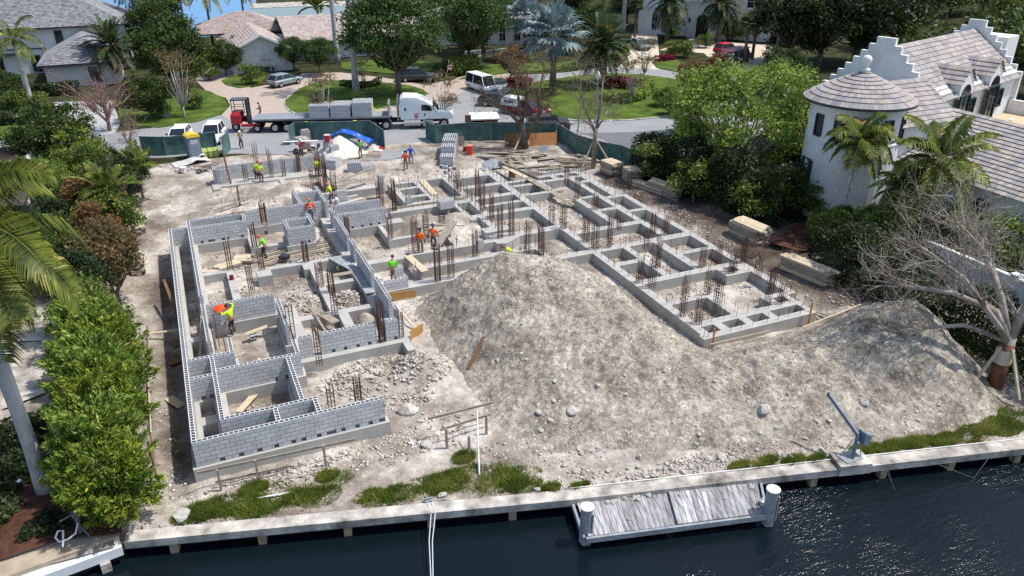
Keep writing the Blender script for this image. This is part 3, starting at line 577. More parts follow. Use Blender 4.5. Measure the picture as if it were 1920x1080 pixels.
CG = [(432, 505, 450), (491, 505, 462), (472, 544, 488), (478, 464, 415), (495, 416, 376), (574, 490, 450), (601, 537, 488), (622, 547, 505), (599, 682, 578), (628, 588, 540), (717, 640, 553), (752, 632, 578), (548, 632, 568), (622, 762, 722), (672, 750, 704),
 (1199, 529, 478), (1222, 538, 470), (1279, 592, 508), (1308, 606, 553), (1326, 550, 500), (1342, 590, 518), (1438, 572, 508), (1463, 568, 530), (1316, 500, 458), (1346, 493, 452), (1373, 510, 468), (1233, 500, 444), (1211, 467, 428), (1224, 437, 393), (1248, 440, 402), (1034, 420, 374), (1056, 428, 380), (1098, 453, 406), (1115, 466, 416), (1142, 463, 392), (1014, 487, 413), (989, 482, 412),
 (1082, 372, 322), (1116, 392, 360), (938, 446, 374), (959, 441, 363), (821, 527, 448), (846, 521, 443), (891, 480, 430), (716, 392, 333), (740, 395, 333), (779, 470, 394), (800, 455, 394), (829, 427, 394), (732, 448, 398), (857, 372, 318), (598, 345, 296), (612, 360, 300), (652, 440, 404), (462, 340, 306), (483, 318, 266), (510, 332, 273), (533, 330, 298), (561, 322, 286), (596, 320, 274), (606, 330, 285), (586, 350, 310), (628, 372, 318), (895, 368, 316), (905, 395, 330), (922, 410, 360), (1420, 520, 470), (1447, 545, 495), (1392, 492, 440), (710, 372, 340), (1160, 430, 398), (1062, 345, 305), (1180, 352, 318)]
BIG = {(599, 682, 578): .34, (717, 640, 553): .34}
lbl_c = ['slender', 'leaning', 'dense', 'open', 'short', 'tall']
for i, (px, py, yt) in enumerate(CG):
    P = at(px, py, 0); h = max(.5, min(2.6, top_to(P, yt)))
    o = cage_mesh(h, .26+.1*rr.random(), 3 if rr.random() < .7 else 4, .2, i).build('rebar_cage', M_rust, fix=False); o.location = (P.x, P.y, 0); o.rotation_euler.z = R(rr.choice((0, 0, 8, -6)))
    tag(o, 'rusty vertical rebar cage standing up from the concrete footings', 'rebar cage', 'rusty column cages of rebar over the footings')
# single dowels in the footings: the nearest hundred are parts of the casting, the rest one part
def dowel_spots():
    q = random.Random(9); S = []
    for r in RF:
        w, h = r[2]-r[0], r[3]-r[1]
        if max(w, h) < 1.2 or min(w, h) > 1.0: continue
        L = max(w, h); nn = int(L/.82)
        for j in range(nn+1):
            t = .2+j*(L-.4)/max(1, nn)+q.uniform(-.08, .08)
            S.append(((r[0]+t, (r[1]+r[3])/2+q.uniform(-.06, .06)) if w > h else ((r[0]+r[2])/2+q.uniform(-.06, .06), r[1]+t)))
    return S
S = sorted(dowel_spots(), key=lambda p: (p[0]-CAM_C.x)**2+(p[1]-CAM_C.y)**2)
dk = MB(); dk.tube([(0, 0, -.05), (.01, .005, .62)], .016, 4); d0 = dk.build('dowel', M_rust, f_right, fix=False)
for i, p in enumerate(S[:100]):
    o = d0 if i == 0 else d0.copy()
    if i: COL.objects.link(o)
    o.parent = f_right; o.location = (p[0], p[1], 0); o.scale = (1, 1, rr.uniform(.7, 1.25)); o.rotation_euler = (R(rr.uniform(-4, 4)), R(rr.uniform(-4, 4)), 0)
k = MB()
for p in S[100:]: k.tube([(p[0], p[1], -.05), (p[0]+rr.uniform(-.04, .04), p[1]+rr.uniform(-.04, .04), rr.uniform(.45, .85))], .017, 4)
for i in range(26):      # the thick fence of bars over the middle footings
    x = 21.7+rr.uniform(-.2, .4); y = 22.8+i*.33; k.tube([(x, y, 0), (x+rr.uniform(-.05, .05), y, rr.uniform(1.0, 1.7))], .016, 4)
tag(k.build('dowels', M_rust, f_right, fix=False), kind='stuff')
for i in range(9):
    x = 3.9+i*.93; k = MB(); k.tube([(x, 32.5-.28*i, -.3), (x+.03, 32.5-.28*i, .55)], .016, 4); k.build('dowel', M_rust, f_left, fix=False)
for (x, y, z) in [(1.52, 9.0, 0), (1.55, 9.6, 0), (1.6, 8.6, 0), (2.0, 8.0, 0), (1.75, 10.3, 0)]: k = MB(); k.tube([(x, y, -.3), (x, y, 1.7)], .018, 4); k.build('dowel', M_rust, f_left, fix=False)
# ---------------------------------------------------------------- fences
M_scr = mat('green_screen', lin(64, 96, 92), .85, .14, 1.2, 6, spec=.15, c2=lin(92, 122, 116))
M_galv = mat('galvanised', lin(150, 156, 158), .5, .1, 4, spec=.5, metal=.4)
def fence(pts, label, h=1.8, sag=.1):
    """chain-link fence dressed with green screen: one panel per bay, posts, top rail"""
    r = empty('screen_fence', (pts[0][0], pts[0][1], 0), 0, label, 'fence', 'green screened site fences'); o = Vector((pts[0][0], pts[0][1], 0))
    for i in range(len(pts)-1):
        a, b = Vector((*pts[i], gz(*pts[i]) if pts[i][0] < 42 else 0))-o, Vector((*pts[i+1], gz(*pts[i+1]) if pts[i+1][0] < 42 else 0))-o; L = (b-a).length; n = max(1, round(L/2.8)); q = random.Random(i+7)
        for j in range(n):
            p, s = a.lerp(b, j/n), a.lerp(b, (j+1)/n); k = MB(); nr = Vector((-(b-a).y, (b-a).x, 0)).normalized(); m = 8
            for u in range(m):
                w = lambda t, z: p.lerp(s, t)+nr*(.07*math.sin(t*math.pi)*math.sin(z*3+j)+.03*math.sin(t*9+j))+Vector((0, 0, z*h-.0))
                for v in range(4):
                    f = [w(u/m, v/4), w((u+1)/m, v/4), w((u+1)/m, (v+1)/4), w(u/m, (v+1)/4)]; k.add(f+[x+nr*.012 for x in f], [(0, 1, 2, 3), (7, 6, 5, 4)])
            k.build('screen_panel', M_scr, r, fix=False, smooth=True)
            k = MB(); k.tube([p+Vector((0, 0, -.3)), p+Vector((0, 0, h+.06))], .035, 6); k.build('post', M_galv, r)
            k = MB(); k.bar(p+Vector((0, 0, h)), s+Vector((0, 0, h)), .04); k.build('top_rail', M_galv, r)
        k = MB(); k.tube([b+Vector((0, 0, -.3)), b+Vector((0, 0, h+.06))], .035, 6); k.build('post', M_galv, r)
    return r
W = lambda px, py, z=0: at2(px, py, z)
fence([W(268, 291), W(312, 292), W(360, 288), W(408, 282)], 'sagging green screened fence behind the portable toilet')
fence([W(420, 294), W(433, 281)], 'open green screened gate leaf standing beside the stacked green bags', 1.85)
fence([W(544, 272), W(556, 262), W(620, 262), W(695, 259), W(722, 280)], 'U-shaped green screened fence around the white sand heap')
fence([W(799, 258), W(817, 270), W(880, 264), W(960, 262), W(1042, 264)], 'green screened fence behind the tall block stacks and the plywood shed')
fence([W(1044, 264), W(1080, 280), W(1125, 292), W(1165, 304), W(1205, 322)], 'green screened fence curving along the road behind the stake-propped tree')
# ---------------------------------------------------------------- vehicles
M_wpaint = mat('white_paint', lin(226, 232, 234), .3, .03, 1, spec=.5); M_spaint = mat('silver_paint', lin(150, 162, 168), .3, .04, 1, spec=.5, metal=.3); M_redp = mat('maroon_paint', lin(110, 22, 40), .3, .06, 1, spec=.5)
M_redm = mat('red_machine_paint', lin(176, 30, 48), .4, .08, 2, spec=.5); M_dpaint = mat('dark_paint', lin(58, 60, 64), .3, .05, 1, spec=.5); M_rim = mat('wheel_rim', lin(176, 178, 180), .4, .1, 4, spec=.5, metal=.5); M_lamp = mat('headlamp_glass', lin(225, 228, 230), .15, .03, 2, spec=.6); M_tail = mat('tail_lamp', lin(150, 20, 20), .2, .05, 2, spec=.5); M_deck = mat('trailer_deck', lin(134, 140, 146), .75, .16, 1.2, 6, spec=.3)
def wheel(parent, c, r, w, side, rim=.6):
    k = MB(); k.tube([(c[0], c[1]-w/2, c[2]), (c[0], c[1]-w/2+.03, c[2]), (c[0], c[1]+w/2-.03, c[2]), (c[0], c[1]+w/2, c[2])], [r*.9, r, r, r*.9], 18); o = k.build('wheel', M_black, parent)
    k = MB(); y = c[1]+side*(w/2+.004); k.tube([(c[0], y-side*.02, c[2]), (c[0], y+side*.012, c[2])], [r*rim, r*rim*.93], 14); k.build('rim', M_rim, o)
    return o
def loft(k, secs, mi=0, cap=True):
    n = len(secs[0]); vs = [p for s in secs for p in s]; fs = []
    for i in range(len(secs)-1):
        for j in range(n): fs.append((i*n+j, i*n+(j+1) % n, (i+1)*n+(j+1) % n, (i+1)*n+j))
    if cap: fs += [tuple(range(n-1, -1, -1)), tuple(range((len(secs)-1)*n, len(secs)*n))]
    k.add(vs, fs, mi)
def car(name, label, loc, rz, paint, L=4.7, Wd=1.85, H=1.6, kind='suv', roof=None):
    r = empty(name, loc, rz, label, 'car'); h = Wd/2; z0, z1 = .32, .98
    sec = lambda x, hw, zb, zt: [(x, -hw*.92, zb), (x, hw*.92, zb), (x, hw, zb+.18), (x, hw, zt-.16), (x, hw*.86, zt), (x, -hw*.86, zt), (x, -hw, zt-.16), (x, -hw, zb+.18)]
    k = MB(); loft(k, [sec(-L/2, h*.86, .42, .82 if kind != 'suv' else .95), sec(-L/2+.18, h*.97, z0, z1), sec(-L/4, h, z0, z1+.02), sec(L*.1, h, z0, z1+.02), sec(L*.2, h, z0, z1), sec(L*.42, h*.96, z0, .9), sec(L/2, h*.8, .4, .74)]); k.build('body', paint, r)
    a = {'suv': (-L*.47, -L*.36, L*.04, L*.23), 'pickup': (-L*.1, -L*.05, L*.12, L*.26), 'van': (-L*.48, -L*.45, L*.24, L*.38)}[kind]
    cs = lambda x, hw, z: [(x, -hw, z), (x, hw, z)]
    k = MB(); b0, b1, b2, b3 = a; w0, w1 = h*.88, h*.72; k.hexa([(b0, -w0, z1), (b3, -w0, z1), (b3, w0, z1), (b0, w0, z1), (b1, -w1, H-.06), (b2, -w1, H-.06), (b2, w1, H-.06), (b1, w1, H-.06)]); g = k.build('greenhouse', M_glass, r)
    k = MB(); k.hexa([(b1-.05, -w1-.02, H-.07), (b2+.05, -w1-.02, H-.07), (b2+.05, w1+.02, H-.07), (b1-.05, w1+.02, H-.07), (b1+.1, -w1+.08, H), (b2-.08, -w1+.08, H), (b2-.08, w1-.08, H), (b1+.1, w1-.08, H)])
    for s in (-1, 1):
        k.bar((b0, s*w0, z1), (b1, s*w1, H-.05), .07); k.bar((b3, s*w0, z1), (b2, s*w1, H-.05), .06); m = (b1+b2)/2; k.bar((m-.1, s*(w0+.01), z1), (m-.1, s*(w1+.01), H-.05), .08)
    k.build('roof', roof or paint, r)
    for sx in (-1, 1):
        for sy in (-1, 1): wheel(r, (sx*L*.3, sy*(h-.1), .36), .36, .24, sy)
    for s in (-1, 1):
        k = MB(); k.cbox((L/2-.1, s*h*.66, .72), (.16, .36, .14)); k.build('headlight', M_lamp, r)
        k = MB(); k.cbox((-L/2+.02, s*h*.72, .8), (.1, .3, .16)); k.build('tail_light', M_tail, r)
        k = MB(); k.cbox((b3-.15, s*(h+.08), z1+.1), (.14, .2, .14)); k.build('mirror', M_dpaint, r)
    k = MB(); k.cbox((L/2-.02, 0, .45), (.12, Wd*.8, .16)); k.build('bumper', M_dpaint, r); k = MB(); k.cbox((-L/2+.0, 0, .5), (.12, Wd*.84, .18)); k.build('bumper', M_dpaint, r)
    if kind == 'pickup':
        k = MB(); k.hexa([(-L*.49, -w0, z1), (-L*.11, -w0, z1), (-L*.11, w0, z1), (-L*.49, w0, z1), (-L*.47, -w1-.05, H+.06), (-L*.12, -w1-.05, H+.06), (-L*.12, w1+.05, H+.06), (-L*.47, w1+.05, H+.06)]); c = k.build('bed_cap', M_wpaint, r)
        for s in (-1, 1): k = MB(); k.cbox((-L*.3, s*(w0-.03), H*.8), (L*.2, .06, .25)); k.build('cap_window', M_glass, c)
    return r
def head(a, b): d = Vector(b)-Vector(a); return math.atan2(d.y, d.x)
p = at(535, 160); car('parked_car', 'silver crossover parked on the paved drive in front of the arched gable', p, head(at(512, 163), at(562, 152)), M_spaint)
p = at(336, 272); car('parked_car', 'white car mostly hidden behind the screened fence left of the yellow-topped toilet', (p.x+.2, p.y+.9, 0), R(-104), M_wpaint, 4.4, 1.75, 1.5)
p = at(398, 270); car('parked_car', 'white sport utility car with a roof rack behind the screened fence', (p.x+.25, p.y+1.0, 0), R(-106), M_wpaint, 4.5, 1.8, 1.75)
p = at(783, 152); car('parked_car', 'dark grey pickup shaded by the large oak', p, R(-15), M_dpaint, 5.4, 1.95, 1.8)
p = at(903, 170); car('parked_van', 'white van on the road behind the bare forked tree', p, R(-80), M_wpaint, 5.2, 2.0, 2.1, 'van')
p = at(935, 198); car('parked_car', 'dark car parked nose to tail behind the maroon pickup', p, R(-33), M_dpaint, 4.7, 1.85, 1.5)
p = at(985, 215); car('parked_pickup', 'maroon pickup with a white bed cap on the road by the island', p, head(at(930, 210), at(1035, 226)), M_redp, 5.6, 1.95, 1.75, 'pickup')
p = at(1028, 240); car('parked_car', 'dark car with a pale windscreen just behind the green fence', p, R(-20), M_dpaint, 4.5, 1.8, 1.45)
p = at(1200, 92); car('parked_car', 'grey car on the cream drive left of the mansion', p, R(-100), M_spaint, 4.7, 1.85, 1.6)
p = at(1362, 100); car('parked_car', 'red car parked before the mansion behind the flatbed', p, R(10), M_redm, 4.6, 1.85, 1.7)
# small flatbed with ladders by the mansion
p = at(1378, 118); fb = empty('work_truck', p, R(22), 'dark flatbed work truck with a grey rack beside the cabbage palms', 'truck')
k = MB(); k.box(-2.8, -1, .75, 1.2, 1, .95); k.box(1.25, -.95, .5, 3.0, .95, 1.25); k.build('body', M_dpaint, fb); k = MB(); k.hexa([(1.3, -.9, 1.25), (2.6, -.9, 1.25), (2.6, .9, 1.25), (1.3, .9, 1.25), (1.4, -.75, 2.0), (2.2, -.75, 2.0), (2.2, .75, 2.0), (1.4, .75, 2.0)]); k.build('cab_glass', M_glass, fb)
k = MB(); k.box(-2.8, -1.0, .96, -2.7, 1.0, 1.8); k.bar((-2.7, -.9, 2.1), (2.4, -.9, 2.1), .1); k.bar((-2.7, .9, 2.1), (2.4, .9, 2.1), .1); [k.bar((x, -.9, .95), (x, -.9, 2.1), .07) for x in (-2.6, -.8, 1.1)]; [k.bar((x, .9, .95), (x, .9, 2.1), .07) for x in (-2.6, -.8, 1.1)]; [k.bar((-2.6+i*.55, -.9, 2.12), (-2.6+i*.55, .9, 2.12), .16, .05) for i in range(10)]; k.build('rack', M_galv, fb)
for sx in (-1.8, 2.1):
    for sy in (-1, 1): wheel(fb, (sx, sy*.9, .4), .4, .26, sy)
# ---------------------------------------------------------------- truck with trailer, forklift and block cubes
tw0 = at(483, 250); tw1 = at(720, 244); ta = math.atan2(tw1.y-tw0.y, tw1.x-tw0.x); tn = Vector((-math.sin(ta), math.cos(ta), 0)); tp = tw0+tn*1.25
trl = empty('flatbed_trailer', tp, ta, 'long grey flatbed trailer carrying cubes of concrete blocks', 'trailer')
k = MB(); k.box(-.4, -1.28, 1.25, 13.5, 1.28, 1.42); k.build('deck', M_deck, trl)
k = MB(); k.box(-.4, -1.3, 1.12, 13.5, -1.24, 1.26); k.box(-.4, 1.24, 1.12, 13.5, 1.3, 1.26); k.box(-.3, -.5, .85, 13.2, -.35, 1.24); k.box(-.3, .35, .85, 13.2, .5, 1.24); k.build('side_rail', M_black, trl)
k = MB(); k.box(13.3, -1.2, 1.42, 13.45, 1.2, 2.7); k.bar((13.2, -1.1, 1.42), (12.6, -1.1, 1.45), .1); k.build('headboard', M_galv, trl)
for x in (1.8, 3.0):
    for s in (-1, 1): wheel(trl, (x, s*1.05, .5), .5, .5, s)
for s in (-1, 1): k = MB(); k.box(9.1, s*.9-.08, .2, 9.3, s*.9+.08, 1.2); k.box(9.0, s*.9-.15, .08, 9.4, s*.9+.15, .2); k.build('landing_leg', M_dpaint, trl)
k = MB(); k.box(4.4, -1.25, .6, 6.0, -.7, 1.1); k.build('tool_box', M_galv, trl)
for x in (5.0, 9.9): k = MB(); k.lathe((x, -1.32, 1.0), [(.05, -.12), (.2, -.1), (.2, .1), (.05, .12)], 10); k.build('strap_winch', mat('yellow_strap', lin(220, 210, 50), .7, .1, 4), trl)
trc = empty('semi_truck', tp+Vector((math.cos(ta)*14, math.sin(ta)*14, 0)), ta, 'white sleeper-cab truck tractor with a red door emblem', 'truck')
k = MB()
prof = [(.55, .95), (3.0, .95), (3.35, 1.0), (5.9, .95), (6.05, 1.25), (5.95, 1.7), (4.5, 1.85), (3.9, 2.5), (3.1, 2.95), (2.3, 3.3), (.9, 3.36), (.55, 3.1)]
k.ext([p for p in prof], 'y', -1.12, 1.12); cab = k.build('cab', M_wpaint, trc)
bm = bmesh.new(); bm.from_mesh(cab.data); bmesh.ops.bevel(bm, geom=bm.edges[:], offset=.13, segments=3, affect='EDGES', profile=.6); bm.to_mesh(cab.data); bm.free(); cab.data.polygons.foreach_set('use_smooth', [True]*len(cab.data.polygons))
for s in (-1, 1):
    k = MB(); k.ext([(2.75, 1.9), (3.85, 1.85), (3.72, 2.3), (3.3, 2.5), (2.75, 2.5)], 'y', s*1.115, s*1.14); k.build('side_window', M_glass, trc)
    k = MB(); k.box(1.0, s*1.115, 1.9, 1.18, s*1.14, 2.2); k.box(3.0, s*1.115, 1.35, 1.0+2.12, s*1.14, 1.6); k.build('vent', M_black, trc)
    k = MB(); k.tube([(.9, s*1.0, .62), (2.6, s*1.0, .62)], .34, 16); k.build('fuel_tank', M_rim, trc)
    k = MB(); k.box(2.85, s*.8, .35, 3.9, s*1.12, .92); k.box(2.85, s*1.0, .3, 3.9, s*1.2, .36); k.build('step', M_rim, trc)
    k = MB(); k.tube([(.3, s*.95, .9), (.3, s*.95, 3.2)], .09, 8); k.build('exhaust_stack', M_galv, trc)
    k = MB(); k.box(3.95, s*1.25, 2.0, 4.05, s*1.45, 2.7); k.bar((3.8, s*1.1, 2.3), (4.0, s*1.35, 2.3), .05); k.build('mirror', M_dpaint, trc)
    k = MB(); k.cbox((5.9, s*.85, 1.3), (.3, .3, .25)); k.build('headlight', M_lamp, trc)
    for x in (-2.2, -.95): wheel(trc, (x, s*1.0, .52), .52, .55, s)
    wheel(trc, (5.0, s*1.02, .52), .52, .32, s)
    k = MB(); k.tube([(-.95+.62*math.cos(a), s*1.0, .52+.62*math.sin(a)) for a in [R(x) for x in range(0, 100, 20)]], .05, 5); k.build('mud_guard', M_rim, trc)
k = MB(); k.hexa([(4.45, -1.0, 1.95), (3.95, -1.0, 2.5), (3.95, 1.0, 2.5), (4.45, 1.0, 1.95), (4.53, -1.0, 1.97), (4.0, -1.0, 2.55), (4.0, 1.0, 2.55), (4.53, 1.0, 1.97)]); k.build('windscreen', M_glass, trc)
k = MB(); k.box(-3.0, -.5, .6, 4.5, -.3, .9); k.box(-3.0, .3, .6, 4.5, .5, .9); k.box(-2.4, -.5, .9, -.7, .5, 1.1); k.build('chassis', M_black, trc)
k = MB()
q = random.Random(2)
for i in range(6): k.box(1.92+i*.1, -1.137, 1.5+.05*math.sin(i*.63), 1.99+i*.1, -1.125, 1.6+.05*math.sin(i*.63))
for i in range(4): k.box(2.0+i*.1, -1.137, 1.36, 2.07+i*.1, -1.125, 1.46)
k.box(2.0, -1.137, 1.22, 2.38, -1.125, 1.33); k.box(2.08, -1.137, 1.12, 2.3, -1.125, 1.2); k.build('door_emblem', mat('emblem_red', lin(190, 60, 58), .6, .05, 3), trc)
fk = empty('truck_forklift', tp+Vector((-1.25*math.cos(ta), -1.25*math.sin(ta), 0)), ta, 'red three-wheeled forklift hung on the tail of the flatbed trailer', 'forklift')
k = MB(); k.box(-1.3, -.9, .9, -.3, .9, 1.75); k.hexa([(-1.3, -.9, 1.75), (-.3, -.9, 1.75), (-.3, .9, 1.75), (-1.3, .9, 1.75), (-1.15, -.7, 2.05), (-.4, -.7, 2.05), (-.4, .7, 2.05), (-1.15, .7, 2.05)]); k.box(-.3, -1.1, .65, 1.5, -.8, .9); k.box(-.3, .8, .65, 1.5, 1.1, .9); k.build('body', M_redm, fk)
k = MB(); [k.box(.25, y, .6, .5, y+.18, 3.3) for y in (-.55, .37)]; k.box(.28, -.4, 2.9, .45, .4, 3.05); k.box(.28, -.4, 1.6, .45, .4, 1.75); k.build('mast', M_dpaint, fk)
k = MB(); k.box(-1.2, -.65, 3.2, .2, .65, 3.3); k.build('overhead_guard', M_dpaint, fk); k = MB(); [k.bar((x, y, 1.9), (x, y, 3.2), .07) for x in (-1.1, .1) for y in (-.55, .55)]; k.bar((-1.1, -.55, 2.6), (.1, -.55, 2.6), .05); k.bar((-1.1, .55, 2.6), (.1, .55, 2.6), .05); k.build('guard_posts', M_black, fk)
k = MB(); k.box(-.25, -.3, 1.0, .1, .3, 1.5); k.box(-.3, -.3, 1.5, -.2, .3, 2.1); k.build('seat', M_black, fk)
k = MB(); [k.box(.5, y, 1.0, 1.7, y+.12, 1.06) for y in (-.4, .28)]; k.build('fork', M_dpaint, fk)
wheel(fk, (1.25, -1.0, .45), .42, .3, -1, .55); wheel(fk, (1.25, 1.0, .45), .42, .3, 1, .55); wheel(fk, (-.95, -.55, .58), .42, .3, -1, .55)
def block_cube(name, nrow, L, h, label, loc, rz, cat='block stack', group=None, pallet=True):
    """stack of hollow blocks: rows side by side with their cores open at the top"""
    K = UMB()
    for r in range(nrow):
        w = wall_mesh(L, h); o = len(K.v); K.v += [(x, y+r*.203, z) for x, y, z in w.v]; K.f += [tuple(i+o for i in f) for f in w.f]; K.mi += w.mi; K.uv += w.uv
    o = K.build(name, [M_blk, M_blktop, M_core], fix=False, loc=loc, rz=rz); return tag(o, label, cat, group)
for i, (x, h, lab) in enumerate(((5.35, 1.22, 'cube of concrete blocks on the trailer behind the young tree'), (7.5, 1.22, 'middle cube of concrete blocks on the trailer'), (9.7, 1.42, 'tallest cube of concrete blocks on the trailer, nearest the cab'))):
    c = tp+Vector((math.cos(ta)*x, math.sin(ta)*x, 1.43))-tn*1.2; block_cube('block_cube', 11, 2.0, h, lab, c, ta, group='block cubes on the flatbed')
k = MB(); k.tube([(11.75, -1.0, 2.9), (11.85, -1.05, 2.3), (12.3, -1.1, 1.9), (12.45, -1.15, 1.5)], .05, 5); o = k.build('ratchet_strap', _M['yellow_strap'], loc=tp, rz=ta); tag(o, 'yellow strap trailing off the tallest block cube', 'strap')
# ---------------------------------------------------------------- things on the site
for i, (t, h, n, lab) in enumerate(((0, .82, 7, 'lower front block stack of the tall row beside the fence'), (1.25, 1.22, 7, 'second block stack of the tall row beside the fence'), (2.5, 1.42, 7, 'third block stack of the tall row beside the fence'), (3.75, 1.42, 7, 'rear block stack of the tall row touching the fence'))):
    a = Vector((*W(824, 306), .0)); b = Vector((*W(838, 268), .0)); d = (b-a).normalized(); c = a+d*t; block_cube('block_stack', n-1, 1.2, h, lab, (c.x+d.y*1.25, c.y-d.x*1.25+.0, gz(c.x, c.y)+.02), math.atan2(d.y, d.x), group='pallets of concrete blocks')
for (px, py, z, n, L, h, rz, lab) in ((680, 322, None, 4, 1.2, .61, .1, 'low block pallet standing alone on the dirt'), (630, 318, None, 5, 1.2, .82, .9, 'block pallet under loose boards beside the sand heap'), (652, 322, None, 4, 1.2, .82, -.3, 'block pallet leaning by the scattered laths'), (611, 292, None, 3, .8, 1.22, .1, 'block pallet carrying the red drum'), (622, 296, None, 3, .8, 1.0, .1, 'second block pallet beside the red drum'),
    (826, 394, .004, 4, 1.2, .61, .05, 'block pallet standing on the middle footings'), (634, 382, .0, 2, .8, 1.0, 0, 'block stack beside the crouching pale worker'), (897, 474, .004, 2, .4, .82, .05, 'small upright block pair on the footing behind the mound'), (722, 360, .004, 2, .6, 1.4, 1.57, 'narrow tall block pier among dense rusty cages'), (763, 384, .004, 2, .4, .61, 0, 'small block pier on the plank formwork'), (741, 520, .0, 2, .6, .61, .2, 'blocks beside the lime worker near the low wall')):
    x, y = W(px, py, 0); zz = z if z is not None else gz(x, y); block_cube('block_stack', n, L, h, lab, (x, y, zz), rz, group='pallets of concrete blocks')
def single_block(x, y, z, rz, lab, tilt=0, grp='loose concrete blocks'):
    o = wall_mesh(.4, .2, .2).build('concrete_block', [M_blk, M_blktop, M_core], fix=False, loc=(x, y, z)); o.rotation_euler = (tilt, 0, rz); tag(o, lab, 'block', grp)
q = random.Random(5)
for i in range(13):
    px, py = 822+q.uniform(0, 38), 307+q.uniform(0, 20); x, y = W(px, py, 0); single_block(x, y, gz(x, y)+.02, q.uniform(0, 6), 'loose concrete block tumbled before the tall block row', q.choice((0, 1.57, .5, 0)))
single_block(*W(1424, 949, -1), -.95, .3, 'lone concrete block lying on the dock deck', 1.57, 'dock clutter'); single_block(*W(545, 478), -.6, .1, 'lone block on the rubble floor beside the dark bundle', 0); single_block(*W(466, 618), -.55, .2, 'lone block near the worker with the orange bundle', 1.57); single_block(*W(978, 469), 0, .4, 'lone block on the footing beside the crouching lime worker', 0)
single_block(*W(402, 348), gz(*W(402, 348)), .1, 'block at the left end of the far wall', 0); single_block(*W(418, 343), gz(*W(418, 343))+.2, .1, 'block beside the left end of the far wall', 0)
# plywood shed
sx, sy = W(887, 263); sh = empty('plywood_shed', (sx, sy, gz(sx, sy)), R(-16), 'brown plywood site shed with a white edged flat roof and a half open front', 'shed')
k = MB(); k.box(0, 0, 0, .06, 2.4, 2.0); k.box(.06, 2.34, 0, 2.5, 2.4, 2.0); k.box(2.44, 0, 0, 2.5, 2.34, 2.0); k.build('wall', M_bwood, sh); k = MB(); k.box(1.15, -.03, 0, 2.5, .03, 1.85); k.build('door', mat('orange_plywood', lin(172, 122, 78), .8, .2, 2, 6), sh); k = MB(); k.box(-.15, -.25, 2.0, 2.7, 2.6, 2.12); k.build('roof', M_white, sh)
k = MB(); k.box(-.75, -.1, 0, -.15, -.02, 2.5); o = k.build('plank', M_bwood, loc=(sx, sy, gz(sx, sy)), rz=R(-16)); tag(o, 'tall brown board standing upright left of the plywood shed', 'board')
k = MB(); k.box(.6, 1.2, .0, 1.1, 1.6, .5); o = k.build('storage_crate', mat('blue_plastic', lin(40, 70, 140), .5, .1, 3), loc=(sx, sy, gz(sx, sy)), rz=R(-16)); tag(o, 'blue crate inside the plywood shed', 'crate')
# portable toilet
tx, ty = W(366, 295); to = empty('portable_toilet', (tx, ty, gz(tx, ty)), R(14), 'grey portable toilet with a curved yellow roof', 'toilet'); M_tg = mat('grey_plastic', lin(112, 122, 138), .5, .06, 3, spec=.4)
k = MB(); k.box(-.55, -.5, 0, .55, .55, 2.0); k.build('cabin', M_tg, to); d = MB(); d.box(-.4, -.54, .1, .4, -.5, 1.9); do = d.build('door', mat('door_plastic', lin(128, 138, 152), .5, .05, 3), to)
k = MB(); [k.box(-.32, -.56, .25+i*.22, .32, -.54, .32+i*.22) for i in range(5)]; k.build('door_rib', M_tg, do)
k = MB(); n_ = 8; pts = [(.62*math.cos(math.pi*i/n_), 2.0+.32*math.sin(math.pi*i/n_)) for i in range(n_+1)]; k.ext(pts, 'y', -.6, .62); k.build('roof', mat('yellow_plastic', lin(222, 190, 60), .5, .08, 2), to)
k = MB(); [k.box(-.3+i*.1, -.562, z, -.24+i*.1, -.542, z+.1) for z in (1.62, 1.44) for i in range(6)]; k.build('lettering', M_white, do)
# bags, wheelbarrow, mixer, sand, tarp, buckets
bx, by = W(395, 292); q = random.Random(3); M_bag = mat('green_bag', lin(158, 172, 84), .7, .15, 3, c2=lin(190, 200, 120))
for L in range(4):
    for i in range(3):
        for j in range(2):
            k = MB(); k.cbox((i*.5-.5+q.uniform(-.03, .03), j*.62-.3, .09+L*.16), (.48, .6, .17), q.uniform(-.05, .05)); o = k.build('cement_bag', M_bag, loc=(bx, by, gz(bx, by))); bm = bmesh.new(); bm.from_mesh(o.data); bmesh.ops.bevel(bm, geom=bm.edges[:], offset=.055, segments=2, affect='EDGES'); bm.to_mesh(bm and o.data); bm.free()
            tag(o, 'green-yellow cement bag in the stack beside the grey toilet', 'bag', 'stacked cement bags')
def cloth(name, x0, y0, x1, y1, zf, m, label, cat, n=26, seed=1, loc=None, rz=0, thick=.02):
    X, Y = np.meshgrid(np.linspace(x0, x1, n), np.linspace(y0, y1, n)); Z = zf(X, Y)+fbm(X, Y, seed, 4, 2.2)*.12; V = np.stack([X, Y, Z], -1).reshape(-1, 3); I = np.arange(n*n).reshape(n, n); F = np.stack([I[:-1, :-1], I[:-1, 1:], I[1:, 1:], I[1:, :-1]], -1).reshape(-1, 4)
    o = np_mesh(name, V, F, m, smooth=True); md = o.modifiers.new('thickness', 'SOLIDIFY'); md.thickness = thick; o.location = loc or (0, 0, 0); o.rotation_euler.z = rz; return tag(o, label, cat)
cloth('plastic_sheet', -.5, -.8, .5, .8, lambda X, Y: .45*np.exp(-(X*2.2-.7)**2), M_white, 'crumpled white plastic sheet beside the cement bags', 'sheet', 16, 4, (bx-1.0, by-.3, gz(bx, by)))
x, y = W(640, 285); pile = lambda r, h: (lambda X, Y: h*np.clip(1-np.sqrt(X**2+Y**2)/r, 0, 1)**.9-.12)
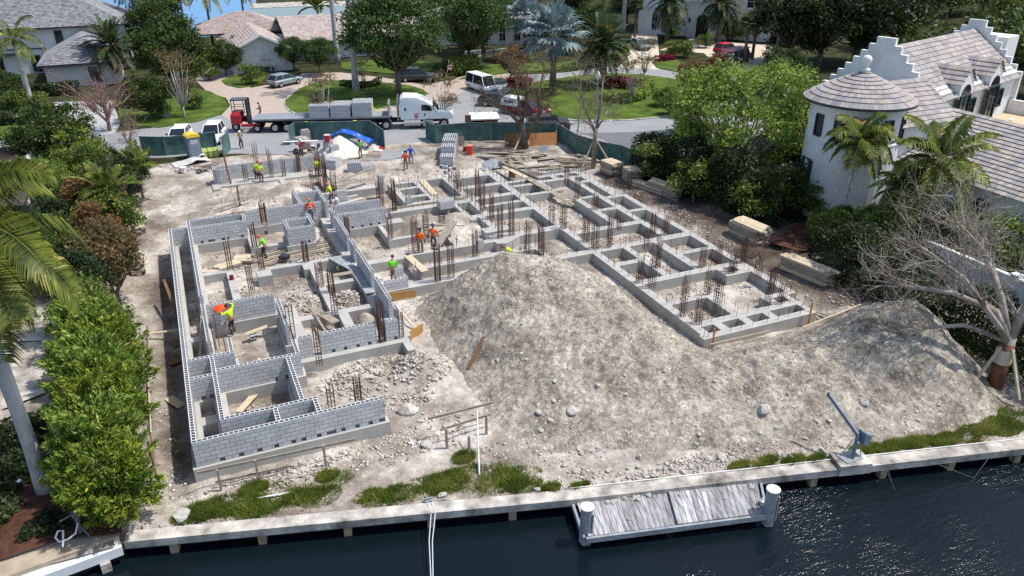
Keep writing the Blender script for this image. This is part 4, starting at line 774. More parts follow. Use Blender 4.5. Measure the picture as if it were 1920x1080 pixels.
cloth('sand_heap', -3, -3, 3, 3, pile(2.7, 1.7), mat('white_sand', lin(206, 200, 190), .95, .12, 3, 7, bump=.02), 'white sand heap under the blue tarp inside the screened fence', 'heap', 40, 6, (x, y, gz(x, y)), 0, .01)
cloth('blue_tarp', -.6, -2.3, 1.0, 2.3, lambda X, Y: 1.95*np.clip(1-np.sqrt((X*.85+.1)**2+(Y*.75-.1)**2)/3.0, 0, 1)**.9+.0+fbm(X, Y, 9, 3, 3.0)*.12, mat('tarp_blue', lin(30, 92, 214), .35, .2, 4, 6, spec=.5), 'crumpled bright blue tarp draped over the white sand heap', 'tarp', 34, 8, (x+.75, y+.35, gz(x, y)+.12), R(58))
x, y = W(700, 280); cloth('rubble_heap', -1.4, -1, 1.4, 1, pile(1.2, .55), M_stone, 'grey broken concrete heap at the end of the green fence', 'heap', 26, 12, (x, y, gz(x, y))); x, y = W(712, 281); cloth('red_cloth', -.5, -.3, .5, .3, lambda X, Y: .2*np.exp(-X**2*4), mat('red_fabric', lin(190, 40, 50), .8, .1, 4), 'red cloth heap at the foot of the green fence', 'cloth', 12, 3, (x, y, gz(x, y)))
x, y = W(358, 305); cloth('plastic_sheet', -1.6, -.8, 1.6, .8, lambda X, Y: .3*np.exp(-(X-.4)**2)+.05, mat('dusty_sheet', lin(190, 188, 184), .8, .12, 3), 'dusty pale sheet over rubble left of the wheelbarrow', 'sheet', 22, 14, (x, y, gz(x, y)), .2)
x, y = W(925, 300); cloth('gravel_heap', -1.5, -1.2, 1.5, 1.2, pile(1.4, .6), mat('blue_grey_gravel', lin(140, 146, 152), .95, .2, 5, 6), 'blue-grey gravel heap before the debris wood', 'heap', 24, 17, (x, y, gz(x, y)))
def bucket(px, py, m, r, h, label, cat='bucket', z=0, lid=None):
    x, y = W(px, py, 0); o = empty('bucket', (x, y, gz(x, y)+z), 0, label, cat); k = MB(); k.lathe((0, 0, 0), [(r*.82, 0), (r, h*.96), (r*1.06, h*.97), (r*1.06, h)], 14); k.build('body', m, o, smooth=False); k = MB(); k.cyl((0, 0, h), r*1.02, .03, 14); k.build('lid', lid or m, o)
M_or = mat('orange_plastic', lin(222, 72, 44), .5, .08, 3); bucket(881, 289, M_or, .32, .85, 'orange-red drum near the debris wood', lid=mat('pale_red', lin(230, 150, 130), .6, .05, 3)); bucket(872, 282, M_redm, .2, .35, 'small red pail beside the orange drum'); bucket(617, 292, M_redm, .3, .62, 'red drum with a pale lid on a block pallet', 'drum', 1.22, mat('pale_lid', lin(220, 180, 176), .6, .05, 3)); bucket(588, 283, mat('blue_pail', lin(70, 110, 160), .5, .1, 3), .2, .45, 'blue pail by the cement mixer', lid=M_white); bucket(598, 279, M_steel, .18, .55, 'grey pail by the cement mixer'); bucket(344, 322, M_white, .28, .5, 'pale bucket left of the wheelbarrow')
x, y = W(573, 288); mxr = empty('cement_mixer', (x, y, gz(x, y)), .3, 'dusty grey cement mixer inside the screened fence', 'mixer'); M_dusty = mat('dusty_metal', lin(160, 150, 142), .85, .2, 4)
k = MB(); k.tube([(0, -.5, .9), (0, -.3, .95), (0, .2, 1.05), (0, .6, 1.1)], [.3, .55, .6, .35], 14); k.build('drum', M_dusty, mxr); 
for s in (-1, 1): k = MB(); k.bar((s*.6, 0, 0), (s*.5, 0, 1.0), .1); k.bar((s*.6, .6, .25), (s*.6, -.6, .25), .1); k.build('stand', M_dusty, mxr)
for s in (-1, 1): wheel(mxr, (s*.7, .5, .25), .25, .12, s)
k = MB(); k.box(-.4, .75, .7, .4, 1.3, 1.35); k.build('engine_hood', M_dusty, mxr)
x, y = W(574, 266); k = MB(); k.box(-.45, -.35, 0, .45, .35, 1.1); k.box(-.35, -.25, 1.1, .35, .25, 1.25); o = k.build('generator_box', M_dusty, loc=(x, y, gz(x, y))); tag(o, 'pale generator box behind the cement mixer', 'generator')
x, y = W(388, 320); wb = empty('wheelbarrow', (x, y, gz(x, y)), R(200), 'grey wheelbarrow on the left dirt yard', 'wheelbarrow'); k = MB(); k.hexa([(-.3, -.22, .4), (.3, -.18, .38), (.3, .18, .38), (-.3, .22, .4), (-.5, -.38, .72), (.55, -.34, .7), (.55, .34, .7), (-.5, .38, .72)]); k.build('tray', M_dusty, wb); 
for s in (-1, 1): k = MB(); k.tube([(.75, s*.06, .2), (-.2, s*.25, .36), (-1.0, s*.3, .6)], .025, 5); k.tube([(-.3, s*.25, .36), (-.35, s*.25, 0)], .025, 5); k.build('handle', M_black, wb)
wheel(wb, (.72, 0, .2), .2, .09, 1)
# utility box, lamp post, flag, bollard light, hose stand
x, y = W(313, 221); k = MB(); k.box(-.4, -.3, 0, .4, .3, .75); k.box(-.44, -.34, .75, .44, .34, .86); o = k.build('utility_box', mat('utility_green', lin(120, 140, 132), .7, .06, 3), loc=(x, y, .1)); tag(o, 'pale green utility box on the left lawn', 'utility box')
x, y = W(1117, 231); lp = empty('street_lamp', (x, y, 0), 0, 'white globe street lamp beside the pale bare tree', 'street lamp'); k = MB(); k.lathe((0, 0, 0), [(.2, 0), (.18, .3), (.09, .5), (.07, 4.4), (.1, 4.5), (.16, 4.62)], 12); k.build('post', M_galv, lp); k = MB(); k.lathe((0, 0, 4.62), [(.12, 0), (.26, .15), (.3, .36), (.24, .58), (.1, .7), (.04, .82)], 14); k.build('lamp_globe', M_white, lp, smooth=True)
x, y = W(836, 150); fl = empty('flag', (x, y, 0), R(-20), 'small red, white and blue flag hanging before the dark oak', 'flag'); k = MB(); k.tube([(0, 0, 0), (.5, 0, 2.6)], .03, 5); k.build('pole', M_white, fl)
for i in range(5): k = MB(); k.box(.35, -.01, 1.2+i*.2, .85, .01, 1.4+i*.2); k.build('stripe', M_redm if i % 2 == 0 else M_white, fl)
k = MB(); k.box(.34, -.02, 1.9, .62, .02, 2.25); k.build('canton', mat('navy', lin(30, 40, 90), .8, .05, 3), fl)
bo = at(43, 921, -.5); b = empty('bollard_light', bo, 0, 'small black bollard light with a white cap left of the royal palm', 'lamp'); k = MB(); k.cyl((0, 0, 0), .06, .5, 10); k.build('post', M_black, b); k = MB(); k.lathe((0, 0, .5), [(.08, 0), (.1, .04), (.05, .1)], 10); k.build('cap', M_white, b)
hp = at(152, 1000, -.5); hs = empty('hose_stand', hp, R(20), 'white and steel hose stand with a looped hose on red mulch', 'hose stand'); k = MB(); k.box(-.06, -.06, 0, .06, .06, 1.0); k.box(-.12, -.1, .85, .12, .1, 1.05); k.bar((-.55, -.05, .95), (.5, .1, 1.0), .05); k.bar((0, -.05, .5), (.18, -.42, .02), .05); k.build('stand', M_steel, hs); k = MB(); k.tube([(0, -.06, .55), (-.2, -.25, .3), (-.5, -.25, .2), (-.75, -.1, .15), (-.8, .1, .25), (-.65, .2, .4), (-.5, .1, .4), (-.62, -.15, .2), (-.72, -.35, .05)], .035, 6); k.build('hose', M_white, hs)
# ---------------------------------------------------------------- timber
def plank(a, b, w, t, m, label, name='plank', grp=None, cat='plank'):
    k = MB(); a = Vector(a); c = (a+Vector(b))/2; k.bar(a-c, Vector(b)-c, w, t); o = k.build(name, m, loc=c); return tag(o, label, cat, grp)
def gp(px, py, dz=.04, z=0):
    x, y = W(px, py, z); return (x, y, max(mz(x, y), z if z else -9)+dz)
def lumber(px, py, L, Wd, H, rz, label, m=None, z=0):
    """stack of planks and form panels: separate layers with uneven ends"""
    x, y = W(px, py, z); r = empty('lumber_stack', (x, y, gz(x, y)), rz, label, 'lumber stack', 'lumber stacks along the boundaries'); q = random.Random(px); n = max(3, round(H/.13)); t = H/n
    for i in range(n):
        k = MB(); nn = max(1, round(Wd/.32))
        for j in range(nn):
            o = q.uniform(-.12, .12)*L; w = Wd/nn; k.box(-Wd/2+j*w+.01, -L/2+o, i*t+.004, -Wd/2+(j+1)*w-.01, L/2+o*.5, (i+1)*t-.012)
        k.build('layer', M_fwood if (i >= n-1 or q.random() < .2) else M_wood, r)
    return r
lumber(1147, 318, 1.7, 1.25, 1.05, .15, 'tall square stack of form panels nearest the stake-propped tree'); lumber(1185, 333, 1.6, 1.15, 1.15, -.1, 'square stack of form panels second from the fence'); lumber(1210, 347, 3.4, .7, .45, .25, 'long low stack of old planks between two taller stacks'); lumber(1246, 358, 3.0, .9, .95, .2, 'slanting pile of weathered planks before the dark hedge'); lumber(1404, 440, 2.6, 1.3, 1.2, .12, 'thick pile of yellow edged boards under the dark hedge'); lumber(1512, 508, 3.4, .95, .95, .2, 'long pile of grey-white boards near the right end of the foundation')
lumber(258, 505, 1.6, .9, 1.0, .1, 'stack of boards half hidden by the bronze tree on the left', z=-.5); lumber(262, 440, 1.2, .7, .6, .3, 'small reddish stack among the left shrubs', z=-.4)
for (px, py, L, w, h, rz, lab) in ((455, 480, 1.1, 1.3, .35, 1.3, 'row of short cut timbers in the room behind the lime worker'), (428, 494, 1.5, .8, .3, -1.2, 'pale boards stacked on the left room floor'), (400, 507, .5, 1.6, .18, -.55, 'tilted white board lying across the left room footing')): lumber(px, py, L, w, h, rz, lab, z=-.3)
PLK = [((400, 775, -.5), (520, 750, -.3), .3, .04, 'fresh'), ((380, 590, -.1), (370, 690, .2), .12, .06, 'brown')]
plank(gp(448, 776, .1, -.6), gp(480, 742, .15, -.6), .34, .05, M_fwood, 'tan plank lying diagonally in the near small room')
plank((.35, 10.6, -.45), (-.55, 17.6, .95), .16, .1, M_bwood, 'reddish brown timber leaning across the outer left wall'); plank((.6, 9.0, -.5), (1.25, 11.6, 1.4), .12, .05, M_wood, 'brown board propped in the narrow corridor')
plank((-1.9, 13.4, -.25), (-.1, 13.3, -.3), .16, .05, M_fwood, 'short plank bridging the trench at the left wall')
plank(gp(310, 722, .08), gp(336, 740, .08), .42, .04, M_fwood, 'loose yellow plywood offcut on the left dirt path'); plank(gp(316, 655, .1), gp(340, 652, .1), .9, .04, M_bwood, 'dark board over the trench beside the left wall'); plank(gp(318, 625, .1), gp(340, 620, .1), .8, .04, M_bwood, 'second dark board over the trench beside the left wall')
plank((1.3, 8.0, .0), (2.9, 8.6, .1), .1, .06, M_fwood, 'thin orange lath by the white rubble stub'); plank((3.2, 11.2, -.25), (5.0, 11.6, -.1), .3, .05, M_fwood, 'pale plank along the wall behind the white rubble')
plank((1.9, 16.0, -.3), (3.0, 13.2, -.2), .12, .05, M_wood, 'lath slanting across the small pit beside the left corridor')
for i in range(7): a = W(492+i*1.5, 498-i*3.4, -.5); b = W(628-i*4, 466-i*2.2, -.5); plank((a[0], a[1], -.48+.03*i), (b[0], b[1], -.46+.03*i), .11, .05, M_fwood if i % 2 else M_wood, 'long thin timber in the bundle below the lime worker', 'timber', 'long thin timbers on the left floor', 'timber')
plank((9.6, 18.9, .08), (10.5, 16.4, .1), .62, .05, M_pile, 'grey scaffold board beside the central block wall'); plank((10.45, 16.5, .14), (10.55, 12.6, .14), .62, .05, M_pile, 'longest grey scaffold board along the central block wall'); plank((8.7, 15.9, .16), (10.4, 15.9, .16), .42, .05, M_wood, 'short grey board bridging to the scaffold boards'); plank((7.0, 12.3, .05), (7.9, 10.0, .05), .5, .06, M_wood, 'white board leaning over the footing in the left pit'); plank((6.9, 12.5, .1), (7.2, 8.6, .1), .12, .05, M_wood, 'thin lath over the footing in the left pit')
plank((14.2, 17.2, .06), (14.5, 14.4, .06), .5, .05, M_fwood, 'pale plank below the two orange workers'); plank((16.2, 17.6, .06), (18.4, 19.8, .9), .55, .12, M_wood, 'grey plank propped on the dirt right of the orange workers'); plank((16.4, 20.6, .75), (19.0, 19.2, .7), .1, .06, M_fwood, 'thin timber on the dirt heap right of the orange workers'); plank((16.2, 20.0, .7), (18.6, 20.4, .75), .1, .06, M_wood, 'second thin timber on the dirt heap right of the orange workers')
plank((19.9, 31.9, .06), (19.7, 28.0, .06), .55, .05, M_fwood, 'white plank across the footings at the back'); plank((27.7, 32.6, .1), (28.2, 28.8, .12), .5, .06, M_fwood, 'pale plank at the back corner of the footings'); plank((28.2, 28.6, .12), (29.0, 23.4, -.1), .55, .05, M_wood, 'long bent plank reaching down into the big footing room'); plank((29.0, 23.4, -.15), (29.9, 22.0, -.45), .55, .05, M_fwood, 'short sloping plank end in the big footing room')
plank((11.6, 10.6, -.1), (12.1, 8.2, -.6), .12, .05, M_fwood, 'yellow timber brace by the orange formwork')
for (a, b, h, lab) in (((11.0, 13.0), (13.2, 12.7), .5, 'orange plywood formwork below the low block wall'), ((11.15, 7.75), (12.3, 8.5), .7, 'orange plywood formwork at the near end of the central wall')): k = MB(); k.bar((a[0], a[1]-.35, -h/2-.05), (b[0], b[1]-.35, -h/2-.05), .05, h); tag(k.build('formwork_panel', mat('orange_formply', lin(180, 134, 78), .75, .15, 2, 6)), lab, 'formwork')
k = MB(); k.bar((15.3, 26.4, -.05), (22.0, 26.4, -.05), .05, .3); tag(k.build('formwork_panel', M_fwood), 'long pale formwork board across the middle footings', 'formwork'); k = MB(); k.bar((11.3, 13.3, -.2), (16.3, 13.15, -.2), .05, .35); tag(k.build('formwork_panel', M_fwood), 'pale formwork board on the footing left of the mound top', 'formwork'); k = MB(); k.bar((27.6, 33.6, .1), (29.0, 28.2, -.05), .06, .5); tag(k.build('formwork_panel', M_wood), 'grey formwork board at the far corner by the debris wood', 'formwork')
# debris wood by the fence
q = random.Random(12)
for i in range(16):
    x, y = W(q.uniform(915, 975), q.uniform(280, 300), 0); a = R(q.uniform(-50, -15)); L = q.uniform(1.4, 3.4); dz = q.uniform(.05, .55)
    plank((x-math.cos(a)*L/2, y-math.sin(a)*L/2, gz(x, y)+dz), (x+math.cos(a)*L/2, y+math.sin(a)*L/2, gz(x, y)+dz+q.uniform(-.1, .25)), q.uniform(.1, .24), .05, q.choice((M_wood, M_wood, M_bwood, M_fwood)), 'old plank in the heap of debris wood below the forked tree', 'timber', 'debris wood heap', 'timber')
for i in range(12):
    x, y = W(q.uniform(1050, 1110), q.uniform(288, 306), 0); a = R(q.uniform(-60, -25)); L = q.uniform(1.2, 2.8); dz = q.uniform(.05, .35)
    plank((x-math.cos(a)*L/2, y-math.sin(a)*L/2, gz(x, y)+dz), (x+math.cos(a)*L/2, y+math.sin(a)*L/2, gz(x, y)+dz+.1), q.uniform(.1, .3), .05, q.choice((M_wood, M_bwood, M_fwood)), 'old plank strewn along the curved green fence', 'timber', 'planks along the curved fence', 'timber')
for i in range(10):
    x, y = W(q.uniform(985, 1040), q.uniform(285, 308), 0); a = R(q.uniform(-30, 10)); L = q.uniform(1.2, 2.6)
    plank((x-math.cos(a)*L/2, y-math.sin(a)*L/2, gz(x, y)+.1), (x+math.cos(a)*L/2, y+math.sin(a)*L/2, gz(x, y)+q.uniform(.1, .3)), q.uniform(.2, .4), .05, q.choice((M_wood, M_fwood, M_wood)), 'old board in the heap right of the forked tree', 'timber', 'debris boards heap', 'timber')
def panel(px, py, w, h, rz, tilt, m, label):
    x, y = W(px, py, 0); k = MB(); k.box(-w/2, -.03, 0, w/2, .03, h); o = k.build('plywood_sheet', m, loc=(x, y, gz(x, y))); o.rotation_euler = (tilt, 0, rz); tag(o, label, 'panel')
panel(968, 276, 2.2, 1.3, R(-14), R(-14), M_bwood, 'grey-brown form panel leaning behind the forked tree'); panel(1018, 272, 2.8, 1.2, R(-16), R(-20), _M['orange_plywood'], 'brown form panel against the green fence right of the forked tree'); panel(976, 296, 2.4, .8, R(2), R(-35), M_wood, 'stained sheet panel lying before the forked tree'); panel(1018, 286, .8, 1.0, R(-30), R(-30), M_pile, 'grey square sheet leaning in the debris boards'); panel(1062, 268, .5, 1.9, R(-40), R(-12), M_bwood, 'brown board leaning at the bend of the green fence'); panel(862, 274, .9, .9, R(-14), R(-8), M_wood, 'wooden frame between the block row and the shed'); panel(960, 318, .6, 1.0, R(5), 0, M_bwood, 'small rusty brown panel behind the middle footings')
# tree stakes
for (t, s_, lab) in (((35.7, 30.7, 2.3), (34.0, 30.1), 'left'), ((35.7, 30.7, 2.3), (37.0, 29.4), 'right')): plank(t, (s_[0], s_[1], gz(*s_)), .1, .1, M_fwood, '%s wooden stake propping the pale bare tree' % lab, 'stake', cat='stake')
plank((32.2, 38.2, 1.7), (30.4, 36.6, gz(30.4, 36.6)), .12, .12, M_fwood, 'mossy stake propping the forked bare tree', 'stake', cat='stake')
for (d, lab) in (((-.3, -1.5), 'front'), ((1.3, -.3), 'right hand'), ((-1.5, .2), 'left hand')): plank((36.7+d[0]*.22, -8.35+d[1]*.22, 1.6), (36.7+d[0], -8.35+d[1], -.5), .11, .11, M_fwood, '%s stake propping the wrapped red-barked tree' % lab, 'stake', cat='stake')
# batter boards and pegs
def batter(pts, rails, label):
    r = empty('batter_board', (pts[0][0], pts[0][1], gz(*pts[0])), 0, label, 'batter board'); o = Vector((pts[0][0], pts[0][1], gz(*pts[0])))
    for i, p in enumerate(pts): k = MB(); b = Vector((p[0], p[1], mz(*p)))-o; k.bar(b+Vector((0, 0, -.2)), b+Vector((0, 0, 1.05)), .09); k.build('post', M_wood, r)
    for (a, c, z) in rails: k = MB(); k.bar(Vector((*a, z))-o, Vector((*c, z))-o, .05, .11); k.build('rail', M_wood, r)
batter([W(416, 925, -.8), W(486, 906, -.8), W(612, 880, -.8)], [((.0, -.66), (6.4, -1.05), .22), ((.6, -.8), (3.6, -.98), -.35)], 'wooden batter board in front of the near block wall')
batter([W(838, 838, -.7), W(880, 848, -.6), W(912, 806, -.5)], [((9.6, -1.2), (12.7, -1.2), .45), ((10.0, -1.6), (12.5, -1.4), .0)], 'wooden batter board at the left foot of the mound')
for i, (px, py, lab) in enumerate(((1258, 655, 'left'), (1338, 646, 'right'))): pass
for (a, b, z, lab) in (((25.6, -.1), (29.5, -.2), -.12, 'thin rail along the front of the right foundation'),): plank((*a, z), (*b, z), .04, .06, M_fwood, lab)
for (x, y, h, lab) in ((25.95, .2, .75, 'orange peg at the near corner of the right foundation'), (32.6, .2, .95, 'orange peg near the right corner of the right foundation')): plank((x, y-.08, -.7), (x, y-.08, h-.1), .07, .07, mat('orange_peg', lin(190, 116, 50), .8, .15, 3), lab, 'peg', cat='peg')
plank(gp(1505, 612, .1), gp(1612, 578, .1), .1, .06, M_fwood, 'long timber lying right of the right foundation corner'); plank(gp(1512, 560, .08), gp(1560, 588, .08), .1, .06, M_wood, 'short timber beside the rubble right of the foundation'); plank(gp(1445, 555, .05), gp(1500, 590, .05), .12, .04, M_wood, 'thin grey timber along the right foundation')
plank(gp(1298, 888, .06), gp(1345, 866, .1), .62, .05, M_fwood, 'yellow plywood sheet lying on the stones by the dock'); plank(gp(1268, 907, .1), gp(1296, 914, .12), .55, .04, M_white, 'white board lying over the seawall edge by the dock')
plank(gp(878, 680, .06), gp(908, 654, .1), .18, .08, M_bwood, 'rusty brown timber half buried in the mound'); plank(gp(1028, 575, .05), gp(1036, 548, .05), .05, .05, M_wood, 'thin stick on the mound')
plank((-1.75, 4.0, -.45), (-1.8, 9.5, -.4), .06, .06, M_fwood, 'long pale lath along the feet of the left hedge'); plank((-1.75, 10.0, -.4), (-1.7, 15.0, -.4), .06, .06, M_wood, 'second lath along the feet of the left hedge'); plank((-1.6, .4, -.6), (-1.75, 3.5, -.2), .08, .05, M_bwood, 'brown timber at the near end of the left hedge')
for (pts, lab) in (([gp(898, 858, 0), (11.6, -2.0, .85)], 'white plastic pipe standing at the left foot of the mound'), ([gp(425, 928, .05), gp(470, 912, .08), gp(546, 897, .05)], 'bent white plastic pipe in the grass before the near wall'), ([gp(1038, 912, .06), gp(1146, 888, .2)], 'white plastic pipe on the stones left of the dock'), ([gp(1688, 829, .05), gp(1706, 824, .1), gp(1712, 808, .12)], 'bent white pipe in the grass right of the blue davit'), ([gp(766, 800, .05), gp(774, 814, .05)], 'short white pipe on the dirt right of the near wall'), ([gp(1740, 810, .05), gp(1770, 830, .05)], 'white pipe in the grass near the right end')):
    k = MB(); k.tube(pts, .035, 6); tag(k.build('plastic_pipe', M_white), lab, 'pipe')
k = MB(); P = [(x, float(ysw(x))+.66, -.74) for x in np.linspace(13.9, 38, 14)]; k.tube(P, .025, 5); tag(k.build('conduit', M_white), 'thin white conduit along the back of the seawall cap', 'pipe')
for i in range(2):
    a = at(801+i*8, 943, -.76); b = at(808+i*4, 1085, -1.2); k = MB(); k.tube([a, (a.x, a.y-.5, -.8), a.lerp(b, .5)+Vector((0, 0, -.1)), b], .022, 5); tag(k.build('mooring_rope', mat('pale_rope', lin(196, 200, 206), .8, .1, 6)), ['left', 'right'][i]+' of two pale mooring ropes hanging off the seawall', 'rope')
x, y = W(803, 938, -.78); k = MB(); k.box(-.16, -.12, 0, .16, .12, .04); k.tube([(-.18, 0, .1), (.18, 0, .1)], .03, 6); k.tube([(-.07, 0, .02), (-.07, 0, .1)], .03, 6); k.tube([(.07, 0, .02), (.07, 0, .1)], .03, 6); o = k.build('mooring_cleat', M_galv, loc=(x, y, -.775)); tag(o, 'metal mooring cleat on the seawall cap with pale ropes', 'cleat')
for (px0, px1, lab) in ((1650, 1664, 'short'), (1745, 1860, 'long')):
    a, b = at(px0, 868 if px0 < 1700 else 856, -.77), at(px1, 888 if px0 < 1700 else 850, -.9); k = MB(); k.tube([a, a+Vector((.05, -.45, -.15)), a.lerp(b, .5)+Vector((.1, -.75, -.75)), b], .014, 5); tag(k.build('mooring_rope', mat('dark_rope', lin(96, 92, 86), .9, .15, 5)), lab+' dark rope looping down the seawall right of the davit', 'rope')
# ---------------------------------------------------------------- dock and davit
dk = empty('wooden_dock', (13.85, -6.95, -1.0), 0, 'weathered grey plank dock jutting from the seawall', 'dock'); o_ = Vector((13.85, -6.95, -1.0))
BL, BR, FR_, FL_ = [Vector((*W(*p, -1.0), -1.0))-o_ for p in ((1074, 936), (1424, 899), (1437, 962), (1098, 1006))]
def deck(t0, t1, z, seed):
    q = random.Random(seed); k = MB(); n = 17
    for i in range(n):
        a, b = t0+(t1-t0)*i/n, t0+(t1-t0)*(i+.93)/n; e = q.uniform(-.01, .03); dz = q.uniform(-.012, .012)+z
        p0, p1 = BL.lerp(BR, a), BL.lerp(BR, b); f0, f1 = FL_.lerp(FR_, a), FL_.lerp(FR_, b); p0, p1 = p0.lerp(f0, e), p1.lerp(f1, e)
        v = [p0, p1, f1, f0]; k.hexa([x+Vector((0, 0, dz-.06)) for x in (f0, f1, p1, p0)]+[x+Vector((0, 0, dz)) for x in (f0, f1, p1, p0)])
    return k
deck(.015, .49, .0, 1).build('deck_panel', M_dock, dk); deck(.5, .985, .035, 2).build('deck_panel', M_dock, dk)
k = MB(); k.bar(FL_+Vector((0, -.06, -.14)), FR_+Vector((0, -.06, -.14)), .1, .24); k.build('front_beam', M_pile, dk)
for a_, b_, w_ in ((FL_+Vector((-.05, 0, -.14)), BL+Vector((-.05, 0, -.14)), .24), (FR_+Vector((.05, 0, -.14)), BR+Vector((.05, 0, -.14)), .24), (FL_.lerp(FR_, .5)+Vector((0, 0, -.2)), BL.lerp(BR, .5)+Vector((0, 0, -.2)), .2)): k = MB(); k.bar(a_, b_, .1, w_); k.build('side_beam', M_pile, dk)
for c, ht in (((at(1100, 1003, -1.0)-o_+Vector((.1, .25, 0))), 1.12), ((at(1448, 962, -1.0)-o_+Vector((-.05, .12, 0))), 1.1)):
    k = MB()
    for a in range(5): k.cyl((c.x+.1*math.cos(a*1.26), c.y+.1*math.sin(a*1.26), -2.5), .15, 2.5+ht, 9)
    po = k.build('piling', M_pile, dk); k = MB(); k.lathe((c.x, c.y, ht), [(.27, 0), (.28, .06), (.2, .1)], 12); k.build('cap', M_white, po); k = MB(); k.bar((c.x+.14, c.y-.24, -.3), (c.x+.14, c.y-.24, ht-.2), .06); k.build('rub_strip', M_galv, po)
da = empty('davit_crane', (25.75, float(ysw(25.75))+.45, -.58), 0, 'blue-grey boat davit with a long boom on the concrete pad', 'crane'); M_dav = mat('davit_paint', lin(104, 120, 132), .5, .12, 3, spec=.45)
jt = Vector((.28, .12, 1.05)); bt = at(1568, 735, .9)-da.location; bt = Vector((-.05, 1.75, 2.2))
k = MB(); k.box(-.45, -.3, 0, .45, .35, .05); k.bar((.4, -.2, .05), (.33, .05, 1.0), .03); k.bar((-.4, .2, .05), (.1, .12, .9), .03); k.build('base_plate', M_galv, da); k = MB(); k.bar((0, -.1, .05), jt, .16); k.build('mast', M_dav, da); k = MB(); k.bar(jt, bt, .11, .15); k.build('boom', M_dav, da); k = MB(); k.cyl((bt.x, bt.y, bt.z-.1), .07, .16, 8); k.build('boom_head', M_dpaint, da)
k = MB(); k.hexa([(.36, -.2, .7), (.72, -.2, .55), (.72, .22, .55), (.36, .22, .7), (.4, -.2, 1.25), (.8, -.2, 1.02), (.8, .22, 1.02), (.4, .22, 1.25)]); k.build('motor_box', M_dav, da)
# ---------------------------------------------------------------- stones
def boulder(x, y, s, label, z=None, seed=0, grp='pale boulders lying about the site', cat='boulder'):
    bm = bmesh.new(); bmesh.ops.create_icosphere(bm, subdivisions=2, radius=s); q = random.Random(seed+int(x*31+y*17)); f = Vector((q.uniform(.8, 1.3), q.uniform(.7, 1.1), q.uniform(.55, .9))); pl = [(Vector((q.gauss(0, 1), q.gauss(0, 1), q.gauss(0, 1))).normalized(), q.uniform(.62, .9)*s) for _ in range(9)]
    for v in bm.verts:
        for n, d in pl:
            e = v.co.dot(n)-d
            if e > 0: v.co -= n*e
        v.co = Vector((v.co.x*f.x, v.co.y*f.y, v.co.z*f.z))*q.uniform(.96, 1.04)
    me = bpy.data.meshes.new('boulder'); bm.to_mesh(me); bm.free(); me.materials.append(M_boulder); o = bpy.data.objects.new('boulder', me); COL.objects.link(o); o.location = (x, y, (mz(x, y) if z is None else z)+s*.3); o.rotation_euler.z = q.uniform(0, 6)
    return tag(o, label, cat, grp)
def bpx(px, py, s, label, z=-.7, **kw):
    for _ in range(6): x, y = W(px, py, z); z = mz(x, y)
    return boulder(x, y, s, label, **kw)
bpx(1680, 606, .6, 'largest white boulder near the crest of the mound', 1.6, grp=None); bpx(1432, 770, .36, 'flat grey boulder low on the mound face'); bpx(1622, 752, .26, 'white boulder on the right slope of the mound'); bpx(800, 838, .3, 'white double boulder on the dirt right of the near wall'); bpx(1655, 640, .2, 'small white boulder just below the largest one'); bpx(1072, 772, .28, 'oblong pale boulder on the mound face'); bpx(1010, 775, .22, 'pale boulder left of the oblong one on the mound')
bpx(345, 985, .42, 'large flat white slab on the grass beside the hedge'); bpx(830, 930, .2, 'small grey boulder on the seawall edge'); bpx(765, 772, .5, 'round concrete lump with a rusty bar right of the near wall'); bpx(1200, 860, .22, 'boulder on the stone scatter behind the dock'); bpx(1208, 890, .2, 'upright pale boulder behind the dock'); bpx(1354, 860, .25, 'boulder beside the yellow plywood sheet')
q = random.Random(77)
for i in range(34):
    px = q.uniform(1140, 1330); py = 905-(px-1140)*.12+q.uniform(-24, 6); bpx(px, py, q.uniform(.07, .17), 'small pale rock in the stone scatter behind the dock', grp='small rocks behind the dock', cat='rock', seed=i)
for i in range(15):
    px = q.uniform(1130, 1215); py = 930-(px-1130)*.1+q.uniform(-2, 16); x, y = W(px, py, -1); boulder(x, y, q.uniform(.07, .17), 'pale rock spilled onto the left half of the dock', -1.02, i, 'rocks on the left half of the dock', 'rock')
for px, py, lab in ((1264, 921, 'left of the dock middle'), (1275, 930, 'near the dock middle'), (1320, 920, 'on the right half of the dock by the seawall'), (1312, 957, 'at the dock front edge'), (1358, 936, 'in the centre of the right dock half'), (1408, 914, 'largest on the right dock half'), (1180, 975, 'at the front of the left dock half')): x, y = W(px, py, -1); boulder(x, y, .16 if 'largest' in lab else .1, 'pale rock '+lab, -1.0, 3, None, 'rock')
for i in range(26):
    px = q.uniform(1380, 1580); bpx(px, 893-(px-1380)*.12-q.uniform(2, 34), q.uniform(.07, .17), 'small white rock along the seawall between dock and davit', grp='small rocks between dock and davit', cat='rock', seed=i)
for i in range(60):
    px, py = q.uniform(860, 1800), q.uniform(560, 860); x, y = W(px, py, 0)
    if py < 640+max(0, (px-1150))*.02 and px > 1120: continue
    bpx(px, py, q.uniform(.06, .15), 'small pale rock lying on the mound', grp='small rocks on the mound', cat='rock', seed=i)
for i in range(9): bpx(1010+i*9+q.uniform(-4, 4), 920+q.uniform(-10, 4), q.uniform(.08, .16), 'round rock at the end of the grass left of the dock', grp='round rocks at the grass end', cat='rock', seed=i)
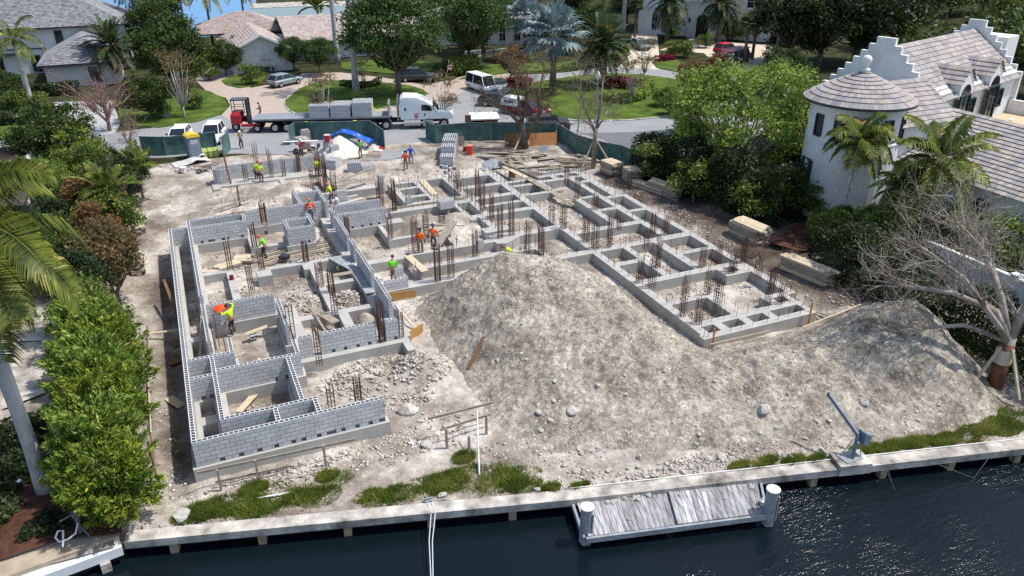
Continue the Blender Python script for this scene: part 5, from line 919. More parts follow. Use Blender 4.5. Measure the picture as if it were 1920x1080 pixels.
def scatter(name, spots, n, smin, smax, seed, label, m=None, pw=2.2):
    """a great many stones as one loose mass: irregular eight-sided pebbles"""
    g = np.random.default_rng(seed); S = np.array([s[:5] for s in spots], float); w = S[:, 4]; k = g.choice(len(S), n, p=w/w.sum()); a = g.uniform(0, 6.283, n); r = np.sqrt(g.uniform(0, 1, n)); x = S[k, 0]+np.cos(a)*r*S[k, 2]; y = S[k, 1]+np.sin(a)*r*S[k, 3]
    ok = (y > ysw(x)+.7); x, y, a = x[ok], y[ok], a[ok]; n = len(x); ok = fbm(x, y, seed+40, 4, .8) > g.uniform(-.5, .45, n); x, y, a = x[ok], y[ok], a[ok]; n = len(x); z = np.array([mz(p, q_) for p, q_ in zip(x, y)]); s = smin+(smax-smin)*g.uniform(0, 1, n)**pw
    B = np.array([[1, 0, 0], [0, 1, 0], [-1, 0, 0], [0, -1, 0], [0, 0, .55], [0, 0, -.5]], float); FB = np.array([[0, 1, 4], [1, 2, 4], [2, 3, 4], [3, 0, 4], [1, 0, 5], [2, 1, 5], [3, 2, 5], [0, 3, 5]])
    V = B[None]*s[:, None, None]*g.uniform(.55, 1.35, (n, 6, 1)); V += g.normal(size=V.shape)*s[:, None, None]*.16; c, sn = np.cos(a*7), np.sin(a*7); X = V[..., 0]*c[:, None]-V[..., 1]*sn[:, None]; Y = V[..., 0]*sn[:, None]+V[..., 1]*c[:, None]
    V = np.stack([X+x[:, None], Y+y[:, None], V[..., 2]+z[:, None]+s[:, None]*.2], -1).reshape(-1, 3); F = (FB[None]+(np.arange(n)*6)[:, None, None]).reshape(-1, 3)
    return tag(np_mesh(name, V, F, m or M_stone), label, 'rubble', kind='stuff')
scatter('rubble', [(3.6, 7.6, 1.6, 1.3, 6), (2.9, 3.2, 1.4, 1.6, 3.5), (8.6, 4.6, 2.8, 1.6, 9), (11.2, 4.4, 1.4, 1.6, 5), (7.0, 2.4, 1.6, 1.6, 3), (9.6, 2.6, 1.4, 1.4, 3), (3.4, 15.8, 1.8, 2.6, 3), (7.2, 15.8, 2.6, 2.2, 2.5), (6.7, 13.7, 1.0, 1.0, 4), (9.3, 12.8, 1.1, 1.3, 3.5), (7.5, 21, 2.6, 1.6, 3), (9.9, 21, .6, 3, 2), (2.9, 22, 1.6, 2.6, 2.5), (13, 15, 1.4, 1.4, 1.5), (12.6, 21, 1.2, 2, 1.5), (9, 24.5, 1.8, 1.2, 1), (.7, 10, .4, 9, 1.2), (12.6, 24.6, 1.4, .6, 1)], 16000, .012, .15, 5, 'white broken rubble on the floors between the block walls', pw=3.0)
scatter('rubble', [(29.9, 5.6, 3, 1.6, 4), (27.4, 3.2, 1.1, 1, 2), (27, 9.1, 1, 1, 1), (27, 11.7, .9, .9, 1), (29.4, 10.4, .9, 2.3, 2), (32.2, 9, 1.2, 1, 1.2), (32.3, 11.9, 1.1, 1.1, 1), (28.8, 14.8, 2.4, 1.2, 3), (30.7, 18, .7, 1.2, 1), (30.8, 21.2, .7, 1.2, 1), (32.7, 16, .7, 2.2, 1), (28, 21.5, 1.7, 4, 5), (29.8, 25, 1.5, 2.2, 2), (24, 15, 1.5, 1.5, 1.5), (24, 20.2, 1.7, 1.7, 2), (18.3, 21.5, 2.5, 2.8, 2), (24, 27, 1.4, 1, 1), (20.6, 29.5, .9, 2, 1), (24, 30, 1.6, .9, 1)], 8000, .015, .12, 6, 'white broken rubble inside the footing rooms', pw=2.6)
scatter('rubble', [(19, 2, 5, 5, 8), (25, -4.5, 5, 3, 6), (32, -6, 4.5, 3.5, 7), (17, 7, 3.5, 3.5, 6), (13, 10.5, 1.2, 1.8, 2), (24.6, 5.5, .9, 6, 3), (22, 10, 2.5, 2.4, 4), (15.5, -4.2, 4, 1.4, 3), (24, -7.6, 6, 1.2, 6), (33, -9.4, 4, 1.3, 4)], 30000, .008, .075, 7, 'loose stones strewn over the dirt mound', pw=3.0)
scatter('rubble', [(3, -1.1, 3.6, .7, 6), (7.6, -1.2, 2.2, 1, 4), (10, -.6, 1.6, 1.6, 3), (-1.3, 3, .5, 3.5, 1.2), (-1.2, .0, .7, 1, 1.6), (12.5, -3.4, 2, 1, 1.5), (14.5, -6.3, 1.3, .7, 2), (19, -7.2, 3.4, .6, 6), (24, -8.9, 2.4, .5, 4)], 5000, .012, .12, 8, 'white chips along the front of the block walls and the seawall', pw=2.4)
scatter('rubble', [(35.2, 3, 1.0, 3, 2), (35, 10, .9, 4, 2), (35.6, 17, 1.2, 4, 4), (36.8, 1.2, 1.4, 1.4, 3), (35.2, 24, 1.6, 4, 2), (2.5, 33, 3.4, 5, 2), (15, 35, 6, 3, 3), (25, 35, 6, 2, 2.5), (8, 31, 4, 3, 2), (0, 30, 1.5, 6, 1), (30, 34, 4, 2, 2)], 5000, .012, .12, 9, 'scattered stones on the dirt around the foundation', pw=2.6)
x, y = W(352, 318); 
for i in range(6): boulder(x+i*.32-.9, y+.2*math.sin(i*2), .2, 'rock in the row beside the left dirt yard', None, i, 'rocks beside the left dirt yard', 'rock')
k = MB(); k.lathe((0, 0, 0), [(.02, 0), (.28, .06), (.32, .22), (.2, .36), (.02, .4)], 12); x, y = W(534, 486, -.4); o = k.build('tool_bag', mat('dark_bag', lin(58, 54, 66), .85, .15, 4), loc=(x, y, -.4), smooth=True); o.scale = (1.3, .8, 1); tag(o, 'dark bundle on the long timbers in the left building', 'bag')
k = MB(); k.tube([(0, 0, -.2), (0, 0, .28)], .13, 12); o = k.build('drain_pipe', mat('maroon_pipe', lin(104, 36, 44), .6, .1, 3), loc=(3.2, 18.2, 0)); tag(o, 'short maroon pipe stub on the footing in the left building', 'pipe')
P = at(433, 345, 0); k = MB(); k.tube([(0, 0, -.3), (0, 0, 3.1)], .07, 6); o = k.build('timber_pole', M_bwood, loc=(P.x, P.y, gz(P.x, P.y))); o.rotation_euler = (R(-3), R(-4), 0); tag(o, 'tall dark leaning pole left of the two lime workers', 'pole'); P = at(450, 385, 0); k = MB(); k.tube([(0, 0, -.3), (0, 0, 1.6)], .07, 6); o = k.build('timber_pole', M_bwood, loc=(P.x, P.y, gz(P.x, P.y))); tag(o, 'shorter dark pole behind the back left wall', 'pole')
plank(gp(403, 398, .25), gp(468, 382, .35), .12, .08, M_wood, 'grey timber rail behind the back left wall'); plank(gp(400, 408, .1), gp(500, 392, .2), .1, .08, M_bwood, 'brown timber rail just behind the back left wall'); plank(gp(416, 396, .1), gp(434, 352, .1), .06, .06, M_wood, 'thin pale lath on the dirt behind the back left wall')
plank((12.2, 33.0, .25), (16.4, 34.4, .9), .34, .05, M_wood, 'long grey board propped right of the far wall'); plank((12.4, 32.6, .15), (15.4, 33.2, .4), .2, .05, M_wood, 'second board right of the far wall'); plank((11.6, 29.8, .1), (14.0, 30.3, .1), .1, .06, M_white, 'white lath right of the lime worker by the cages'); plank((11.6, 28.6, .1), (14.2, 29.4, .1), .1, .06, M_white, 'second white lath right of the lime worker by the cages')
plank((12.0, 35.8, .2), (12.6, 33.4, .3), .5, .04, M_wood, 'wide pale board beside the block pallets by the far wall')
# ---------------------------------------------------------------- people
_SK = []
def ik(a, b, l1, l2, pole):
    a, b = Vector(a), Vector(b); d = b-a; L = min(d.length, (l1+l2)*.995); d.normalize(); x = (l1*l1-l2*l2+L*L)/(2*L); h = math.sqrt(max(0, l1*l1-x*x)); p = Vector(pole); p = p-d*p.dot(d); p = p.normalized() if p.length > 1e-5 else Vector((0, 1, 0))
    return a+d*x+p*h, a+d*L
def skin(name, chains, m, parent=None):
    """grow one continuous surface round a skeleton: chains of (point, radius) rooted at earlier points"""
    bm = bmesh.new(); sk = bm.verts.layers.skin.verify(); P = {}
    for ch in chains:
        pv = None
        for key, co, r in ch:
            v = P.get(key)
            if v is None:
                v = bm.verts.new(co); r = r if hasattr(r, '__len__') else (r, r); v[sk].radius = r; v[sk].use_root = not P or key.startswith('root'); P[key] = v
            if pv is not None and pv is not v and not bm.edges.get((pv, v)): bm.edges.new((pv, v))
            pv = v
    me = bpy.data.meshes.new(name); bm.to_mesh(me); bm.free(); o = bpy.data.objects.new(name, me); COL.objects.link(o); me.materials.append(m)
    o.modifiers.new('skin', 'SKIN').use_smooth_shade = True; s = o.modifiers.new('sub', 'SUBSURF'); s.levels = s.render_levels = 1
    if parent: o.parent = parent
    _SK.append(o); return o
M_skin = {'tan': mat('skin_tan', lin(168, 118, 92), .6, .06, 5), 'brown': mat('skin_brown', lin(120, 80, 60), .6, .06, 5)}
M_hair = mat('dark_hair', lin(34, 28, 26), .7, .2, 6)
def person(px, py, rz, label, shirt, pants, hat=None, z=None, lean=5, hip=.93, feet=((-.11, 0), (.11, .05)), hands=((-.27, .12, .82), (.27, .12, .82)), tone='tan', sleeves=True, nod=10, vest=None, world=None, long_hair=False):
    x, y = world[:2] if world else W(px, py, z or 0)
    if z is None and not world:
        for _ in range(4): x, y = W(px, py, gz(x, y))
    zz = world[2] if world else (gz(x, y) if z is None else z); sc = 1.0; sm = M_skin[tone]; L = R(lean)
    H = Vector((0, -.02-.25*math.sin(L)*.4, hip)); up = Vector((0, math.sin(L), math.cos(L))); C1 = H+up*.24; C2 = H+up*.46; N0 = H+up*.53; hd = (up+Vector((0, math.sin(R(nod)), 0))).normalized(); N1 = N0+hd*.07; HD = N1+hd*.1; HT = HD+hd*.1; fwd = Vector((0, math.cos(L+R(nod)), -math.sin(L+R(nod)))); NS = HD+fwd*.105-hd*.015
    ch = [[('root', H, (.15, .11)), ('c1', C1, (.135, .1)), ('c2', C2, (.165, .115)), ('n0', N0, .065), ('n1', N1, .055), ('hd', HD, (.085, .1)), ('ht', HT, (.07, .08))], [('hd', HD, .09), ('ns', NS, .018)]]
    st, tr = [[('root', H+up*.02, (.17, .13)), ('c1', C1, (.155, .12)), ('c2', C2, (.185, .135)), ('n0', N0-up*.015, .085)]], [[('root', H+up*.03, (.165, .125)), ('h0', H-Vector((0, 0, .06)), (.16, .125))]]; bt = []
    for i, s in enumerate((-1, 1)):
        S = H+up*.43+Vector((s*.185, 0, 0)); hnd = Vector(hands[i]); E, Wp = ik(S, hnd, .29, .27, (s*.5, -.7, -.45)); d = (Wp-E).normalized(); sd = Vector((0, 0, 1)).cross(d); sd = sd.normalized() if sd.length > .05 else Vector((1, 0, 0)); pm = Wp+d*.085; k = 'lr'[i]
        ch.append([('c2', C2, .1), ('s'+k, S, .062), ('e'+k, E, .047), ('w'+k, Wp, .032), ('p'+k, pm, (.042, .024))])
        for f in range(4): b0 = pm+sd*(f-1.5)*.019; cu = Vector((0, 0, -.5))-sd*.0; ln = (.062, .075, .07, .055)[f]; ch.append([('p'+k, pm, .04), ('f%d%s' % (f, k), b0+d*.025, .0095), ('g%d%s' % (f, k), b0+d*(.025+ln*.55)+cu*.012, .009), ('t%d%s' % (f, k), b0+d*(.025+ln*.8)+cu*.045, .0075)])
        tb = Wp+d*.03-sd*s*.03; ch.append([('w'+k, Wp, .03), ('a'+k, tb, .013), ('b'+k, tb+d*.04-sd*s*.025, .0105)])
        if sleeves is True: st.append([('c2', C2, .1), ('s'+k, S, .078), ('e'+k, E, .06), ('w'+k, E.lerp(Wp, .88), .043)])
        elif sleeves: st.append([('c2', C2, .1), ('s'+k, S, .08), ('e'+k, S.lerp(E, .75), .066)])
        Hp = H+Vector((s*.095, 0, -.04)); A = Vector((feet[i][0], feet[i][1], .09+(feet[i][2] if len(feet[i]) > 2 else 0))); K, A = ik(Hp, A, .43, .42, (s*.15, 1, 0)); T = A+Vector((s*.03, .17, -.05))
        ch.append([('root', H, .1), ('h'+k, Hp, .085), ('k'+k, K, .058), ('m'+k, K.lerp(A, .35)+Vector((0, -.02, 0)), .056), ('q'+k, A, .038), ('o'+k, T, (.042, .03))])
        tr.append([('h0', H, .1), ('h'+k, Hp-Vector((0, 0, .05)), .1), ('k'+k, K, .075), ('q'+k, K.lerp(A, .93), .062)])
        bt.append([('root'+k, A+Vector((0, 0, .06)), .062), ('x'+k, A+Vector((0, -.01, -.03)), (.058, .055)), ('y'+k, T+Vector((0, .02, -.005)), (.052, .036))])
    o = skin('person', ch, sm); o.location = (x, y, zz); o.rotation_euler.z = rz; tag(o, label, 'person')
    if shirt: skin('shirt', st, shirt, o)
    skin('trousers', tr, pants, o)
    for i, b in enumerate(bt): skin('boot', [b], M_boot, o)
    Mx = Matrix.Translation(HD+hd*.035) @ hd.to_track_quat('Z', 'Y').to_matrix().to_4x4()
    k = MB(); k.T = Mx; k.lathe((0, -.0, 0), ([(.115, .0), (.145, .005), (.128, .03), (.115, .075), (.08, .115), (.02, .13)] if hat else [(.095, -.06), (.108, .02), (.1, .07), (.06, .11), (.01, .12)]), 14)
    if hat: k.cbox((0, .13, .012), (.16, .1, .015))
    k.build('hard_hat' if hat else 'hair', hat or M_hair, o, smooth=True)
    if long_hair: k = MB(); k.T = Mx; k.tube([(0, -.09, .04), (0, -.13, -.12), (0, -.13, -.26)], [.08, .085, .04], 8); k.build('neck_cloth', M_hair, o, smooth=True)
    if not hat or True:
        k = MB()
        for s in (-1, 1): k.T = Matrix.Translation(HD+fwd*.088+Vector((s*.032, 0, 0))+hd*.012); k.lathe((0, 0, -.008), [(.006, 0), (.012, .008), (.006, .016)], 6)
        k.T = None; k.build('eyes', M_black, o)
    if vest:
        v = skin('vest', [[('root', H+up*.1, (.178, .138)), ('c1', C1, (.165, .13)), ('c2', C2, (.192, .145)), ('n0', N0-up*.03, .09)]], vest, o)
        for t in (.14, .3): k = MB(); k.tube([(.19*math.cos(a), .145*math.sin(a)+(H+up*t).y, (H+up*t).z) for a in [R(q_) for q_ in range(0, 361, 30)]], .016, 4); k.build('reflective_band', M_band, v)
    return o
M_boot = mat('work_boot', lin(66, 52, 42), .8, .15, 5); M_band = mat('reflective_tape', lin(210, 212, 206), .4, .04, 6)
C_lime = mat('lime_shirt', lin(186, 226, 40), .75, .08, 3, bump=.01, bscale=14); C_grn = mat('neon_green_shirt', lin(110, 226, 40), .75, .08, 3, bump=.01, bscale=14); C_or = mat('orange_shirt', lin(244, 104, 28), .75, .08, 3, bump=.01, bscale=14); C_red = mat('orange_red_shirt', lin(236, 66, 34), .75, .08, 3)
C_blue = mat('royal_blue_shirt', lin(40, 82, 190), .75, .1, 3); C_mar = mat('dark_red_shirt', lin(158, 44, 72), .8, .1, 3); C_green = mat('grass_green_shirt', lin(84, 160, 58), .8, .1, 3); C_pale = mat('pale_lavender_shirt', lin(190, 198, 216), .8, .08, 3)
T_dark = mat('charcoal_trousers', lin(58, 58, 62), .85, .12, 4); T_jean = mat('blue_jeans', lin(62, 80, 110), .85, .14, 4); T_khaki = mat('khaki_trousers', lin(138, 118, 94), .85, .12, 4); T_ljean = mat('pale_jeans', lin(112, 134, 162), .85, .12, 4); H_wht = mat('white_hat', lin(222, 222, 220), .4, .04, 3); H_red = mat('red_hat', lin(170, 60, 44), .6, .06, 3); H_dark = mat('dark_cap', lin(64, 42, 52), .8, .1, 3); H_nav = mat('navy_cap', lin(44, 44, 70), .8, .1, 3); H_org = mat('orange_hat', lin(206, 96, 60), .5, .06, 3)
aw, cm_ = R(-24), R(156)
person(454, 279, cm_, 'person in white hard hat and yellow safety vest standing with folded arms at the gate', T_dark, T_dark, H_wht, hands=((.1, .26, 1.15), (-.1, .28, 1.12)), vest=mat('safety_vest', lin(226, 206, 60), .7, .15, 6, c2=lin(236, 150, 50)))
person(492, 216, R(70), 'bare-chested person in dark shorts standing on the paved drive behind the trailer', None, T_dark, None, 0, hands=((-.2, .32, 1.02), (.16, .36, 1.05)), tone='brown', nod=25, world=(*at2(490, 222), .02))
person(481, 338, R(-60), 'left person of two in lime shirts bending at the far block wall', C_lime, T_dark, H_red, lean=28, hands=((-.2, .45, .62), (.2, .42, .7)), nod=20)
person(490, 342, R(-40), 'right person of two in lime shirts bending at the far block wall', C_lime, T_dark, H_org, lean=22, hands=((-.25, .42, .8), (.22, .45, .75)), nod=20)
person(595, 330, aw, 'person in lime stooping behind the tall bar cages by the far wall', C_lime, T_dark, H_red, z=-.05, lean=38, hip=.8, hands=((-.2, .5, .5), (.2, .5, .5)), nod=15)
rp_ = person(567, 296, R(20), 'person in a dark red shirt carrying a long white board on the shoulder', C_mar, T_dark, H_wht, hands=((-.3, .1, 1.45), (.3, .15, 1.45)))
plank(rp_.location+Vector((-1.45, .35, 1.58)), rp_.location+Vector((1.5, -.25, 1.5)), .28, .05, M_white, 'long white board carried on a shoulder beside the mixer', cat='board')
person(677, 297, R(10), 'person in a green shirt with raised arms beside the blue tarp', C_green, T_khaki, None, hands=((-.05, .2, 1.75), (.3, .15, 1.7)), tone='brown', sleeves='short')
person(761, 318, aw, 'person in an orange-red shirt walking beside the person in blue', C_red, T_khaki, None, hands=((-.3, -.02, .85), (.28, .14, .85)), feet=((-.1, -.18), (.1, .2)), tone='brown', sleeves='short')
person(771, 307, aw, 'person in a blue shirt and pale jeans walking away across the dirt yard', C_blue, T_ljean, mat('grey_cap', lin(150, 146, 140), .7, .06, 3), hands=((-.36, .0, .95), (.36, .05, .95)), feet=((-.12, .12), (.12, -.1)))
person(622, 382, R(60), 'person in lime standing at the central block wall above the crouching worker', C_lime, T_jean, H_org, z=0, lean=18, hands=((-.2, .4, .85), (.2, .42, .85)), nod=20)
person(629, 394, R(190), 'person in pale lavender crouching at the central block wall', C_pale, T_jean, H_wht, z=0, lean=48, hip=.52, feet=((-.14, .1), (.14, .0)), hands=((-.2, .5, .3), (.2, .5, .3)), nod=15)
person(584, 415, R(-10), 'person in a bright orange vest standing on a board behind the small block box', C_red, T_jean, H_org, z=-.1, lean=6, hands=((-.3, .18, .85), (.32, .2, .8)), vest=mat('orange_vest', lin(240, 84, 34), .7, .08, 6))
person(499, 483, R(70), 'person in a green shirt stepping over the footing with a lowered head', C_grn, T_dark, H_org, z=-.35, lean=24, hip=.9, feet=((-.1, -.1, .0), (.1, .25, .05)), hands=((-.1, .4, .85), (.18, .42, .8)), nod=25)
wp_ = person(438, 624, R(40), 'person in lime sleeves lifting an orange bundle over the block wall', C_lime, T_dark, H_dark, z=-.5, lean=14, hands=((-.3, .28, 1.45), (.28, .3, 1.68)), feet=((-.12, -.05), (.12, .0)))
cloth('orange_bundle', -.3, -.28, .3, .28, lambda X, Y: .22*np.exp(-(X**2+Y**2)*12), mat('orange_fabric', lin(246, 82, 30), .75, .12, 4), 'crumpled orange cloth held up by the worker at the block wall', 'bundle', 16, 31, wp_.location+Vector((-.45, .15, 1.52)), .5, .06)
person(789, 474, aw, 'left person of two in orange shirts seen from behind, with a dark neck cloth', C_or, T_khaki, H_dark, z=0, hands=((-.3, .08, .85), (.3, .1, .86)), long_hair=True)
person(813, 466, aw, 'right person of two in orange shirts wearing dark trousers and a navy cap', C_or, mat('navy_trousers', lin(48, 52, 76), .85, .1, 4), H_nav, z=0, hands=((-.28, .16, .86), (.36, .2, .9)), feet=((-.12, .05), (.12, -.05)))
person(738, 528, aw, 'person in a neon green shirt laying blocks behind the low three-course wall', C_grn, T_khaki, H_dark, z=-.35, lean=16, hands=((-.3, .25, .75), (.28, .3, .8)), nod=20)
person(958, 486, R(60), 'person in lime crouching half hidden behind the top of the mound', C_lime, T_khaki, mat('grey_hat', lin(110, 104, 104), .7, .1, 3), z=-.35, lean=55, hip=.5, feet=((-.14, .05), (.14, .0)), hands=((-.2, .55, .2), (.2, .55, .2)), nod=5)
person(127, 600, R(-30), 'person in an orange-red shirt half hidden in the bushes by the garden gate', C_red, T_dark, None, z=-.5, lean=25, hands=((-.2, .4, .85), (.25, .42, .85)), world=(-5.6, 18.0, -.45))
dg = bpy.context.evaluated_depsgraph_get()
_new = [(o, bpy.data.meshes.new_from_object(o.evaluated_get(dg))) for o in _SK]
for o, me in _new:
    o.modifiers.clear(); o.data = me; me.polygons.foreach_set('use_smooth', [True]*len(me.polygons))
# ---------------------------------------------------------------- houses
def roofmat(name, c1, c2, mortar, bw=.32, rh=.42):
    m = bpy.data.materials.new(name); m.use_nodes = True; n = m.node_tree.nodes; l = m.node_tree.links; b = n['Principled BSDF']; b.inputs['Roughness'].default_value = .85; b.inputs['Specular IOR Level'].default_value = .2
    tc = n.new('ShaderNodeTexCoord'); br = n.new('ShaderNodeTexBrick'); br.inputs['Scale'].default_value = 1; br.inputs['Brick Width'].default_value = bw; br.inputs['Row Height'].default_value = rh
    br.inputs['Mortar Size'].default_value = .008; br.inputs['Color1'].default_value = c1; br.inputs['Color2'].default_value = c2; br.inputs['Mortar'].default_value = mortar; br.offset = .5
    l.new(tc.outputs['UV'], br.inputs['Vector']); no = n.new('ShaderNodeTexNoise'); no.inputs['Scale'].default_value = .9; no.inputs['Detail'].default_value = 6; l.new(tc.outputs['Object'], no.inputs['Vector'])
    mx = n.new('ShaderNodeMix'); mx.data_type = 'RGBA'; mx.blend_type = 'OVERLAY'; mx.inputs[0].default_value = .45; l.new(br.outputs[0], mx.inputs[6]); l.new(no.outputs[0], mx.inputs[7]); l.new(mx.outputs[2], b.inputs['Base Color'])
    return m
M_tile = roofmat('roof_tile_mixed', lin(176, 164, 153), lin(138, 138, 143), lin(84, 80, 80))
M_tileg = roofmat('roof_tile_grey', lin(112, 112, 116), lin(152, 152, 154), lin(58, 58, 62))
M_tilep = roofmat('roof_tile_pinkish', lin(160, 142, 136), lin(186, 172, 164), lin(90, 80, 78))
M_tiled = roofmat('roof_tile_dark', lin(66, 56, 56), lin(88, 78, 76), lin(40, 36, 36))
M_tiled2 = mat('brown_slats', lin(70, 56, 54), .8, .15, 3)
M_wht = mat('white_stucco', lin(216, 217, 215), .9, .08, .5, 9, spec=.15, c2=lin(232, 233, 232))
M_wht2 = mat('grey_white_stucco', lin(202, 202, 200), .9, .06, .6, 8, spec=.15)
M_dtrim = mat('dark_trim', lin(60, 62, 68), .6, .1, 2)
M_green = mat('green_shutter', lin(38, 58, 60), .6, .1, 2)
M_terr = mat('terrace_tile', lin(200, 172, 140), .85, .15, 1.6, 8, c2=lin(214, 192, 164))
def slope(k, A, B, Cc, D, rows=None, lift=.05):
    """tiled roof plane in stepped courses; A-B is the eave, D-C the ridge"""
    A, B, Cc, D = map(Vector, (A, B, Cc, D)); n = (B-A).cross(D-A)
    if n.length < 1e-6: n = (B-A).cross(Cc-A)
    n.normalize(); n = n if n.z > 0 else -n
    H = max((D-A).length, (Cc-B).length); rows = rows or max(3, round(H/.45)); L = (B-A).length; ex = (B-A).normalized()
    for i in range(rows):
        t0, t1 = i/rows, (i+1)/rows; a, b = A.lerp(D, t0), B.lerp(Cc, t0); c, d = B.lerp(Cc, t1), A.lerp(D, t1); u = lambda p: (p-A).dot(ex)
        off = random.Random(i).uniform(0, .3)
        a2, b2 = a+n*lift, b+n*lift
        k.quad([a2, b2, c, d], [(u(a)+off, i*.42+.01), (u(b)+off, i*.42+.01), (u(c)+off, i*.42+.41), (u(d)+off, i*.42+.41)]); k.quad([a, b, b2, a2], [(0, 0)]*4, 1)
def hip(k, x0, y0, x1, y1, z0, z1, ov=.5, hipx0=1, hipx1=1):
    x0 -= ov; y0 -= ov; x1 += ov; y1 += ov; w = (y1-y0)/2; ym = (y0+y1)/2; a = x0+w*hipx0; b = x1-w*hipx1
    slope(k, (x0, y0, z0), (x1, y0, z0), (b, ym, z1), (a, ym, z1)); slope(k, (x1, y1, z0), (x0, y1, z0), (a, ym, z1), (b, ym, z1))
    if hipx0: slope(k, (x0, y1, z0), (x0, y0, z0), (a, ym, z1), (a, ym, z1))
    if hipx1: slope(k, (x1, y0, z0), (x1, y1, z0), (b, ym, z1), (b, ym, z1))
    k.quad([(x0, y0, z0-.02), (x0, y1, z0-.02), (x1, y1, z0-.02), (x1, y0, z0-.02)], [(0, 0)]*4, 1)
    for a_, b_ in (((x0, y0), (x1, y0)), ((x1, y0), (x1, y1)), ((x1, y1), (x0, y1)), ((x0, y1), (x0, y0))):
        k.quad([(*a_, z0-.2), (*b_, z0-.2), (*b_, z0), (*a_, z0)], [(0, 0)]*4, 1)
def window(parent, c, w, h, nx, ny, T=None, frame=None, arch=False, bars=True, dep=.12, glass=None):
    """window whose outward direction is (nx, ny): frame as a part, panes as its sub-part"""
    r = Vector((-ny, nx, 0)); o = Vector((nx, ny, 0)); c = Vector(c); f = MB(); f.T = T; g = MB(); g.T = T; t = .09
    def slab(k, u0, u1, v0, v1, d0, d1):
        p = [c+r*u+o*d+Vector((0, 0, v)) for v in (v0, v1) for u, d in ((u0, d0), (u1, d0), (u1, d1), (u0, d1))]; k.hexa(p)
    slab(f, -w/2-t, -w/2, -t, h+t, -.05, dep); slab(f, w/2, w/2+t, -t, h+t, -.05, dep); slab(f, -w/2, w/2, h, h+t, -.05, dep); slab(f, -w/2-.04, w/2+.04, -t*1.4, -.001, -.05, dep+.05)
    if bars:
        slab(f, -.025, .025, 0, h, .01, .06); slab(f, -w/2, -.026, h*.5-.025, h*.5+.025, .01, .06); slab(f, .026, w/2, h*.5-.025, h*.5+.025, .01, .06)
    if arch:
        n = 10; pts = [(-w/2*math.cos(math.pi*i/n), h+t+w/2*math.sin(math.pi*i/n)) for i in range(n+1)]
        vs = [c+r*u+o*.03+Vector((0, 0, v)) for u, v in pts]; g.add(vs, [tuple(range(n+1))])
    slab(g, -w/2, w/2, 0, h, -.04, .02)
    fo = f.build('window', frame or M_wht, parent); g.build('pane', glass or M_glass, fo)
    return fo
# ---- the house with the round tower
E1 = Vector((.961, .277, 0)); E2 = Vector((.277, -.961, 0))
G0 = Vector((53.4, 17.0, 0)); TH = Matrix.Translation(G0) @ Matrix.Rotation(math.atan2(.277, .961), 4, 'Z')   # local x runs along the ridge, local y away from the viewer
th = empty('tower_house', (47, 12.7, 0), 0, 'big white house with a round tower, stepped gables and mixed grey-tan tile roofs', 'house'); off = Matrix.Translation((-47, -12.7, 0)); TL = off @ TH
HW, DL, ZE, ZR = 4.3, 17.0, 7.7, 10.9
k = MB(); k.T = TL; k.box(.35, -HW, -1, DL-.35, HW, ZE); k.ext([(-HW, ZE+.002), (HW, ZE+.002), (0, ZR-.2)], 'x', .35, DL-.35); k.build('wall', M_wht, th)
k = UMB(); k.T = TL
for s in (-1, 1): slope(k, (.3, s*(HW+.45), ZE-.4), (DL-.3, s*(HW+.45), ZE-.4), (DL-.3, 0, ZR), (.3, 0, ZR))
k.build('roof', [M_tile, M_dtrim], th, fix=False)
def stepped(x0, x1):
    P = [(-HW-.5, 3)]; n = 8
    y = -HW-.5; z = ZE-.1
    for i in range(n): P.append((y, z)); y2 = y+(HW-.35)/n; P += [(y2, z)] if i < n-1 else []; y = y2; z += (ZR+.9-ZE)/n
    P = []; hw = HW+.35; n = 8
    for i in range(n):
        a = -hw+(hw-.75)*i/(n-1); zz = ZE+(ZR+.75-ZE)*i/(n-1)
        if i == 0: P += [(a, -1), (a, zz)]
        else: P += [(a, P[-1][1]), (a, zz)]
    P = P+[(-p[0], p[1]) for p in reversed(P)]
    k = MB(); k.T = TL; k.ext(P, 'x', x0, x1); return k
stepped(-.05, .3).build('stepped_gable', M_wht, th); stepped(DL-.3, DL+.05).build('stepped_gable', M_wht, th)
k = MB(); k.T = TL; k.box(DL+.4, -2.6, 5, DL+3.0, .2, ZR-.6); k.build('chimney', M_wht, th)
for xx in (5.2, 10.9):      # dormers over tall arched doors on the terrace side
    d = MB(); d.T = TL; d.box(xx-1.15, -HW-.42, ZE-.6, xx+1.15, -HW+1.8, ZE+.55); d.ext([(xx-1.15, ZE+.552), (xx+1.15, ZE+.552), (xx, ZE+1.6)], 'y', -HW-.42, -HW+2.4); do = d.build('dormer', M_wht, th)
    r_ = UMB(); r_.T = TL
    for s in (-1, 1): slope(r_, (xx+s*1.4, -HW-.55, ZE+.5), (xx+s*1.4, -HW+2.2, ZE+.5), (xx, -HW+2.9, ZE+1.75), (xx, -HW-.55, ZE+1.75), 4)
    r_.build('dormer_roof', [M_tile, M_dtrim], do, fix=False)
    window(th, (xx, -HW-.44, 4.3), 1.7, 2.9, 0, -1, TL, M_green, True)
for xx in (2.6, 8.1, 13.8): window(th, (xx, -HW-.02, 5.2), .8, 1.3, 0, -1, TL, M_green)
k = MB(); k.T = TL; k.tube([(1.1, -HW-.1, ZE-.5), (1.1, -HW-.12, 3.5)], .06, 6); k.build('downpipe', M_dtrim, th)
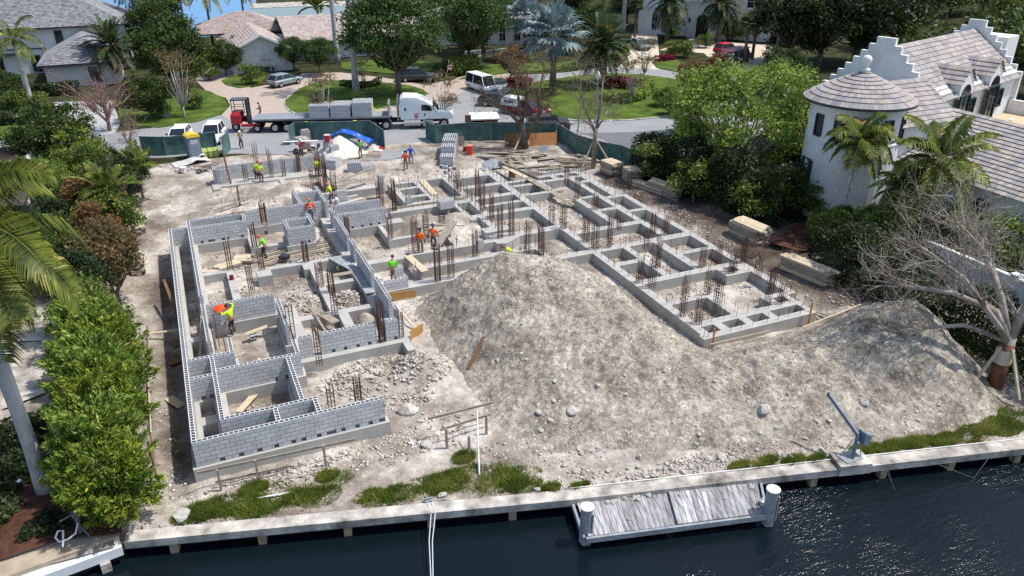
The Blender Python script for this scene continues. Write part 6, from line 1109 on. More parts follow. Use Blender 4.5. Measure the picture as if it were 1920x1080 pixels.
# terrace
k = MB(); k.T = TL; k.box(.8, -HW-6.4, -1, DL+1, -HW-.03, 4.1); tr_ = k.build('terrace_block', M_wht, th); k = MB(); k.T = TL; k.box(1, -HW-6.3, 4.11, DL+1, -HW-.06, 4.14); k.build('terrace_floor', M_terr, tr_)
k = MB(); k.T = TL; k.box(DL-.6, -HW-6.4, 4.14, DL-.2, -HW-.05, 5.3); k.build('parapet', M_wht, th); k = MB(); k.T = TL; k.box(.8, -HW-6.4, 4.14, 6.5, -HW-6.15, 5.1); k.build('parapet', M_wht, th)
k = MB(); k.T = TL
for i in range(18): k.box(6.6+i*.4, -HW-6.3, 4.14, 6.63+i*.4, -HW-6.27, 5.0)
k.box(6.5, -HW-6.33, 5.0, 13.8, -HW-6.24, 5.06); k.build('balustrade', M_black, th)
ch = MB(); ch.T = TL; ch.box(9.0, -HW-4.2, 4.5, 9.6, -HW-2.9, 4.58); ch.cbox((9.3, -HW-2.75, 4.85), (.6, .08, .75), 0, 0, .4)
for a in (9.03, 9.53):
    for b in (-HW-4.15, -HW-3.0): ch.box(a, b, 4.14, a+.06, b+.06, 4.5)
tag(ch.build('sun_chair', M_white), 'white garden chair on the tan terrace beside the tower house', 'chair')
_ob = [o for o in COL.objects if o.name.startswith('sun_chair')][0]; _ob.location = (47, 12.7, 0)
# connecting wing between tower and gable
k = MB(); k.box(.6, -2.6, -1, 5.6, 3.2, 6.7); k.build('wall', M_wht, th)
k = UMB(); slope(k, (.4, -3.0, 6.75), (7.2, -3.0, 6.75), (7.2, .8, 9.2), (1.0, .8, 9.2)); slope(k, (7.2, 4.4, 6.75), (.4, 4.4, 6.75), (1.0, .8, 9.2), (7.2, .8, 9.2)); k.build('roof', [M_tile, M_dtrim], th, fix=False)
# the tower
TW = Matrix.Identity(4)
k = MB(); k.lathe((0, 0, 0), [(3.42, -1), (3.3, .6), (3.22, 5.6), (3.26, 5.62), (3.26, 5.72), (3.2, 5.74), (3.2, 8.3), (3.5, 8.5)], 48); tw = k.build('tower', M_wht, th, smooth=False)
k = UMB(); n_ = 48; rows = 9
prof = [(3.85-3.85*(i/rows)**1.0+(.0 if i < rows else .12), 8.42+1.95*(i/rows)**.82) for i in range(rows+1)]
for i in range(rows):
    (r0, z0), (r1, z1) = prof[i], prof[i+1]
    for j in range(n_):
        a, b = 2*math.pi*j/n_, 2*math.pi*(j+1)/n_; p = lambda r, t, z: (r*math.cos(t), r*math.sin(t), z)
        k.quad([p(r0, a, z0+.05), p(r0, b, z0+.05), p(r1, b, z1), p(r1, a, z1)], [(j*.5, i*.42+.02), (j*.5+.5, i*.42+.02), (j*.5+.5, i*.42+.4), (j*.5, i*.42+.4)]); k.quad([p(r0, a, z0), p(r0, b, z0), p(r0, b, z0+.05), p(r0, a, z0+.05)], [(0, 0)]*4, 1)
        if i == 0: k.quad([p(3.85, a, z0-.14), p(3.85, b, z0-.14), p(3.85, b, z0), p(3.85, a, z0)], [(0, 0)]*4, 1); k.quad([p(0, 0, z0-.14), p(3.85, b, z0-.14), p(3.85, a, z0-.14)], [(0, 0)]*3, 1)
k.build('tower_roof', [M_tile, M_dtrim], th, fix=False)
k = MB(); k.lathe((0, 0, 10.3), [(.34, 0), (.34, .18), (.16, .22), (.12, .4), (.2, .45), (.3, .6), (.34, .78), (.3, .96), (.18, 1.08), (.02, 1.12)], 16); k.build('finial', M_wht, th, smooth=True)
for ph, z, w, h in ((-46, 6.1, .55, 1.35), (-15, 6.0, .78, 1.4), (14, 6.0, .78, 1.4), (43, 6.1, .55, 1.35), (76, 5.8, .7, 1.7), (-56, 2.6, .75, 1.5)):
    t = R(222.2+ph); window(th, (3.19*math.cos(t), 3.19*math.sin(t), z), w, h, math.cos(t), math.sin(t), None, M_dtrim)
t = R(222.2-48); k = MB(); k.cbox((3.3*math.cos(t), 3.3*math.sin(t), 3.35), (.06, .42, 1.55), t); k.build('shutter', M_green, th)
t = R(222.2-67); k = MB(); k.cbox((3.3*math.cos(t), 3.3*math.sin(t), 3.35), (.06, .42, 1.55), t); k.build('shutter', M_green, th)
# lower wing: ridge runs towards the canal
k = MB(); k.box(2.3, -24, -1, 14, -1.0, 4.5); k.build('wing_wall', M_wht, th)
k = UMB(); slope(k, (1.7, -24.5, 4.35), (1.7, -.2, 4.35), (8.6, -.2, 7.15), (8.6, -24.5, 7.15)); slope(k, (15, -.2, 4.35), (15, -24.5, 4.35), (8.6, -24.5, 7.15), (8.6, -.2, 7.15)); k.build('wing_roof', [M_tile, M_dtrim], th, fix=False)
k = MB(); k.bar((1.6, -.05, 4.38), (8.4, -.05, 7.1), .26, .26); k.build('verge', M_wht, th)
for yy in (-5.0, -9.5, -14.0): window(th, (2.29, yy, .7), 1.2, 2.2, -1, 0, None, M_wht, True)
k = MB(); k.box(1.95, -3.2, -.2, 2.3, -2.5, 1.4); k.build('meter_cabinet', M_steel, th)
gwall = MB(); gwall.box(43.6, -9.5, -.6, 43.9, 2.5, 1.9); gwall.box(43.5, -3.9, -.6, 44.0, -3.4, 2.1); tag(gwall.build('garden_wall', M_wht), 'low white garden wall half hidden behind the bare red-barked tree', 'wall')
# ---- grey roofed house top left
h = empty('grey_roofed_house', (-12.2, 86.7, 0), 0, 'two-storey pale house with grey hip roofs at the top left', 'house'); o_ = Matrix.Translation((12.2, -86.7, 0))
k = MB(); k.T = o_; k.box(-28, 99, -.5, -2.4, 116, 6.0); k.box(-12.2, 86.7, -.5, -3.6, 98.99, 2.9); k.build('wall', M_wht2, h)
k = UMB(); k.T = o_; hip(k, -28, 99, -2.4, 116, 6.0, 10.4, .7); k.build('roof', [M_tileg, M_dtrim], h, fix=False)
k = UMB(); k.T = o_; x0, x1, y0, y1 = -12.9, -2.9, 86.0, 99.0; slope(k, (x0, y0, 2.9), (x1, y0, 2.9), (-7.9, 91, 5.4), (-7.9, 91, 5.4)); slope(k, (x0, y1, 2.9), (x0, y0, 2.9), (-7.9, 91, 5.4), (-7.9, y1, 5.4)); slope(k, (x1, y0, 2.9), (x1, y1, 2.9), (-7.9, y1, 5.4), (-7.9, 91, 5.4))
for a_, b_ in (((x0, y0), (x1, y0)), ((x1, y0), (x1, y1)), ((x0, y1), (x0, y0))): k.quad([(*a_, 2.65), (*b_, 2.65), (*b_, 2.9), (*a_, 2.9)], [(0, 0)]*4, 1)
k.build('roof', [M_tileg, M_dtrim], h, fix=False)
k = MB(); k.T = o_; k.box(-28.05, 98.9, 3.2, -12.9, 98.98, 3.35); k.box(-28, 98.2, 2.6, -15.6, 98.95, 2.9); k.build('string_course', M_dtrim, h)
for c, w, hh in (((-10.9, 98.98, 3.7), .8, 1.7), ((-14.4, 98.98, .3), 1.0, 2.0), ((-6.6, 86.68, .5), 1.2, 1.7), ((-19.5, 98.98, 0), 2.2, 2.5)): window(h, c, w, hh, 0, -1, o_, M_dtrim)
# ---- arched white house and its long roof
h = empty('arched_house', (10.4, 87.3, 0), 0, 'long white house with pinkish tile roofs and an arched gable end', 'house'); o_ = Matrix.Translation((-10.4, -87.3, 0))
k = MB(); k.T = o_; k.box(10.4, 87.3, -.5, 18.5, 101, 2.9); k.ext([(10.4, 2.901), (18.5, 2.901), (14.45, 4.75)], 'y', 87.3, 100.9); k.box(18.6, 94.5, -.5, 40, 108, 2.9); k.build('wall', M_wht, h)
k = UMB(); k.T = o_
for s, xa in ((-1, 9.7), (1, 19.2)): slope(k, (xa, 86.7, 2.7), (xa, 102, 2.7), (14.45, 102, 5.05), (14.45, 86.7, 5.05))
k.build('roof', [M_tilep, M_wht], h, fix=False)
k = UMB(); k.T = o_; slope(k, (18.9, 93.2, 2.75), (40.5, 93.2, 2.75), (40.5, 101.5, 5.6), (18.9, 101.5, 5.6)); slope(k, (40.5, 110, 2.75), (18.9, 110, 2.75), (18.9, 101.5, 5.6), (40.5, 101.5, 5.6)); k.build('roof', [M_tilep, M_wht], h, fix=False)
k = UMB(); k.T = o_; hip(k, 8, 103, 21, 114, 3.4, 5.9, .6); k.build('roof', [M_tilep, M_dtrim], h, fix=False)
k = MB(); k.T = o_; k.bar((9.6, 86.62, 2.68), (14.45, 86.62, 5.0), .22, .28); k.bar((14.45, 86.62, 5.0), (19.3, 86.62, 2.68), .22, .28); k.build('verge', M_wht, h)
window(h, (14.8, 87.28, .2), 1.3, 1.5, 0, -1, o_, M_wht2, True, glass=M_wht2)
for xx in (22.5, 26, 29.6, 33.5, 37): window(h, (xx, 94.48, .5), 1.0, 1.9, 0, -1, o_, M_wht)
# ---- white house behind the oaks
h = empty('white_house', (48.6, 98.5, 0), R(-22), 'white house with tall windows shaded by oaks behind the white railing', 'house')
k = MB(); k.box(-6, 0, -.5, 14, 12, 4.2); k.build('wall', M_wht, h); k = UMB(); hip(k, -6, 0, 14, 12, 4.2, 6.8, .7); k.build('roof', [M_tilep, M_dtrim], h, fix=False)
for xx in (.8, 2.2, 3.6, 6.5, 9): window(h, (xx, -.02, .6), 1.0, 2.6, 0, -1, None, M_wht)
for (a, b) in (((872, 108), (902, 104)), ((912, 106), (965, 99))):
    p, q_ = at(*a, .3), at(*b, .3); k = MB(); n_ = 16
    for z in (.25, 1.15): k.bar((p.x, p.y, z), (q_.x, q_.y, z), .1, .08)
    for i in range(n_+1): t = p.lerp(q_, i/n_); k.bar((t.x, t.y, 0), (t.x, t.y, 1.15), .05)
    tag(k.build('railing', M_white), 'white railing %s' % ('left of the gate gap before the white house' if a[0] == 872 else 'right of the gate gap before the white house'), 'railing')
# ---- mansion
A = at(1205, 62); B = at(1452, 80); d = (B-A).normalized(); ang = math.atan2(d.y, d.x); LM = (B-A).length
h = empty('mansion', A, ang, 'ornate cream mansion with an arched dark door at the top of the photo', 'house')
k = MB(); k.box(-1, 0, -.5, LM+2, 14, 9.0); k.box(LM*.36, -1.2, -.5, LM*.66, -.003, 6.2); k.build('wall', M_wht, h)
k = UMB(); hip(k, -1, 0, LM+2, 14, 9.0, 12, .8); k.build('roof', [M_tilep, M_dtrim], h, fix=False)
k = MB(); k.box(LM*.34, -1.45, 6.0, LM*.68, -1.0, 6.35); k.box(-1.2, -.3, 4.6, LM*.34, -.004, 4.85); k.box(LM*.68, -.3, 4.6, LM+2.2, -.004, 4.85); k.build('cornice', M_wht, h)
for t, y, z, w, hh in ((.2, -.02, 5.4, 2.2, 2.0), (.82, -.02, 5.4, 2.2, 2.0), (.51, -1.22, 6.9, 1.6, 1.6), (.09, -.02, .8, 1.0, 2.3), (.17, -.02, .8, 1.0, 2.3), (.86, -.02, .8, 1.2, 2.3)): window(h, (LM*t, y, z), w, hh, 0, -1, None, M_wht, z < 2)
k = MB(); dx = LM*.475; n_ = 12; pts = [(dx-1.05, 0), (dx+1.05, 0)]+[(dx+1.05*math.cos(math.pi*i/n_), 2.9+1.05*math.sin(math.pi*i/n_)) for i in range(n_+1)]; k.ext(pts, 'y', -1.24, -1.1); k.build('door', mat('dark_door', lin(34, 24, 26), .5, .2, 2), h)
k = MB(); pts2 = [(dx+1.3*math.cos(math.pi*i/n_), 2.9+1.3*math.sin(math.pi*i/n_)) for i in range(n_+1)]
k.tube([(dx+1.2, -1.3, 0)]+[(p[0], -1.3, p[1]) for p in pts2]+[(dx-1.2, -1.3, 0)], .13, 6); k.build('door_surround', M_wht, h)
for s in (-1, 1): k = MB(); k.lathe((dx+s*2.3, -1.45, 2.6), [(.05, 0), (.16, .1), (.2, .5), (.08, .7), (.03, .9)], 8); k.build('wall_lantern', M_black, h)
k = MB(); k.box(LM*.4, -3.5, -.3, LM*.56, -1.21, .18); k.box(LM*.42, -4.6, -.3, LM*.54, -3.5, .08); k.build('steps', M_cap, h)
# ---- neighbour on the left
h = empty('brown_roofed_house', (-8.4, 18.5, -.5), 0, 'white neighbour house with a dark brown roof, mostly hidden at the left edge', 'house'); o_ = Matrix.Translation((8.4, -18.5, .5))
k = MB(); k.T = o_; k.box(-26, 18.5, -1, -8.4, 33, 3.6); k.box(-26, 38, -1, -9.6, 47, 2.6); k.build('wall', M_wht, h)
k = UMB(); k.T = o_; k.quad([(-26, 38, 2.62), (-9.7, 38, 2.62), (-9.7, 46.6, 2.62), (-26, 46.6, 2.62)], [(0, 0)]*4); k.build('roof', [M_tiled, M_dtrim], h, fix=False)
k = UMB(); k.T = o_; hip(k, -26, 18.5, -8.4, 33, 3.6, 6, .3); k.build('roof', [M_tiled, M_dtrim], h, fix=False)
k = MB(); k.T = o_
for i in range(12): k.box(-24, 38.2+i*.66, 2.75, -9.9, 38.5+i*.66, 2.95)
k.box(-10.0, 37.8, 2.3, -9.62, 46.6, 2.74); k.build('slat_canopy', M_tiled2, h)
k = MB(); k.T = o_; k.box(-9.6, 37.9, 2.2, -9.3, 46.5, 3.0); k.build('fascia', M_wht, h)
gt = empty('garden_gate', (-6.6, 20.3, -.5), R(20), 'grey metal garden gate with pale rails beside the orange worker', 'gate')
k = MB(); [k.bar((0, .35*i, 0), (0, .35*i, 1.2), .05) for i in range(6)]; k.bar((0, 0, 1.2), (0, 1.75, 1.2), .06); k.bar((0, 0, .2), (0, 1.75, .2), .06); k.build('rail_panel', M_steel, gt)
k = MB(); k.bar((0, 0, 0), (0, 0, 1.5), .12); k.build('gate_post', M_bwood, gt)
# ---------------------------------------------------------------- vegetation
L_mid = leafmat('leaf_mid_green', lin(51, 67, 30), lin(118, 138, 58), lin(179, 182, 90))
L_dark = leafmat('leaf_dark_green', lin(23, 35, 21), lin(61, 78, 42), lin(99, 106, 65))
L_bright = leafmat('leaf_bright_green', lin(68, 95, 38), lin(151, 172, 75), lin(204, 208, 108))
L_lime = leafmat('leaf_yellow_green', lin(63, 87, 35), lin(143, 162, 58), lin(218, 202, 81))
L_olive = leafmat('leaf_olive', lin(72, 68, 44), lin(133, 114, 75), lin(172, 135, 100))
L_brown = leafmat('leaf_bronze', lin(72, 56, 38), lin(135, 100, 61), lin(183, 131, 84))
L_silver = leafmat('leaf_silver', lin(82, 100, 100), lin(138, 156, 158), lin(178, 190, 192), .15)
L_palm = leafmat('palm_leaf', lin(55, 72, 33), lin(124, 136, 57), lin(200, 173, 100))
L_palmd = leafmat('palm_leaf_dark', lin(41, 60, 42), lin(95, 114, 75), lin(187, 131, 63))
L_red = leafmat('red_leaf', lin(106, 42, 42), lin(180, 77, 73), lin(216, 122, 107))
L_pink = leafmat('flower_leaf', lin(102, 63, 75), lin(147, 103, 110), lin(216, 92, 131))
M_bark = mat('bark_grey_brown', lin(112, 100, 88), .95, .3, 2.5, 7, spec=.1, bump=.03, bscale=10)
M_barkl = mat('bark_pale', lin(168, 162, 156), .9, .18, 2.0, 7, spec=.12, c2=lin(196, 192, 188))
M_barkr = mat('bark_reddish', lin(132, 96, 80), .85, .25, 1.2, 7, spec=.2, c2=lin(190, 172, 158))
M_barkp = mat('bark_pinkish', lin(142, 116, 108), .95, .2, 3.0, 5, spec=.1)
M_royal = mat('palm_trunk', lin(164, 162, 160), .9, .14, .9, 8, spec=.12, c2=lin(190, 188, 186))
def quads(P, size, g, asp=.5, up=0.0):
    n = len(P); t = g.normal(size=(n, 3)); t[:, 2] = t[:, 2]*.7-up; t /= np.linalg.norm(t, axis=1)[:, None]+1e-9
    b = np.cross(t, g.normal(size=(n, 3))); b /= np.linalg.norm(b, axis=1)[:, None]+1e-9
    s = (size*g.uniform(.6, 1.35, n))[:, None]
    V = np.stack([P-t*s*.5, P+b*s*asp*.5, P+t*s*.5, P-b*s*asp*.5], 1).reshape(-1, 3)
    return V
def crown_pts(g, clumps, n, low=-.55):
    w = np.array([c[3]**2.2 for c in clumps]); w /= w.sum(); idx = g.choice(len(clumps), n, p=w)
    C = np.array([c[:3] for c in clumps])[idx]; r = np.array([c[3] for c in clumps])[idx]
    d = g.normal(size=(n, 3)); d /= np.linalg.norm(d, axis=1)[:, None]; d[:, 2] = np.where(d[:, 2] < low, -d[:, 2]*.4, d[:, 2])
    rad = r*(g.uniform(0, 1, n)**.38)*g.uniform(.8, 1.22, n)
    return C+d*rad[:, None]*np.array([1, 1, .8])
def clumps_of(q, rx, rz, cz, k, cr, spread=1.0, bot=-.5):
    L = []
    for i in range(k):
        while True:
            x, y, z = q.uniform(-1, 1), q.uniform(-1, 1), q.uniform(bot, 1)
            if .3 < x*x+y*y+z*z < 1: break
        L.append((x*rx*spread, y*rx*spread, cz+z*rz, cr*q.uniform(.6, 1.3)))
    return L
def broad(name, h, rx, rz, k, cr, n, leaf, lm, bark, seed, tr=.18, asp=.55, multi=1, label=None, th=.35, up=0.0, bot=-.5, stem=None):
    """tapered trunk, limbs to the leaf clumps, crown of many small leaves"""
    q = random.Random(seed); g = np.random.default_rng(seed); cz = h-rz
    cl = clumps_of(q, rx*.8, rz*.82, cz, k, cr, 1, bot)
    root = empty(name, (0, 0, 0)); mb = MB()
    for s in range(multi):
        bx, by = (q.uniform(-.4, .4), q.uniform(-.4, .4)) if multi > 1 else (0, 0)
        fork = Vector((bx*2, by*2, max(.6, cz*th)))
        mb.tube([(bx, by, -.5), (bx*1.2, by*1.2, fork.z*.5), fork], [tr*1.35, tr, tr*.85], 8)
        for c in cl[s::multi]:
            e = Vector(c[:3]); md = fork.lerp(e, .5)+Vector((0, 0, -.12*(e-fork).length)); mb.tube([fork-Vector((0, 0, .1)), md, e], [tr*.55, tr*.3, tr*.1], 5)
    mb.build('trunk', bark, root, fix=False, smooth=True)
    P = crown_pts(g, cl, n); V = quads(P, leaf, g, asp, up); np_mesh('crown', V, np.arange(len(V)).reshape(-1, 4), lm, root)
    return root
def plume(name, h, rx, n, per, leaf, lm, bark, seed):
    """shrub of many upward-pointing feathery sprays with gaps between them"""
    q = random.Random(seed); g = np.random.default_rng(seed); root = empty(name, (0, 0, 0)); mb = MB(); Ps = []; Ts = []
    for i in range(n):
        a = q.uniform(0, 6.283); t = q.uniform(.06, 1)**.75; z = h*.92*t; rr_ = rx*math.sqrt(max(.03, 1-((t-.3)/.78)**2))*q.uniform(.55, 1.05); b = Vector((math.cos(a)*rr_*.72, math.sin(a)*rr_*.72, z*.86)); d = Vector((math.cos(a)*q.uniform(.35, .95), math.sin(a)*q.uniform(.35, .95), q.uniform(.25, 1.1)*(.4+t))).normalized(); L = q.uniform(.7, 1.35)
        if i % 4 == 0: mb.tube([(0, 0, z*.35), b.lerp(Vector((0, 0, z*.6)), .4), b+d*L*.5], [.05, .035, .012], 4)
        s = g.uniform(0, 1, per)**.8; w = (.30*(1-s)**.7+.05)[:, None]; P = np.array(b)+np.array(d)*(s*L)[:, None]+g.normal(size=(per, 3))*w*.62; Ps.append(P); Ts.append(np.tile(np.array(d), (per, 1))+g.normal(size=(per, 3))*.55)
    mb.tube([(0, 0, -.5), (0, 0, h*.6)], [.1, .05], 6); mb.build('trunk', bark, root, fix=False)
    P = np.concatenate(Ps); T = np.concatenate(Ts); T /= np.linalg.norm(T, axis=1)[:, None]; m = len(P); B = np.cross(T, g.normal(size=(m, 3))); B /= np.linalg.norm(B, axis=1)[:, None]+1e-9; s = (leaf*g.uniform(.6, 1.4, m))[:, None]
    V = np.stack([P-T*s*.5, P+B*s*.17, P+T*s*.6, P-B*s*.17], 1).reshape(-1, 3); np_mesh('crown', V, np.arange(len(V)).reshape(-1, 4), lm, root); return root
def branchy(name, segs, bark, leaves=None, lm=None, leaf=.12, seed=1, nl=0):
    """tree drawn by its limbs: segs = [(points, radii)], grown with twigs; leaves sit at the twig ends"""
    q = random.Random(seed); g = np.random.default_rng(seed); root = empty(name, (0, 0, 0)); mb = MB(); tips = []
    def grow(p, d, r, L, lev):
        pts = [p]; dd = d.normalized(); k = 4
        for i in range(k):
            dd = (dd+Vector((q.gauss(0, .22), q.gauss(0, .22), q.gauss(.03, .18)))).normalized(); pts.append(pts[-1]+dd*(L/k))
        mb.tube(pts, [r*(1-.17*i) for i in range(k+1)], 5 if lev < 2 else 3, cap=False); tips.append(pts[-1])
        if lev < leaves:
            for j in range(q.choice((2, 3, 3))):
                a = q.choice(pts[1:]); nd = (dd+Vector((q.gauss(0, .75), q.gauss(0, .75), q.gauss(.12, .5)))).normalized(); grow(a, nd, r*.55, L*q.uniform(.55, .8), lev+1)
    for pts, rad, tw, tl in segs:
        P = [Vector(p) for p in pts]; mb.tube(P, rad, 8)
        for j in range(tw):
            i = q.randrange(max(1, len(P)//2), len(P)); d = (P[i]-P[i-1]).normalized()
            grow(P[i].lerp(P[i-1], q.random()*.8) if i else P[i], (d+Vector((q.gauss(0, .6), q.gauss(0, .6), q.gauss(.2, .4)))), rad[-1]*.7, tl*q.uniform(.6, 1.2), 0)
    mb.build('trunk', bark, root, fix=False, smooth=True)
    if nl:
        T = np.array([tuple(t) for t in tips]); P = T[g.integers(0, len(T), nl)]+g.normal(size=(nl, 3))*.22
        V = quads(P, leaf, g, .5); np_mesh('crown', V, np.arange(len(V)).reshape(-1, 4), lm, root)
    return root
def feather(name, h, L, nf, lm, bark, seed, tr=.16, droop=1.0, leafl=.55, nl=34, shaft=0.0, lean=(0, 0), wid=.075, hang=.7, updir=(1.25, -.5)):
    """feather palm: ringed trunk, arching fronds of hanging leaflets"""
    q = random.Random(seed); root = empty(name, (0, 0, 0)); mb = MB()
    pts = [(lean[0]*t*t, lean[1]*t*t, -.4+(h+.4)*t) for t in [0, .12, .25, .4, .55, .7, .85, 1]]
    mb.tube(pts, [tr*1.5, tr*1.25, tr*1.02, tr*.98, tr*1.0, tr*.98, tr*.9, tr*.72], 10); mb.build('trunk', bark, root, fix=False, smooth=True)
    top = Vector(pts[-1])
    if shaft: s = MB(); s.tube([top, top+Vector((0, 0, shaft))], [tr*.85, tr*.4], 8); s.build('crownshaft', L_palm, root, fix=False, smooth=True); top = top+Vector((0, 0, shaft*.8))
    V = []; F = []
    for i in range(nf):
        az = i*2.39996+q.uniform(-.25, .25); el = updir[0]+(updir[1]-updir[0])*(i/(nf-1)); d = Vector((math.cos(az)*math.cos(el), math.sin(az)*math.cos(el), math.sin(el)))
        p = top.copy(); ln = L*q.uniform(.82, 1.1); N = 14; R_ = [p.copy()]; D_ = [d.copy()]
        for s in range(N):
            d = (d+Vector((0, 0, -droop*(.05+.14*s/N)))).normalized(); p = p+d*(ln/N); R_.append(p.copy()); D_.append(d.copy())
        for s in range(N):                    # rachis
            a, b2 = R_[s], R_[s+1]; sd = D_[s].cross(Vector((0, 0, 1))); sd = sd.normalized()*.02 if sd.length > 1e-4 else Vector((.02, 0, 0))
            o = len(V); V += [a-sd, a+sd, b2+sd, b2-sd]; F.append((o, o+1, o+2, o+3))
        for j in range(nl):
            t = .12+.88*(j+q.random())/nl; s = min(N-1, int(t*N)); a = R_[s].lerp(R_[s+1], t*N-s); dd = D_[s]
            sd = dd.cross(Vector((0, 0, 1))); sd = sd.normalized() if sd.length > 1e-4 else Vector((1, 0, 0)); ll = leafl*(.55+.9*math.sin(math.pi*min(1, t*.93+.05)))*q.uniform(.8, 1.15)
            for sg in (-1, 1):
                e = (sd*sg+dd*.55+Vector((0, 0, .25))).normalized(); tip = a+e*ll*.55+(e+Vector((0, 0, -hang*2))).normalized()*ll*.45; mdp = a+e*ll*.5
                wv = dd.normalized()*wid; o = len(V); V += [a-wv*.6, mdp-wv, tip, mdp+wv+Vector((0, 0, .01))]; F.append((o, o+1, o+2, o+3))
    np_mesh('crown', [tuple(v) for v in V], F, lm, root); return root
def fanpalm(name, h, r, nf, lm, bark, seed, tr=.2, pet=1.2, seg=15):
    q = random.Random(seed); root = empty(name, (0, 0, 0)); mb = MB(); mb.tube([(0, 0, -.4), (0, 0, h*.5), (0, 0, h)], [tr*1.2, tr, tr], 10); mb.build('trunk', bark, root, fix=False, smooth=True)
    V = []; F = []; top = Vector((0, 0, h))
    for i in range(nf):
        az = i*2.39996+q.uniform(-.2, .2); el = 1.3-1.9*(i/(nf-1)); d = Vector((math.cos(az)*math.cos(el), math.sin(az)*math.cos(el), math.sin(el)))
        c = top+d*pet*q.uniform(.8, 1.15); sd = d.cross(Vector((0, 0, 1))); sd = sd.normalized() if sd.length > 1e-3 else Vector((1, 0, 0)); up = sd.cross(d)
        o = len(V); w = sd*.03; V += [top-w, top+w, c+w, c-w]; F.append((o, o+1, o+2, o+3))
        for k in range(seg):
            a = -2.2+4.4*k/(seg-1); e = (d*math.cos(a)+sd*math.sin(a)+up*.12).normalized(); f = e.cross(up).normalized(); ln = r*q.uniform(.85, 1.1)*(1-.12*abs(a)); m = c+e*ln*.6; tip = c+e*ln+Vector((0, 0, -.25*ln)); wv = f*ln*.11
            o = len(V); V += [c, m-wv, tip, m+wv]; F.append((o, o+1, o+2, o+3))
    np_mesh('crown', [tuple(v) for v in V], F, lm, root); return root
def hedge_mesh(name, poly, w, h, n, leaf, lm, seed, z=-.4, ball=False, label=None, cat='hedge', group=None, wob=.25):
    """clipped or loose hedge along a polyline"""
    g = np.random.default_rng(seed); P = np.array(poly, float); sg = np.linalg.norm(np.diff(P, axis=0), axis=1); cum = np.r_[0, sg.cumsum()]; t = g.uniform(0, cum[-1], n); k = np.clip(np.searchsorted(cum, t)-1, 0, len(sg)-1)
    f = ((t-cum[k])/sg[k])[:, None]; C = P[k]*(1-f)+P[k+1]*f; d = (P[k+1]-P[k])/sg[k][:, None]; nr = np.stack([-d[:, 1], d[:, 0]], 1)
    a = g.uniform(0, np.pi*2, n); u = np.clip(np.cos(a)*1.25, -1, 1)*g.uniform(.75, 1.05, n); v = np.clip(np.sin(a)*1.3, -1, 1)*g.uniform(.7, 1.05, n)
    hh = h*(1+wob*(fbm(C[:, 0], C[:, 1], seed, 3, .5)))
    X = np.c_[C+nr*(u*w/2)[:, None], z+hh*(.5+.5*v)]
    V = quads(X, leaf, g, .6); o = np_mesh(name, V, np.arange(len(V)).reshape(-1, 4), lm)
    return tag(o, label, cat, group)
def put(root, px, py, label, cat='tree', sc=1.0, rz=0.0, z=0.0, group=None, first=False, world=None, szx=None):
    p = Vector(world) if world else at(px, py, z)
    s = sc if szx is None else (szx, szx, sc)
    if first:
        root.location = p; root.rotation_euler.z = rz; root.scale = s if hasattr(s, '__len__') else (s, s, s); return tag(root, label, cat, group)
    return tag(dup(root, p, rz, label, group, s), None, cat)
# --- left foreground: loose bright hedge trees
for i, (x, y, h, rx, sd) in enumerate([(-2.9, -.9, 3.2, 1.5, 1), (-3.3, 1.2, 4.2, 1.7, 2), (-3.0, 3.3, 4.6, 1.7, 3), (-3.5, 5.3, 4.9, 1.8, 4), (-3.0, 7.4, 4.6, 1.7, 5), (-3.6, 9.5, 4.8, 1.8, 6)]):
    t = plume('podocarpus_shrub', h, rx*.92, 125, 170, .2, L_lime if i % 2 == 0 else L_bright, M_bark, 40+sd)
    t.location = (x-.2, y, -.55)
    tag(t, ['bright feathery green shrub nearest the seawall at the bottom of the hedge', 'bright feathery shrub second from the seawall beside the palm trunk', 'yellow-green feathery shrub beside the near left corner of the block walls', 'tall green feathery shrub in the middle of the left hedge', 'green feathery shrub above the concrete patio', 'yellow-tipped feathery shrub below the orange worker in the bushes'][i], 'shrub', 'feathery hedge shrubs along the left boundary')
LT = [(-3.9, 12.4, 4.7, 2.0, L_mid, 'green leafy tree behind the orange worker on the left boundary'), (-4.6, 15.6, 5.0, 2.2, L_dark, 'dark green tree beside the royal palm fronds'), (-3.6, 19.2, 5.0, 2.1, L_olive, 'olive leafy tree opposite the far half of the left block wall'),
      (-3.9, 22.8, 5.4, 2.3, L_brown, 'bronze-leaved tree beside the lumber stack on the left boundary'), (-3.6, 26.6, 5.0, 2.2, L_mid, 'rounded green tree level with the back left wall corner'), (-4.4, 30.2, 5.2, 2.4, L_brown, 'rusty olive tree behind the small feather palms'), (-3.2, 33.8, 4.8, 2.2, L_dark, 'dark tree beside the cleared dirt on the left'),
      (-5.6, 37.0, 5.8, 2.8, L_mid, 'big bushy tree in front of the pink bare tree'), (-6.6, 42.6, 5.6, 2.6, L_lime, 'yellow-green bushy tree nearest the street on the left boundary'), (-8.3, 33.0, 5.2, 2.4, L_mid, 'green tree by the neighbour\'s dark roof'), (-7.4, 26.5, 4.5, 2.2, L_dark, 'shaded tree behind the bronze one on the left')]
for i, (x, y, h, r, lm, lab) in enumerate(LT):
    t = broad('boundary_tree', h, r, h*.42, 22, .8, 9000, .2, lm, M_bark, 60+i, .12, .5, 2, bot=-.9); t.location = (x, y, -.4); tag(t, lab, 'tree', 'leafy trees along the left boundary')
dead = branchy('bare_brush', [([(0, 0, -.2), (.2, .1, .8)], [.05, .03], 6, 1.2), ([(0, 0, -.2), (-.4, -.2, .7)], [.05, .03], 6, 1.2), ([(.1, 0, -.2), (.3, -.5, .7)], [.05, .03], 6, 1.2)], M_barkp, 2, L_olive, .1, 5, 250)
